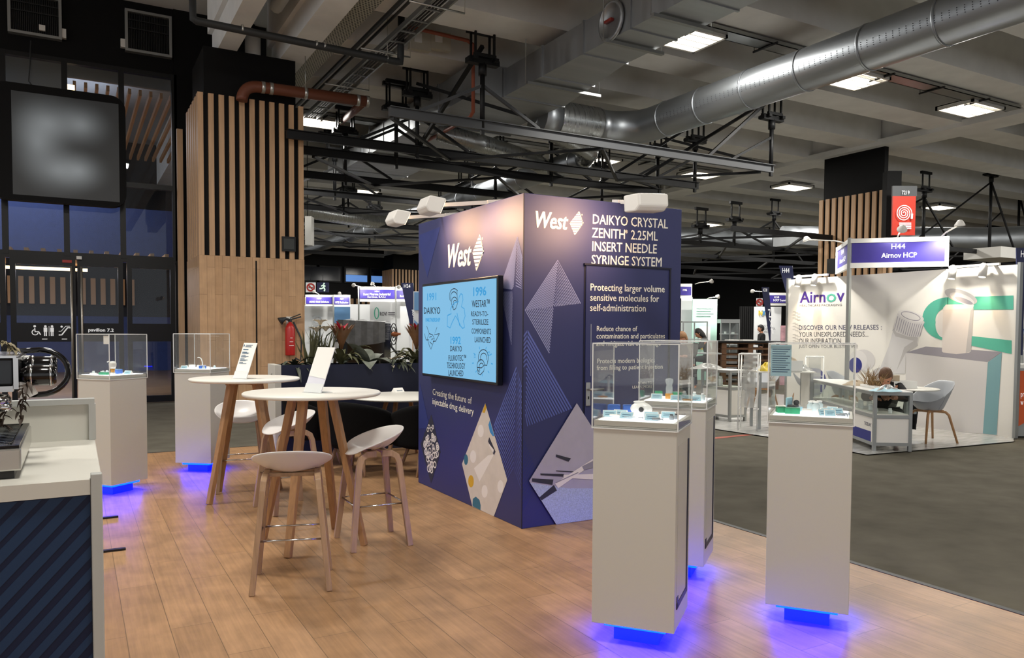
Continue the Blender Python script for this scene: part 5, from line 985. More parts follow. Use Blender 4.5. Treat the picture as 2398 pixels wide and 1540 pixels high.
# teal ring and bars
q = SB(); o_, i_ = el(K, 1660, 940, 250, 210, .003, PI/2, 1.5*PI), el(K, 1660, 950, 122, 118, .003, PI/2, 1.5*PI); q.add(o_+i_, [(k, k+1, len(o_)+k+1, len(o_)+k) for k in range(len(o_)-1)]); q.poly([K(1655, 730, .003), K(1655, 850, .003), K(2295, 848, .003), K(2295, 712, .003)]); q.build('teal_artwork', 'teal'); art('teal_artwork', 'teal', [K(1655, 1080, .003), K(1655, 1150, .003), J(2305, 252, .003), J(2305, 150, .003)])
art('white_dot', 'art_white', el(K, 1620, 995, 82, 128, .0034))
# block under the open pot
art('block_front', 'art_light', [J(1512, 242, .0036), Mm(808, 930, .0036), Mm(1845, 1003, .0036), Mm(1912, 42, .0036)]); art('block_top', 'art_mid', [J(1512, 240, .0037), J(1660, 196, .0037), J(2232, 236, .0037), J(2120, 312, .0037)]); art('block_side', 'teal_blue', [Mm(1914, 42, .0038), Mm(1845, 1003, .0038), Mm(2030, 1020, .0038), J(2232, 238, .0038)])
# open pot
art('pot_body', 'art_pot', [J(1782, 232, .004), J(1790, 240, .004), J(1890, 253, .004), J(1985, 242, .004), J(2000, 232, .004), K(1905, 830, .004), K(1912, 800, .004), K(1640, 800, .004), K(1612, 850, .004)]); art('pot_shade', 'art_grey', [K(1880, 860, .0042), J(1960, 245, .0042), J(2000, 232, .0042), K(1908, 830, .0042)]); art('pot_neck', 'art_white', [K(1612, 832, .0043), K(1612, 852, .0043), K(1890, 838, .0043), K(1912, 812, .0043), K(1905, 795, .0043), K(1640, 800, .0043)])
art('pot_lid', 'art_grey', el(K, 1785, 722, 165, 62, .0044, rot=.32)); art('pot_lid_inside', 'art_light', el(K, 1795, 742, 125, 44, .0046, rot=.36)); art('pot_lid_shadow', 'art_mid', el(K, 1815, 762, 92, 22, .0047, rot=.36))
# ribbed-cap bottle
art('bottle_body', 'art_bottle', [K(1120, 1050, .004), J(1420, 60, .004), J(1380, 200, .004), J(1300, 400, .004), J(1505, 400, .004), J(1512, 240, .004), J(1600, 190, .004), J(1602, 130, .004), K(1370, 1160, .004)]); art('bottle_shade', 'art_grey', [J(1590, 140, .0041), J(1600, 190, .0041), J(1512, 240, .0041), J(1440, 380, .0041), J(1500, 200, .0041)]); art('bottle_neck', 'art_grey', [K(1118, 1045, .0042), K(1150, 1110, .0042), K(1360, 1160, .0042), K(1368, 1120, .0042)])
art('cap_side', 'art_light', [K(1170, 885, .0044), K(1128, 1030, .0044), K(1160, 1072, .0044), K(1270, 1110, .0044), K(1385, 1118, .0044), K(1432, 970, .0044), K(1400, 930, .0044)]); art('cap_top', 'art_white', el(K, 1300, 910, 130, 46, .0046, rot=.3)); q = SB(); q.strip(el(K, 1298, 912, 95, 34, .0048, rot=.3)+[K(1298+95*math.cos(.3), 912+95*math.sin(.3), .0048)], .012, NW)
for k in range(13):
    u = k/12; q.strip([K(1172+250*u, 915+70*u+26*math.sin(PI*u), .0048), K(1140+245*u, 1040+70*u+26*math.sin(PI*u), .0048)], .012, NW)
q.build('cap_ribs', 'art_mid'); 
art('small_cap', 'art_light', el(J, 1190, 300, 90, 82, .003)); art('small_cap_rim', 'art_white', el(J, 1150, 300, 70, 75, .0036)); art('navy_disc', 'art_navy', el(J, 1132, 335, 50, 58, .004)); art('navy_disc', 'art_navy', el(J, 815, 460, 100, 108, .003)); art('grey_disc', 'art_grey', el(J, 1340, 400, 80, 50, .0032))
q = SB()
for i in range(3):
    for k in range(9): q.strip([K(150+(k % 3)*22, 870+i*110+k*10, .003), K(150+(k % 3)*22+30, 868+i*110+k*10, .003)], .008, NW)
q.build('small_print', 'art_grey')
# lamps of that stand
def arm_spot(label, root, head, aim, power, color=(1, .95, .86), ang=150):
    root, head, aim = Vector(root), Vector(head), Vector(aim); t = thing('arm_spotlight', label, 'spotlight', root, 0, 'arm spotlights on stand fascias'); h = head-root; d = (aim-head).normalized()
    MB().tube([(0, 0, 0), h*.25+Vector((0, 0, .02)), h], .012, 6).build('arm', 'lamp_cyl', t); M = d.to_track_quat('Z', 'Y').to_matrix().to_4x4()
    MB().lathe([(0, -.07), (.03, -.06), (.07, .0), (.075, .02), (.07, .02), (.065, 0), (0, 0)], h, 14, M=M).build('head', 'lamp_cyl', t); MB().lathe([(0, .012), (.066, .012), (.066, .015), (0, .015)], h, 14, M=M).build('bulb_face', 'lamp_glow', t)
    if power: spot_light('lamp', h+d*.05, h+d, power, color, ang, .5, .03, t)
arm_spot('white arm spotlight left of the H44 fascia', (11.2, 8.63, 3.0), (11.43, 9.6, 3.16), (11.81, 9.3, 1.6), 110); arm_spot('glaring arm spotlight right of the H44 fascia', (XW-.08, 7.3, 3.0), (11.45, 6.85, 3.12), (11.81, 7.1, 1.6), 110); arm_spot('white arm spotlight on top of the H44 fascia', (11.3, 7.75, 3.0), (11.05, 7.5, 3.1), (11.35, 7.75, 2.8), 14)
def track(label, y0, y1, ys, z, labs):
    t = thing('light_track', label, 'light track', (XW-.1, y0, z), 0, 'white light tracks'); MB().box(-.02, 0, 0, .02, y1-y0, .035).box(-.005, .1, -.0, .1, .14, .03).build('rail', 'lamp_cyl', t)
    for y, lb in zip(ys, labs):
        s = thing('track_spotlight', lb, 'spotlight', (XW-.13, y, z-.07), 0, 'cylinder spotlights on the tracks'); M = Matrix.Rotation(.25, 4, 'Y'); MB().lathe([(0, .1), (.05, .1), (.055, .08), (.055, -.1), (.05, -.1), (.05, -.08), (0, -.08)], (0, 0, 0), 16, M=M).build('barrel', 'lamp_cyl', s); MB().lathe([(0, -.09), (.048, -.09), (.048, -.086), (0, -.086)], (0, 0, 0), 14, M=M).build('lens', 'lamp_glow', s); MB().box(-.01, -.01, .09, .04, .01, .12).build('adapter', 'lamp_cyl', s)
        spot_light('lamp', (-.03, 0, -.12), (.03, 0, -1.2), 22, (1, .74, .45), 75, .7, .03, s)
track('white light track along the top of the logo wall', 9.35, 10.1, (9.62, 9.98), 2.52, ('right cylinder spotlight above the purple and teal logo', 'left cylinder spotlight above the purple and teal logo')); track('white light track along the top of the bottle wall', 6.4, 7.15, (6.62, 7.08), 2.5, ('right cylinder spotlight above the bottle picture', 'left cylinder spotlight above the bottle picture'))
# blade flags
def flag(label, top, w, h, lean, txt, name):
    top = Vector(top); t = thing('blade_flag', label, 'flag', (top.x, top.y, 0), -YAW, 'dark blue blade flags'); z = top.z; q = MB(); q.prism([(-w/2, 0, z), (w/2, 0, z), (w/2*.9+lean, 0, z-h*.45), (w*.45+lean, 0, z-h), (w*.3+lean, 0, z-h), (-w*.1+lean*.6, 0, z-h*.5)], (0, .015, 0)); q.build('cloth', 'flag_navy', t); MB().tube([(w/2*.92+lean, .02, 0), (w/2*.92+lean, .02, z-h), (w/2, .02, z)], .012, 6).build('pole', 'alu', t)
    q = MB(); text(q, txt, (-w*.25, -.002, z-.14), (w*.28, -.002, z-.14), (-w*.25, -.002, z-.04)); x = w*.22+lean*.5; text(q, name, (x, -.002, z-h*.4), (x+h*.07, -.002, z-h*.85), (x+.07, -.002, z-h*.4)); q.build('lettering', 'fascia_text', t)
flag('dark blue H44 blade flag left of the bottle-picture wall', PD(1840, 622, 15.2), .26, 1.15, .1, 'H44', 'Airnov HCP'); flag('dark blue H44 blade flag at the right picture edge', PD(2402, 580, 11.6), .28, 1.6, -.12, 'H44', 'Airnov HCP')
# plastic film over the floor
def film():
    m = mat('film', 'a9a9a6', .22, 0, .2, 3, (1, 4, 1), .7, spec=.6); return m
film(); q = MB(); pl = [G(*p, .003) for p in ((1600, 992), (1690, 1006), (1880, 1034), (2030, 1064), (2200, 1049), (2374, 1033), (2374, 1008), (2200, 968), (2000, 940), (1800, 920), (1650, 940))]; c_ = sum(pl, Vector())/len(pl)
q.add(pl+[c_], [(i, (i+1) % len(pl), len(pl)) for i in range(len(pl))]); tag(q.build('floor_film', 'film'), 'crumpled clear plastic film spread over the floor of the bottle-picture stand', 'plastic film')
tag(MB().prism([G(1660, 1029, -.011), G(1660, 1025, -.011), G(1765, 1015, -.011), G(1765, 1018, -.011)], (0, 0, .002)).build('floor_tape', mat('tape_red', '9a4a38', .7)), 'strip of red tape on the grey carpet by the film', 'tape')
def ZAT(x, y, py):
    lo, hi = -1., 9.
    for _ in range(40):
        z = (lo+hi)/2; v = Vector((x, y, z))-EYE; yy = CY-FPX*v.dot(UP)/v.dot(FWD)
        if yy > py: lo = z
        else: hi = z
    return lo
glass('case_glass', (.93, .96, .95), 1.3, .02)
# corner showcase
def showcase(label, a, b, c, h, split, words=None, glow=True):
    a, b, c = Vector(a), Vector(b), Vector(c); u = (c-a); L_ = u.length; u.normalize(); v = Vector((-u.y, u.x, 0)); v = v if v.dot(b-a) > 0 else -v; w = max(.3, (b-a).length); s = 1 if u.cross(v).z > 0 else -1
    t = thing('glass_showcase', label, 'showcase', a, math.atan2(u.y, u.x)); e = .04
    def bx(m_, x0, y0, z0, x1, y1, z1): m_.box(x0, min(s*y0, s*y1), z0, x1, max(s*y0, s*y1), z1)
    q = MB()
    for x in (0, L_-e):
        for y in (0, w-e): bx(q, x, y, 0, x+e, y+e, h)
    for z in (.07, split, h-e):
        bx(q, e, 0, z, L_-e, e, z+e); bx(q, e, w-e, z, L_-e, w, z+e); bx(q, 0, e, z, e, w-e, z+e); bx(q, L_-e, e, z, L_, w-e, z+e)
    q.build('frame', 'alu', t); q = MB(); bx(q, e, .01, .11, L_-e, .025, split); bx(q, e, w-.025, .11, L_-e, w-.01, split); bx(q, .01, e, .11, .025, w-e, split); bx(q, L_-.025, e, .11, L_-.01, w-e, split); q.build('base_panel', 'shell_panel', t)
    q = MB(); bx(q, .02, .02, split+e, L_-.02, w-.02, split+e+.008); q.build('shelf', 'shell_panel', t); q = MB(); bx(q, 0, 0, h, L_, w, h+.01); q.build('top', 'plastic_white', t)
    q = MB(); bx(q, e, .015, split+e+.01, L_-e, .02, h-e); bx(q, e, w-.02, split+e+.01, L_-e, w-.015, h-e); bx(q, .015, e, split+e+.01, .02, w-e, h-e); bx(q, L_-.02, e, split+e+.01, L_-.015, w-e, h-e); q.build('glass', 'case_glass', t)
    return t, L_, w, s, u, v
A0 = G(2044, 1056); hA = ZAT(A0.x, A0.y, 918); B0 = G(2100, 1050); C0 = G(1899, 888, hA); C0.z = 0
sc1, L1s, w1, s1, u1, v1 = showcase('aluminium glass showcase counter in front of the bottle-picture wall', A0, B0, C0, hA, hA*.56)
def at_sc(u, v, z): p = A0+u1*u+v1*v; return Vector((p.x, p.y, z))
q = MB(); yy = -s1*0-.001*s1
q.box(.1, min(.009*s1, .0095*s1), .11, L1s*.6, max(.009*s1, .0095*s1), .24); q.build('navy_band', 'art_navy', sc1); q = MB(); text(q, 'TODAY :', (.33, .0085*s1, .30), (.06, .0085*s1, .30), (.33, .0085*s1, .345), bold=.02); q.build('lettering', 'text_dark', sc1)
def jar(label, p, r, h, body='plastic_white', cap='plastic_white', group='jars and bottles in the showcases'):
    t = thing('jar', label, 'jar', p, 0, group); MB().lathe([(r*.95, 0), (r, .005), (r, h*.7), (r*.75, h*.78), (0, h*.78)], n=12).build('bottle', body, t); MB().lathe([(r*.8, h*.75), (r*.8, h), (0, h)], n=12).build('cap', cap, t)
zs = hA*.56+.05
for i, (u, v, r, h, lab) in enumerate(((.25, .12, .03, .06, 'white jar nearest the showcase corner post'), (.12, .25, .025, .07, 'small white bottle on the short side of the corner showcase'), (.5, .15, .035, .09, 'clear jar near the middle of the corner showcase'), (.62, .2, .03, .06, 'low white jar right of the clear box in the corner showcase'), (.95, .15, .03, .05, 'grey jar toward the far end of the corner showcase'))): jar(lab, at_sc(u, v, zs), r, h, 'clear_plastic' if i == 2 else 'plastic_white')
t = thing('clear_box', 'clear plastic stand box in the corner showcase', 'box', at_sc(.78, .18, zs), math.atan2(u1.y, u1.x)); MB().box(-.09, -.06, 0, .09, -.055, .11).box(-.09, .055, 0, .09, .06, .11).box(-.09, -.055, .105, .09, .055, .11).build('shell', 'clear_plastic', t); MB().box(-.05, -.03, 0, .02, .03, .04).build('insert', 'plastic_white', t)
t = thing('bag_heap', 'heap of blue and white plastic bags on the corner showcase', 'bag', at_sc(.1, .2, hA+.011), .2); q = MB(); rq = random.Random(9)
def heap(seed, sx, sy, sz, n=14, m_=9):
    rr = random.Random(seed); ph = [rr.uniform(0, 6.28) for _ in range(8)]
    def fn(u, v): a = 2*PI*u; r = (1-v); k = 1+.18*math.sin(3*a+ph[0])+.12*math.sin(7*a+ph[1])*r; z = sz*(1-r**2.2)*(.75+.25*math.sin(4*a+ph[2]+6*v))+.002; return Vector((sx*r*k*math.cos(a), sy*r*k*math.sin(a), z))
    return MB().grid(fn, 28, 9)
heap(1, .26, .15, .06).build('bag', 'card_blue', t); heap(2, .2, .12, .085).build('inner_bag', 'film', t)
heap_ = lambda name, label, loc, sx, sy, sz, m_, seed: tag(heap(seed, sx, sy, sz).build(name, m_), label, 'bag')
o = heap_('brown_paper', 'crumpled pale wrapping paper on the far end of the corner showcase', (0, 0, 0), .22, .14, .07, mat('kraft_pale', 'b9a890', .8), 4); o.location = at_sc(1.15, .2, hA+.011)
t = thing('dry_grass', 'dry ornamental grass in a low tray on the corner showcase', 'plant', at_sc(.72, .24, hA+.011), math.atan2(u1.y, u1.x)); MB().box(-.26, -.06, 0, .26, .06, .03).build('tray', 'plastic_white', t, bevel=.004); q = MB()
mat('straw', '8a6d45', .8, noise=.3, nscale=30)
for i in range(90): leaf(q, (rq.uniform(-.24, .24), rq.uniform(-.04, .04), .02), rq.uniform(0, 6.28), rq.uniform(.14, .3), .008, rq.uniform(.85, 1.05), rq.uniform(.0, .12), 4)
q.build('blades', 'straw', t)['kind'] = 'stuff'
# moulded armchairs with bent wood legs
mat('shell_grey', 'a7abb0', .45)
def shell_chair(label, x, y, rz, m_='shell_grey'):
    t = thing('shell_chair', label, 'chair', (x, y, 0), rz, 'moulded shell chairs with wooden legs')
    def fn(u, v):
        a = 2*PI*u; c, s = math.cos(a), math.sin(a); r = v; px, py = .29*c*r, .26*s*r; b = max(0, min(1, (s+.75)/1.6)); rim = .12+.28*b**1.3; w = max(0, (r-.55)/.45)
        return Vector((px*(1+.05*w), py*(1+.1*w*b), .45+rim*w**1.15))
    MB().grid(fn, 36, 12).build('shell', m_, t, solid=.012, sub=1)
    for sx in (-1, 1):
        for sy in (-1, 1): MB().tube([(sx*.05, sy*.03, .425), (sx*.14, sy*.13, .42), (sx*.17, sy*.16, .38), (sx*.25, sy*.24, 0)], [.016, .018, .018, .014], 8).build('leg', 'oak_leg', t)
    MB().box(-.12, -.12, .415, .12, .12, .447).build('seat_support', 'oak_leg', t); return t
RS = math.atan2(-.49, .87)-PI/2       # back turned to the right of the picture
shell_chair('pale grey shell chair side-on by the bottle-picture wall, with a black coat on it', 10.39, 6.56, RS+.15); shell_chair('pale grey shell chair beyond the showcase, half hidden by it', *G(1975, 985)[:2], RS+2.4); shell_chair('white shell chair behind the round table at the bottle-picture stand', *(lambda p: (p.x, p.y))(G(2175, 975)), RS-1.2, 'shell_white'); shell_chair('pale grey shell chair beyond the white rack, on the plastic film', *(lambda p: (p.x, p.y))(G(1785, 962)), RS+1.0)
shell_chair('pale grey shell chair behind the second white rack', *(lambda p: (p.x, p.y))(G(1890, 965)), RS+2.2)
# coat over the chair arm
mat('coat_black', '0a0a0c', .9, noise=.2, nscale=20); c0 = PD(2132, 925, 11.55); t = thing('black_coat', 'black coat hanging over the arm of the pale grey shell chair', 'coat', (c0.x, c0.y, c0.z)); 
def coat(u, v): a = -1.2+2.4*u; top = .07*math.cos(a); z = -.50*v**1.1 + top*(1-v); return Vector((.87*(.12*math.sin(a)*(1-.35*v)) - .05*math.sin(9*u)*v*.3 - .05*v, -.49*(.12*math.sin(a)*(1-.35*v))-.06*math.cos(a)+.03*math.sin(11*u+v*3)*v, z))
MB().grid(coat, 20, 12).build('body', 'coat_black', t, solid=.03); MB().box(-.05, -.1, -.27, .04, -.085, -.24).build('buckle', 'plastic_grey', t)
# round table with a tray
p = G(2140, 909, .75); t = thing('round_table', 'round white pedestal table beside the crouching person', 'table', (p.x, p.y+.1, 0)); MB().lathe([(0, .73), (.4, .73), (.41, .74), (.4, .75), (0, .75)], n=40).build('tabletop', 'table_white', t); MB().lathe([(.22, 0), (.22, .015), (.035, .03), (.035, .73), (0, .73)], n=24).build('pedestal', 'plastic_white', t)
t = thing('plastic_tray', 'open white plastic tray on the round table', 'tray', (p.x-.12, p.y+.12, .751), -.4); MB().box(-.17, -.12, 0, .17, .12, .01).box(-.17, -.12, .01, .17, -.11, .1).box(-.17, .11, .01, .17, .12, .1).box(-.17, -.11, .01, -.16, .11, .1).box(.16, -.11, .01, .17, .11, .1).build('tray', 'plastic_white', t); MB().box(-.15, .05, .02, .02, .1, .17).build('carton', 'kraft_pale', t)
# zig-zag literature racks
def rack(label, x, y, rz, h):
    t = thing('literature_rack', label, 'rack', (x, y, 0), rz, 'white folding literature racks'); w, d, e = .14, .2, .011; q = MB()
    for sx in (-1, 1):
        for sy in (-1, 1): q.tube([(sx*w, sy*d, 0), (sx*w, sy*d, h)], e, 6)
        q.tube([(sx*w, -d, h), (sx*w, d, h)], e, 6).tube([(sx*w, -d, .32), (sx*w, d, .32)], e*.8, 6)
    for sy in (-1, 1): q.tube([(-w, sy*d, h), (w, sy*d, h)], e, 6)
    q.build('frame', 'plastic_white', t)
    q = MB(); q.tube([(-w, -d, .34), (-w, d, h-.02)], .006, 6).tube([(w, -d, .34), (w, d, h-.02)], .006, 6)
    for k in range(5): z = .36+(h-.42)*k/5; y_ = -d+2*d*(z-.34)/(h-.36); q.tube([(-w, y_, z), (w, y_, z)], .006, 6)
    q.build('slanted_frame', 'plastic_white', t)
    for k in range(5): z = .36+(h-.42)*k/5; y_ = -d+2*d*(z-.34)/(h-.36); MB().prism([(-w*.7, y_-.02, z), (w*.7, y_-.02, z), (w*.7, y_+.01, z+.2), (-w*.7, y_+.01, z+.2)], (0, -.015, 0)).build('pocket', 'film_sheet', t)
glass('film_sheet', (.9, .9, .88), 1.3, .1, .3, (.8, .8, .77))
rk = G(1750, 1008); rack('white folding literature rack standing on the edge of the plastic film', rk.x+.15, rk.y+.12, -.9, ZAT(rk.x+.15, rk.y+.12, 828)); r2 = G(1905, 985); rack('white folding literature rack behind the corner showcase', r2.x, r2.y, -.9, ZAT(r2.x, r2.y, 835))
# white side showcase, table with packing stuff
w0, w1_ = G(1708, 988), G(1640, 978); hw = ZAT(w0.x, w0.y, 868); sc2 = showcase('white and glass side showcase left of the literature rack', w0, w0+Vector((.3, .25, 0)), w1_, hw, hw*.62)[0]
for i, (px, lab) in enumerate(((1687, 'white bottle nearest the corner of the side showcase'), (1676, 'shorter white bottle in the side showcase'))): pp = PD(px, 902, 13.35); jar(lab, (pp.x, pp.y, hw*.62+.05), .04, .17-.05*i)
for px, sx, lab, sd in ((1655, .35, 'white crumpled plastic sheets on the side showcase', 6),): pp = PD(px, 866, 13.4); o = heap_('plastic_sheets', lab, (0, 0, 0), sx, .15, .1, 'film', sd); o.location = (pp.x, pp.y, hw+.011)
tb = G(1830, 868, .9); t = thing('packing_table', 'white high table with packing material behind the right-hand plinth', 'table', (tb.x, tb.y, 0), -YAW); MB().box(-.45, -.25, .88, .45, .25, .9).build('tabletop', 'table_white', t)
for sx in (-1, 1):
    for sy in (-1, 1): MB().box(sx*.4-.02, sy*.2-.02, 0, sx*.4+.02, sy*.2+.02, .88).build('leg', 'alu', t)
MB().box(-.1, -.2, .3, .42, .2, .34).box(.38, -.2, .34, .42, .2, .88).build('lower_shelf', 'shell_panel', t)
def on_tb(u, v, z=.901): return tb+Vector((.872*u+.49*v, -.49*u+.872*v, z-tb.z))
t = thing('storage_bin', 'pale grey plastic bin on the high packing table', 'bin', on_tb(.12, -.1), -YAW); MB().box(-.13, -.1, 0, .13, .1, .01).box(-.14, -.11, .01, .14, -.1, .17).box(-.14, .1, .01, .14, .11, .17).box(-.14, -.1, .01, -.13, .1, .17).box(.13, -.1, .01, .14, .1, .17).build('bin', 'plastic_white', t); heap(8, .11, .08, .1).build('contents', 'kraft_pale', t).location = (0, 0, .12)
mat('bag_yellow', 'd8bf3a', .5, noise=.3, nscale=9); o = heap_('plastic_bag', 'white and yellow plastic bag at the left of the packing table', (0, 0, 0), .16, .12, .14, 'bag_yellow', 11); o.location = on_tb(-.25, -.05); o = heap_('plastic_bag', 'white plastic bag at the right of the packing table', (0, 0, 0), .14, .12, .1, 'film', 12); o.location = on_tb(.36, .05)
o = heap_('plastic_bag', 'white plastic bag lying on the film beside the literature rack', (0, 0, 0), .25, .2, .22, 'plastic_white', 13); pp = G(1712, 975); o.location = (pp.x+.3, pp.y+.3, .004)
t = thing('wall_sheet', 'framed black sheet holder standing on the packing table', 'frame', on_tb(.05, .15), -YAW); MB().box(-.08, 0, 0, .08, .015, .3).build('frame', 'rubber_dark', t); MB().box(-.05, -.003, .03, .05, 0, .27).build('sheet', 'card_white', t)
# pallet stack with a dark worktop
mat('pallet_wood', '5a3d26', .8, noise=.3, nscale=5); pc = G(1757, 912); pb = pc+Vector((.3, .5, 0))
for i in range(8):
    t = thing('pallet', ('lowest wooden pallet of the dark stack', 'second lowest wooden pallet of the dark stack', 'third lowest wooden pallet of the dark stack', 'fourth lowest wooden pallet of the dark stack', 'fifth lowest wooden pallet of the dark stack', 'third highest wooden pallet of the dark stack', 'second highest wooden pallet of the dark stack', 'topmost wooden pallet of the dark stack')[i], 'pallet', (pb.x, pb.y, i*.152), -YAW, 'wooden pallets in the dark stack'); q = MB()
    for k in range(5): q.box(-.75, -.5+k*.22, .125, .75, -.38+k*.22, .147)
    q.build('top_boards', 'pallet_wood', t); q = MB()
    for x in (-.75, -.06, .63):
        for y in (-.5, -.06, .38): q.box(x, y, .022, x+.12, y+.12, .125)
    q.build('blocks', 'pallet_wood', t); q = MB()
    for y in (-.5, -.06, .38): q.box(-.75, y, 0, .75, y+.12, .022)
    q.build('bottom_boards', 'pallet_wood', t)
zt = 8*.152+.01; tag(MB().box(-.95, -.55, zt, .95, .5, zt+.04).build('work_board', 'dark_steel'), 'dark grey board lying on top of the pallet stack', 'board').location = (pb.x, pb.y, 0); bpy.data.objects['work_board'].rotation_euler.z = -YAW
for k, lab in ((-.35, 'left white paper pile on the dark board over the pallets'), (.05, 'right white paper pile on the dark board over the pallets')): o = tag(MB().box(-.16, -.1, 0, .16, .1, .03).build('paper_pile', 'card_white'), lab, 'paper'); o.location = (pb.x+.872*k, pb.y-.49*k, zt+.041); o.rotation_euler.z = -YAW+.2
# ---------------------------------------------------------------- farther stands, seen between the tower and the bottle-picture wall
F0 = Vector((math.sin(YAW), math.cos(YAW), 0))
def FP(q, x0, y0, x1, y1, d, th=.06, floor=False):
    a, b = PD(x0, y0, d), PD(x1, y0, d); z1 = PD((x0+x1)/2, y1, d).z if not floor else 0.; z0 = (a.z+b.z)/2; a.z = b.z = z0; c = Vector((b.x, b.y, z1)); e = Vector((a.x, a.y, z1)); q.prism([e, c, b, a], F0*th); return q
def header(q1, q2, q3, x0, y0, x1, y1, d, lines):
    FP(q1, x0, y0, x1, y1, d); h = (y1-y0); FP(q2, x0+2, y0+h*.2, x1-2, y1-h*.2, d-.02, .015)
    for s, k0, k1, j0, j1 in lines: w = x1-x0; text(q3, s, PD(x0+w*k0, y0+h*j1, d-.025), PD(x0+w*k1, y0+h*j1, d-.025), PD(x0+w*k0, y0+h*j0, d-.025), bold=.02)
def group_at(name, label, cat, px, d, group=None): p = PD(px, 800, d); t = thing(name, label, cat, (p.x, p.y, 0), 0, group); return t, Vector((p.x, p.y, 0))
def put(q, n, m_, t, o): q.v = [tuple(Vector(v)-o) for v in q.v]; return q.build(n, m_, t)
mat('wall_lit', 'e8ebee', .6); mat('mint', 'b9e3d6', .6); mat('mint_dark', '7fcfba', .6); mat('print_faint', 'b5bcc2', .6); mat('rovi_blue', '6f9fd0', .6)
t, o = group_at('exhibition_stand', 'white stand with two purple fascias right of the wood column', 'exhibition stand', 770, 33); q1, q2, q3 = MB(), MB(), MB(); header(q1, q2, q3, 715, 690, 780, 716, 33, (('H20', .42, .58, .27, .4), ('SGND Field Solutions', .15, .85, .55, .72))); header(q1, q2, q3, 781, 690, 820, 718, 33.2, (('I20', .4, .6, .27, .4), ('MTS Medication', .12, .88, .55, .72)))
put(q1, 'fascia_frame', 'plastic_white', t, o); put(q2, 'fascia_panel', 'fascia_purple', t, o); put(q3, 'fascia_lettering', 'fascia_text', t, o); q = MB(); FP(q, 712, 714, 782, 800, 33.8, .08, True); put(q, 'wall_panel', 'wall_lit', t, o); q = MB(); FP(q, 782, 716, 838, 800, 34.4, .08, True); put(q, 'wall_panel', 'rovi_blue', t, o)
q = MB(); FP(q, 779, 690, 782, 800, 32.9, .08, True); put(q, 'post', 'alu', t, o); q = MB()
for cx, cy in ((742, 782), (742, 748)): q.strip([PD(cx+9*math.cos(k/10*2*PI), cy+9*math.sin(k/10*2*PI), 33.7) for k in range(11)], .05, -F0)
for k in range(4): FP(q, 722, 764+k*2.5+(22 if k > 1 else 0), 763, 765+k*2.5+(22 if k > 1 else 0), 33.75, .01)
put(q, 'wall_print', 'print_faint', t, o)
arm_spot('small arm spotlight over the left purple fascia', PD(748, 690, 33.1), PD(735, 682, 32.6), PD(745, 735, 33.6), 70); arm_spot('small arm spotlight over the second purple fascia', PD(800, 690, 33.2), PD(795, 686, 32.6), PD(800, 735, 34), 50)
t, o = group_at('exhibition_stand', 'white stand with a purple fascia above the wrapped black crate', 'exhibition stand', 885, 27); q1, q2, q3 = MB(), MB(), MB(); header(q1, q2, q3, 840, 671, 926, 706, 27, (('H24', .44, .56, .26, .36), ('Rovi Pharma Industrial', .13, .86, .42, .58), ('Services, S.A.U.', .24, .74, .62, .76))); header(q1, q2, q3, 927, 673, 965, 706, 27.3, (('H24', .5, .8, .3, .42), ('Rovi Pharma', .25, .95, .52, .68)))
put(q1, 'fascia_frame', 'plastic_white', t, o); put(q2, 'fascia_panel', 'fascia_purple', t, o); put(q3, 'fascia_lettering', 'fascia_text', t, o); q = MB(); FP(q, 866, 706, 965, 800, 28.4, .08, True); put(q, 'wall_panel', 'wall_lit', t, o); q = MB(); FP(q, 820, 712, 868, 800, 29, .08, True); put(q, 'side_panel', 'wall_lit', t, o); q = MB(); FP(q, 937, 706, 957, 800, 27.6, .06, True); put(q, 'side_panel', 'wall_lit', t, o)
q = MB(); FP(q, 838, 671, 841, 800, 26.9, .08, True); FP(q, 926, 671, 928, 800, 26.9, .08, True); put(q, 'post', 'alu', t, o); q = MB(); text(q, 'ROVI', PD(890, 739, 28.3), PD(906, 739, 28.3), PD(890, 730, 28.3), bold=.03); FP(q, 909, 731, 925, 733, 28.35, .01); FP(q, 909, 736, 925, 737.5, 28.35, .01); put(q, 'wall_lettering', 'text_grey', t, o)
q = MB(); q.strip([PD(882+5*math.cos(k/12*2*PI), 733+13*math.sin(k/12*2*PI), 28.3) for k in range(13)], .04, -F0); put(q, 'oval_emblem', 'teal', t, o)
arm_spot('glaring arm spotlight left of the fascia above the wrapped crate', PD(850, 674, 27), PD(828, 667, 26.4), PD(850, 700, 27.3), 60); arm_spot('glaring arm spotlight right of the fascia above the wrapped crate', PD(926, 672, 27), PD(934, 671, 26.4), PD(940, 720, 27.4), 60); arm_spot('small arm spotlight amid the fascia above the wrapped crate', PD(880, 672, 27), PD(872, 664, 26.7), PD(884, 690, 27), 20)
flag('dark blue blade flag beside the tower, over the wrapped crate\'s stand', PD(953, 662, 22), .34, 1.9, .12, 'H24', 'Rovi Pharma')
t, o = group_at('banner_wall', 'grey and blue banner panel at the left edge of the tower', 'banner', 975, 20); q = MB(); FP(q, 968, 682, 990, 800, 20, .05, True); put(q, 'panel', 'wall_lit', t, o); q = MB(); FP(q, 970, 684, 990, 726, 19.98, .012); q.poly([PD(970, 748, 19.97), PD(970, 768, 19.97), PD(988, 790, 19.97), PD(988, 766, 19.97)]); put(q, 'blue_print', 'rovi_blue', t, o)
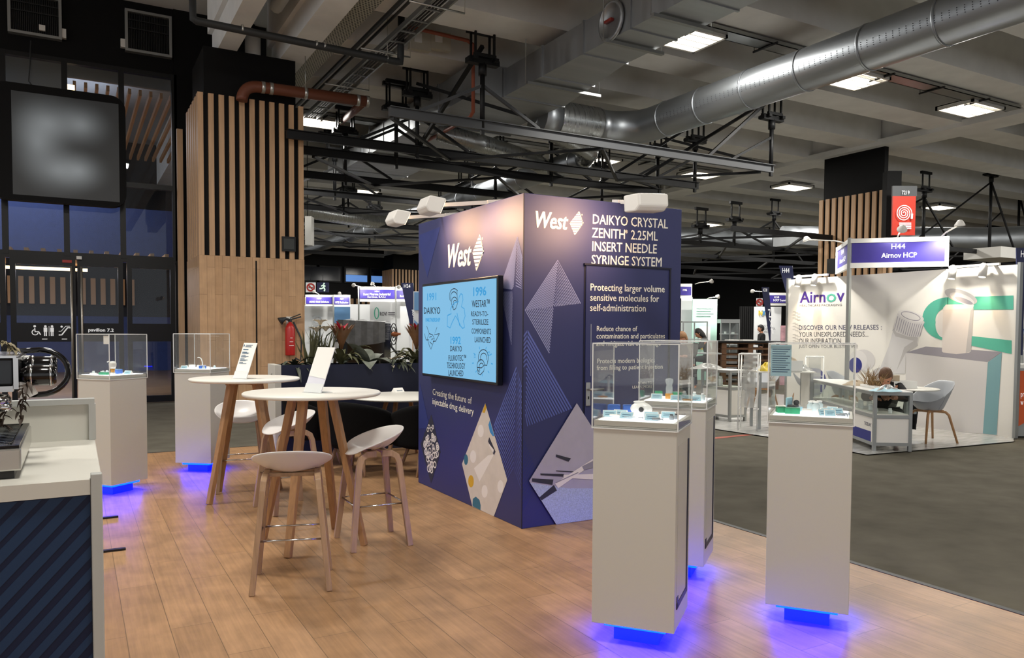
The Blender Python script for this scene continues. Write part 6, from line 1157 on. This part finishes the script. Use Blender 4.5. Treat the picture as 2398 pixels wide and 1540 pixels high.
# wrapped crate
t, o = group_at('flight_case', 'tall black crate covered by a grey plastic sheet behind the planter', 'crate', 843, 19); q = MB(); FP(q, 792, 756, 900, 870, 19, 1.0, True); put(q, 'case', 'gloss_black', t, o); mat('dust_sheet', '6f7070', .35, noise=.25, nscale=6, bump=.6)
q = MB(); c1_, c2_ = PD(790, 748, 18.95), PD(902, 754, 18.95); dn = [28, 44, 58, 60, 57, 55, 53, 50, 46]
P_ = [c1_.lerp(c2_, k/8)+F0*(-.03*(k % 2)) for k in range(9)]; Qp = [p_-Vector((0, 0, dn[k]*19/1820)) for k, p_ in enumerate(P_)]; Rp = [p_+F0*1.05+Vector((0, 0, .05*(k % 2))) for k, p_ in enumerate(P_)]
q.add(P_+Qp+Rp, [(k, k+1, 9+k+1, 9+k) for k in range(8)]+[(k+1, k, 18+k, 18+k+1) for k in range(8)], False); put(q, 'dust_sheet', 'dust_sheet', t, o); q = MB(); FP(q, 851, 783, 873, 799, 18.97, .01); put(q, 'shipping_label', mat('label_orange', 'b8813e', .7), t, o)
q = MB(); FP(q, 800, 782, 807, 790, 18.96, .02); FP(q, 829, 786, 832, 796, 18.96, .02); FP(q, 883, 782, 886, 790, 18.96, .02); put(q, 'latch', 'plastic_grey', t, o)
t, o = group_at('information_board', 'narrow white board with black pictograms left of the crate', 'sign', 787, 18.5); q = MB(); FP(q, 781, 757, 792, 800, 18.5, .04, True); put(q, 'board', 'wall_lit', t, o); q = MB()
for k in range(4): FP(q, 783, 771+k*8, 786, 776+k*8, 18.48, .01); FP(q, 787, 771+k*8, 790.5, 776+k*8, 18.48, .01)
put(q, 'pictogram', 'rubber_dark', t, o)
t, o = group_at('pedestal_fan', 'wire cage pedestal fan standing right of the crate', 'fan', 925, 18); q = MB()
for r in (1., .66, .33): q.tube([PD(922+8*r*math.cos(k/16*2*PI), 782+25*r*math.sin(k/16*2*PI), 18) for k in range(17)], .012, 5)
q.tube([PD(916, 803, 18), PD(917, 812, 18), PD(930, 828, 18), PD(935, 838, 18)], .025, 6); put(q, 'cage', 'rubber_dark', t, o); q = MB(); q.ball(PD(925, 782, 18), .1, 10, 6, (1, .6, .6)); q.tube([PD(918, 780, 18), PD(938, 782, 18)], .03, 6); put(q, 'motor', mat('copper', 'a0603c', .4, .4), t, o)
p_ = PD(936, 820, 18); q = MB(); q.tube([(p_.x, p_.y, 0), (p_.x, p_.y, p_.z)], .03, 8).lathe([(.2, 0), (.2, .02), (0, .03)], (p_.x, p_.y, 0), 14); put(q, 'stand', 'alu', t, o)
# signs far down the hall
for px0, px1, kind, lab in ((716, 739, 0, 'white no smoking sign on the far wall, left of the green exit sign'), (742, 770, 1, 'dark exit sign with a pale running man, beside the no smoking sign'), (1772, 1786, 0, 'white no smoking sign on the far wall right of the black curtain')):
    d = 36 if px0 < 1000 else 34; y0_, y1_ = (661, 684) if px0 < 1000 else (698, 717); t, o = group_at('wall_sign', lab, 'sign', (px0+px1)/2, d); q = MB(); FP(q, px0, y0_, px1, y1_, d, .05); put(q, 'board', 'flag_navy' if kind else 'wall_lit', t, o); q = MB(); cx, cy, r = (px0+px1)/2, (y0_+y1_)/2, (y1_-y0_)*.36
    if kind: 
        for a, b in (((1.5, -7), (2, 0)), ((2, 0), (-3, 3)), ((-3, 3), (-8, 3)), ((2, 0), (5, 5)), ((5, 5), (3, 9)), ((1.5, -5), (-4, -3)), ((2, -5), (6, -2))): q.strip([PD(cx+a[0], cy+a[1], d-.02), PD(cx+b[0], cy+b[1], d-.02)], .06, -F0)
        q.poly([PD(cx+3+2*math.cos(k), cy-9+2*math.sin(k), d-.02) for k in range(6)]); put(q, 'running_man', mat('exit_green', 'cfe9d8', .5, emit=.5), t, o)
    else:
        q.strip([PD(cx+r*math.cos(k/14*2*PI), cy+r*math.sin(k/14*2*PI), d-.02) for k in range(15)], .07, -F0); q.strip([PD(cx-r*.7, cy-r*.7, d-.02), PD(cx+r*.7, cy+r*.7, d-.02)], .06, -F0); put(q, 'red_ring', 'red_sticker', t, o); q = MB(); FP(q, cx-r*.6, cy-1, cx+r*.6, cy+1, d-.012, .01); put(q, 'cigarette', 'rubber_dark', t, o)
    q = MB(); q.tube([PD(cx, y0_, d+.02), PD(cx, y0_-20, d+.02)], .01, 5); put(q, 'hanger', 'dark_steel', t, o)
# stands right of the tower
t, o = group_at('exhibition_stand', 'mint green stand panel right of the tower', 'exhibition stand', 1650, 24); q = MB(); FP(q, 1622, 700, 1680, 800, 24, .06, True); put(q, 'wall_panel', 'mint', t, o); q = MB(); FP(q, 1596, 696, 1622, 800, 24.6, .06, True); put(q, 'side_panel', 'wall_lit', t, o); q1, q2, q3 = MB(), MB(), MB(); header(q1, q2, q3, 1590, 664, 1621, 698, 23.8, (('H46', .3, .6, .35, .5),)); put(q1, 'fascia_frame', 'plastic_white', t, o); put(q2, 'fascia_panel', 'fascia_purple', t, o); put(q3, 'fascia_lettering', 'fascia_text', t, o)
q = MB()
for k in range(4): FP(q, 1634, 720+k*5.5, 1672-6*(k % 2), 722+k*5.5, 23.97, .01)
FP(q, 1638, 764, 1664, 800, 23.97, .01); put(q, 'wall_print', 'wall_lit', t, o); q = MB(); FP(q, 1641, 783, 1648, 818, 23.96, .01); put(q, 'yellow_print', 'bag_yellow', t, o)
arm_spot('arm spotlight over the mint green stand', PD(1628, 665, 23.8), PD(1666, 658, 23.2), PD(1645, 720, 24), 40); arm_spot('glaring arm spotlight right of the mint green stand', PD(1655, 700, 24), PD(1681, 694, 23.4), PD(1650, 740, 24), 70)
t, o = group_at('display_cabinet', 'tall aluminium glass display cabinet left of the person in black', 'display cabinet', 1712, 23); q = MB()
for x in (1688, 1709, 1731): FP(q, x, 748, x+2, 800, 23, .05, True)
FP(q, 1688, 747, 1733, 756, 23, .4); put(q, 'frame', 'alu', t, o); q = MB(); FP(q, 1690, 757, 1731, 800, 23.38, .02, True); put(q, 'back', 'foyer_grey', t, o); q = MB(); FP(q, 1691, 757, 1708, 825, 23.02, .01); FP(q, 1712, 757, 1730, 825, 23.02, .01); put(q, 'glass', 'case_glass', t, o)
for k, y in enumerate((781, 806)): q = MB(); FP(q, 1691, y, 1730, y+1.2, 23.05, .3); put(q, 'shelf', 'wall_lit', t, o)
q = MB(); FP(q, 1697, 776, 1701, 781, 23.1, .05); FP(q, 1713, 777, 1720, 781, 23.1, .05); FP(q, 1701, 800, 1718, 806, 23.1, .05); put(q, 'exhibit', 'plastic_white', t, o)
t, o = group_at('exhibition_stand', 'white stand panel with an orange and blue logo behind the person in black', 'exhibition stand', 1798, 27); q = MB(); FP(q, 1767, 718, 1830, 800, 27, .06, True); put(q, 'wall_panel', 'wall_lit', t, o); q1, q2, q3 = MB(), MB(), MB(); header(q1, q2, q3, 1798, 685, 1842, 715, 26.6, (('K38', .35, .6, .28, .42), ('NXP Semi', .3, .95, .5, .68))); put(q1, 'fascia_frame', 'plastic_white', t, o); put(q2, 'fascia_panel', 'fascia_purple', t, o); put(q3, 'fascia_lettering', 'fascia_text', t, o)
for s, x0_, x1_, m_ in (('N', 1777, 1785, 'bag_yellow'), ('X', 1785, 1793, 'print_sky'), ('P', 1793, 1800, 'bag_yellow')): q = MB(); text(q, s, PD(x0_, 738, 26.95), PD(x1_, 738, 26.95), PD(x0_, 727, 26.95), bold=.06); put(q, 'logo_lettering', m_, t, o)
q = MB(); text(q, 'MAKING THE\nWORLD SMARTER,\nSAFER AND\nSECURE', PD(1774, 786, 26.95), PD(1816, 786, 26.95), PD(1774, 760, 26.95)); put(q, 'wall_lettering', 'text_grey', t, o)
arm_spot('arm spotlight left of the K38 fascia', PD(1800, 685, 26.6), PD(1762, 681, 26), PD(1790, 740, 27), 60)
flag('slim dark blue blade flag between the person in black and the K38 fascia', PD(1792, 672, 24), .22, 1.7, .1, 'K38', 'NXP')
t, o = group_at('banner_wall', 'pink picture banner at the left edge of the bottle-picture wall', 'banner', 1835, 22); q = MB(); FP(q, 1829, 762, 1848, 800, 22, .04, True); put(q, 'panel', mat('pink_print', 'd9a9b3', .6, noise=.35, nscale=5), t, o)
t, o = group_at('black_curtain', 'black curtain wall behind the person in black', 'curtain', 1750, 29); q = MB()
for k in range(16): FP(q, 1733+k*2.4, 717, 1735.6+k*2.4, 800, 29-.05*(k % 2), .05, True)
put(q, 'cloth', 'coat_black', t, o)
# showcase frame before the mint stand
t, o = group_at('display_cabinet', 'low aluminium showcase frame before the mint green stand', 'display cabinet', 1630, 17); q = MB()
for x in (1600, 1626, 1656): FP(q, x, 753, x+2, 800, 17, .04, True)
FP(q, 1598, 752, 1658, 754.5, 17, .5); FP(q, 1598, 793, 1658, 795, 17, .5); FP(q, 1598, 826, 1690, 829, 17, .5); put(q, 'frame', 'alu', t, o)
# red hose reel sign hanging at column two
t, o = group_at('hanging_sign', 'red hose reel sign under a grey 7219 plate, beside the far slatted column', 'sign', 2117, 19.8); q = MB(); FP(q, 2091, 459, 2145, 550, 19.8, .06); put(q, 'red_board', mat('sign_red', 'c0331f', .5), t, o); q = MB(); FP(q, 2091, 435, 2148, 459, 19.8, .06); put(q, 'number_plate', mat('sign_grey', '4a4d50', .5), t, o); q = MB(); text(q, '7219', PD(2112, 455, 19.76), PD(2130, 455, 19.76), PD(2112, 446, 19.76)); put(q, 'lettering', 'fascia_text', t, o)
q = MB(); sp = []
for k in range(70): a = k/70*7.2*PI; r = 2+17*k/70; sp.append(PD(2117+r*math.cos(a+PI), 499+r*1.05*math.sin(a+PI), 19.76))
q.strip(sp, .021, -F0); q.strip([PD(2136, 500, 19.76), PD(2135, 512, 19.76)], .05, -F0)
for k in range(4): FP(q, 2106, 521+k*4, 2134, 523.5+k*4, 19.77, .01)
put(q, 'hose_symbol', 'fascia_text', t, o); q = MB(); FP(q, 2078, 400, 2112, 560, 20.2, .25); put(q, 'mounting_board', 'black_board', t, o); q = MB(); FP(q, 1944, 605, 1958, 640, 20.5, .2); put(q, 'control_box', 'dark_steel', t, o)
# neighbour counter at the right edge
t, o = group_at('info_counter', 'white counter with an orange front at the right picture edge', 'counter', 2390, 11.3); q = MB(); FP(q, 2372, 853, 2440, 862, 11.3, .5); put(q, 'worktop', 'plastic_white', t, o); q = MB(); FP(q, 2374, 862, 2440, 1022, 11.34, .45); put(q, 'frame', 'alu', t, o); q = MB(); q.prism([PD(2380, 1000, 11.33), PD(2440, 968, 11.33), PD(2440, 868, 11.33), PD(2386, 868, 11.33)], F0*.01); put(q, 'orange_panel', mat('orange_print', 'c9541c', .5), t, o); q = MB(); text(q, 'pr\nw', PD(2390, 948, 11.31), PD(2398, 948, 11.31), PD(2390, 920, 11.31)); put(q, 'lettering', 'fascia_text', t, o)
t, o = group_at('display_cabinet', 'white lit shelf cabinet with red and blue items at the right picture edge', 'display cabinet', 2390, 14); q = MB(); FP(q, 2378, 700, 2420, 852, 14.3, .04); FP(q, 2378, 760, 2420, 763, 14, .3); FP(q, 2378, 820, 2420, 823, 14, .3); put(q, 'shelf', 'wall_lit', t, o); q = MB(); FP(q, 2382, 765, 2388, 818, 14.1, .1); put(q, 'red_item', 'sign_red', t, o); q = MB(); FP(q, 2389, 770, 2398, 818, 14.1, .1); put(q, 'blue_item', 'box_blue', t, o)
FP(MB(), 0, 0, 1, 1, 1); q = MB(); FP(q, 2374, 852, 2420, 856, 14, .3, True); put(q, 'base', 'black_board', t, o)
# pale box lamp at the wood column, white banner
t, o = group_at('hanging_board', 'white hanging board just right of the slatted wood column', 'panel', 722, 22); q = MB(); FP(q, 714, 506, 729, 573, 22, .3); put(q, 'panel', 'white_metal', t, o); q = MB(); q.tube([PD(720, 506, 22.1), PD(720, 506, 22.1)+Vector((0, 0, 3.3))], .01, 5); put(q, 'hanger', 'dark_steel', t, o)
# ---------------------------------------------------------------- people
mat('skin', 'c48a6c', .55); mat('hair_brown', '5f4029', .6, noise=.35, nscale=30, stretch=(6, 6, 1)); mat('hair_black', '15110f', .6, noise=.3, nscale=30); mat('hair_blond', '8a6440', .6, noise=.35, nscale=30, stretch=(6, 6, 1)); mat('cloth_black', '0e0e11', .85, noise=.2, nscale=12); mat('cloth_grey', '4b4a48', .85, noise=.2, nscale=12); mat('shoe_dark', '111111', .5)
def skinned(name, pts, edges, m, parent, sub=2):
    me = bpy.data.meshes.new(name); me.from_pydata([p[0] for p in pts], edges, []); o = bpy.data.objects.new(name, me); COL.objects.link(o); o.parent = parent; me.materials.append(MATS[m])
    sk = o.modifiers.new('skin', 'SKIN'); sk.use_smooth_shade = True
    for v, p in zip(me.skin_vertices[0].data, pts): r = p[1]; v.radius = (r, r) if not isinstance(r, tuple) else r
    me.skin_vertices[0].data[0].use_root = True; s = o.modifiers.new('sub', 'SUBSURF'); s.levels = sub; s.render_levels = sub; return o
def person(label, loc, rz, J_, hair, top, trousers, long_hair=False, scale=1.):
    """J_ holds joint positions; body is one skinned figure, clothes sit over it"""
    t = thing('person', label, 'person', loc, rz); t.scale = (scale,)*3; g = {k: Vector(v) for k, v in J_.items()}
    P = [(g['pelvis'], .1), (g['waist'], .095), (g['chest'], .11), (g['neck'], .05), (g['skull'], .06)]; E_ = [(0, 1), (1, 2), (2, 3), (3, 4)]
    for s in 'lr':
        i = len(P); P += [(g['sh'+s], .055), (g['el'+s], .042), (g['wr'+s], .028)]; E_ += [(2, i), (i, i+1), (i+1, i+2)]
        d = (g['wr'+s]-g['el'+s]).normalized(); side = d.orthogonal().normalized(); pm = g['wr'+s]+d*.055; k = len(P); P.append((pm, .03)); E_.append((i+2, k))
        n = len(P); P += [(g['hip'+s], .085), (g['kn'+s], .055), (g['an'+s], .035), (g['toe'+s], .032)]; E_ += [(0, n), (n, n+1), (n+1, n+2), (n+2, n+3)]
    b = skinned('body', P, E_, 'skin', t)
    for s in 'lr':                                  # five fingers on each hand
        d = (g['wr'+s]-g['el'+s]).normalized(); side = Vector((d.y, -d.x, .2)).normalized(); nrm = d.cross(side).normalized(); pm = g['wr'+s]+d*.06; m = MB()
        for f in range(4): a = pm+side*(f-1.5)*.019+d*.015; L_ = (.06, .07, .066, .052)[f]; m.tube([a, a+d*L_*.5+nrm*.004, a+d*L_*.8+nrm*.02, a+d*L_*.95+nrm*.035], [.009, .0085, .008, .006], 6)
        a = pm-side*.032-d*.02; m.tube([a, a-side*.02+d*.025, a-side*.022+d*.05+nrm*.012], [.011, .01, .007], 6); m.build('fingers', 'skin', t)
    up = (g['skull']-g['neck']).normalized(); fw = g['face'].normalized(); fw = (fw-up*fw.dot(up)).normalized(); rt = fw.cross(up); M = Matrix((rt, fw, up)).transposed().to_4x4(); hc = g['skull']+up*.045
    def hp(x, y, z): return hc + rt*x + fw*y + up*z
    m = MB(); k0 = len(m.v); m.ball((0, 0, 0), 1, 18, 14); V = []
    for x, y, z in m.v:
        w = .078*(1-.22*max(0, -z)**1.5); jaw = .02*max(0, -z)*max(0, y); V.append(tuple(hp(x*w, y*.098+jaw, z*.122-.005)))
    m.v = V; m.ball(hp(0, .108, -.015), .017, 8, 6, (.8, 1, 1.2)); m.ball(hp(.078, -.005, -.01), .02, 8, 6, (.5, .8, 1.4)); m.ball(hp(-.078, -.005, -.01), .02, 8, 6, (.5, .8, 1.4)); m.build('head', 'skin', t)
    m = MB(); m.ball(hp(.03, .09, .015), .009, 8, 6); m.ball(hp(-.03, .09, .015), .009, 8, 6); m.build('eyes', 'hair_black', t); m = MB(); m.ball(hp(0, .096, -.062), .02, 8, 5, (1.1, .3, .3)); m.build('mouth', mat('lips', '9a5548', .5), t)
    m = MB(); m.ball((0, 0, 0), 1, 20, 14); V = []
    for x, y, z in m.v:
        r = 1.0; yy = y*.108-.012; zz = z*.128+.012
        if y > .35 and z < .35: yy = min(yy, .03); zz = max(zz, .02)
        if z < -.1 and y < .35: zz = zz*(1.0 if not long_hair else 1.9)-(.0 if not long_hair else .02)
        V.append(tuple(hp(x*.087, yy, zz)))
    m.v = V; m.build('hair', hair, t)
    q = [(g['pelvis'], (.155, .12)), (g['waist'], (.15, .115)), (g['chest'], (.17, .125)), (g['neck']-up*.03, .062)]; e = [(0, 1), (1, 2), (2, 3)]
    for s in 'lr': i = len(q); q += [(g['sh'+s], .075), (g['el'+s], .056), (g['wr'+s]-(g['wr'+s]-g['el'+s]).normalized()*.03, .042)]; e += [(2, i), (i, i+1), (i+1, i+2)]
    skinned('jacket', q, e, top, t); q = [(g['pelvis'], (.14, .115))]; e = []
    for s in 'lr': i = len(q); q += [(g['hip'+s], .1), (g['kn'+s], .072), (g['an'+s]+Vector((0, 0, .03)), .056)]; e += [(0, i), (i, i+1), (i+1, i+2)]
    skinned('trousers', q, e, trousers, t)
    for s in 'lr': skinned('shoe', [(g['an'+s]-Vector((0, 0, .02)), .045), ((g['an'+s]+g['toe'+s])/2, .045), (g['toe'+s], .04)], [(0, 1), (1, 2)], 'shoe_dark', t, 1)
    return t
def stand_pose(**k):
    j = dict(pelvis=(0, 0, .95), waist=(0, 0, 1.12), chest=(0, 0, 1.33), neck=(0, .0, 1.5), skull=(0, .02, 1.58), face=(0, 1, 0), shl=(-.18, 0, 1.4), shr=(.18, 0, 1.4), ell=(-.22, .02, 1.12), elr=(.22, .02, 1.12), wrl=(-.2, .16, .98), wrr=(.2, .16, .98),
             hipl=(-.09, 0, .9), hipr=(.09, 0, .9), knl=(-.1, .03, .5), knr=(.1, .03, .5), anl=(-.1, 0, .07), anr=(.1, 0, .07), toel=(-.11, .16, .035), toer=(.11, .16, .035)); j.update(k); return j
# man in black, seen from the side, looking left
p = PD(1783, 800, 26); person('person in a black suit with short dark hair, standing and facing left', (p.x, p.y, -.01), -YAW+PI/2, stand_pose(wrl=(-.14, .3, 1.12), wrr=(.14, .3, 1.12), face=(0, 1, -.15)), 'hair_black', 'cloth_black', 'cloth_black')
# two people bent over work at the mint stand
seat = dict(pelvis=(0, 0, .55), waist=(0, .06, .72), chest=(0, .12, .93), neck=(0, .2, 1.08), skull=(0, .26, 1.14), face=(0, 1, -.6), shl=(-.18, .13, 1.0), shr=(.18, .13, 1.0), ell=(-.24, .28, .8), elr=(.24, .28, .8), wrl=(-.12, .46, .82), wrr=(.12, .46, .82), hipl=(-.1, .02, .52), hipr=(.1, .02, .52), knl=(-.13, .42, .5), knr=(.13, .42, .5), anl=(-.12, .36, .08), anr=(.12, .36, .08), toel=(-.12, .52, .035), toer=(.12, .52, .035))
p = PD(1663, 800, 20); person('person with long dark hair sitting before the mint green panel', (p.x, p.y, -.01), -YAW+PI*.45, dict(seat, **{k: tuple(Vector(v)+Vector((0, 0, .3))) for k, v in seat.items() if k not in ('face', 'anl', 'anr', 'toel', 'toer')}), 'hair_black', 'cloth_grey', 'cloth_black', True)
p = PD(1612, 800, 15.5); person('person with brown hair half hidden behind the right edge of the tower', (p.x, p.y, -.01), -YAW+PI*.8, dict(seat, **{k: tuple(Vector(v)+Vector((0, 0, .22))) for k, v in seat.items() if k not in ('face', 'anl', 'anr', 'toel', 'toer')}), 'hair_blond', 'cloth_grey', 'cloth_black', True)
# person crouching behind the corner showcase, reaching into it
p = PD(2072, 940, 10.85); cr = dict(pelvis=(0, -.05, .38), waist=(0, .05, .52), chest=(0, .16, .7), neck=(0, .24, .83), skull=(0, .29, .87), face=(0, .45, -.9), shl=(-.17, .17, .76), shr=(.17, .17, .76), ell=(-.27, .36, .62), elr=(.26, .3, .6), wrl=(-.1, .56, .64), wrr=(.14, .48, .62), hipl=(-.1, 0, .36), hipr=(.1, 0, .36), knl=(-.17, .34, .44), knr=(.17, .3, .44), anl=(-.14, .02, .08), anr=(.14, .02, .08), toel=(-.15, .18, .035), toer=(.15, .18, .035))
person('person with brown hair in dark clothes crouching behind the corner showcase', (p.x, p.y, 0), -YAW+PI*.86, cr, 'hair_brown', 'cloth_black', 'cloth_black', False, 1.02)
# stools under the two seated people
for px, d, up, lab in ((1663, 20, .3, 'round work stool under the person with long dark hair'), (1612, 15.5, .22, 'round work stool under the person half hidden by the tower')):
    p = PD(px, 800, d); t = thing('work_stool', lab, 'stool', (p.x, p.y, -.011), 0, 'round work stools'); z = .55+up-.1
    MB().lathe([(0, z-.05), (.17, z-.05), (.18, z-.03), (.17, z), (0, z)], n=20).build('seat', 'rubber_dark', t); MB().lathe([(.2, 0), (.2, .02), (.03, .04), (.025, z-.05), (0, z-.05)], n=20).build('base', 'chrome', t)
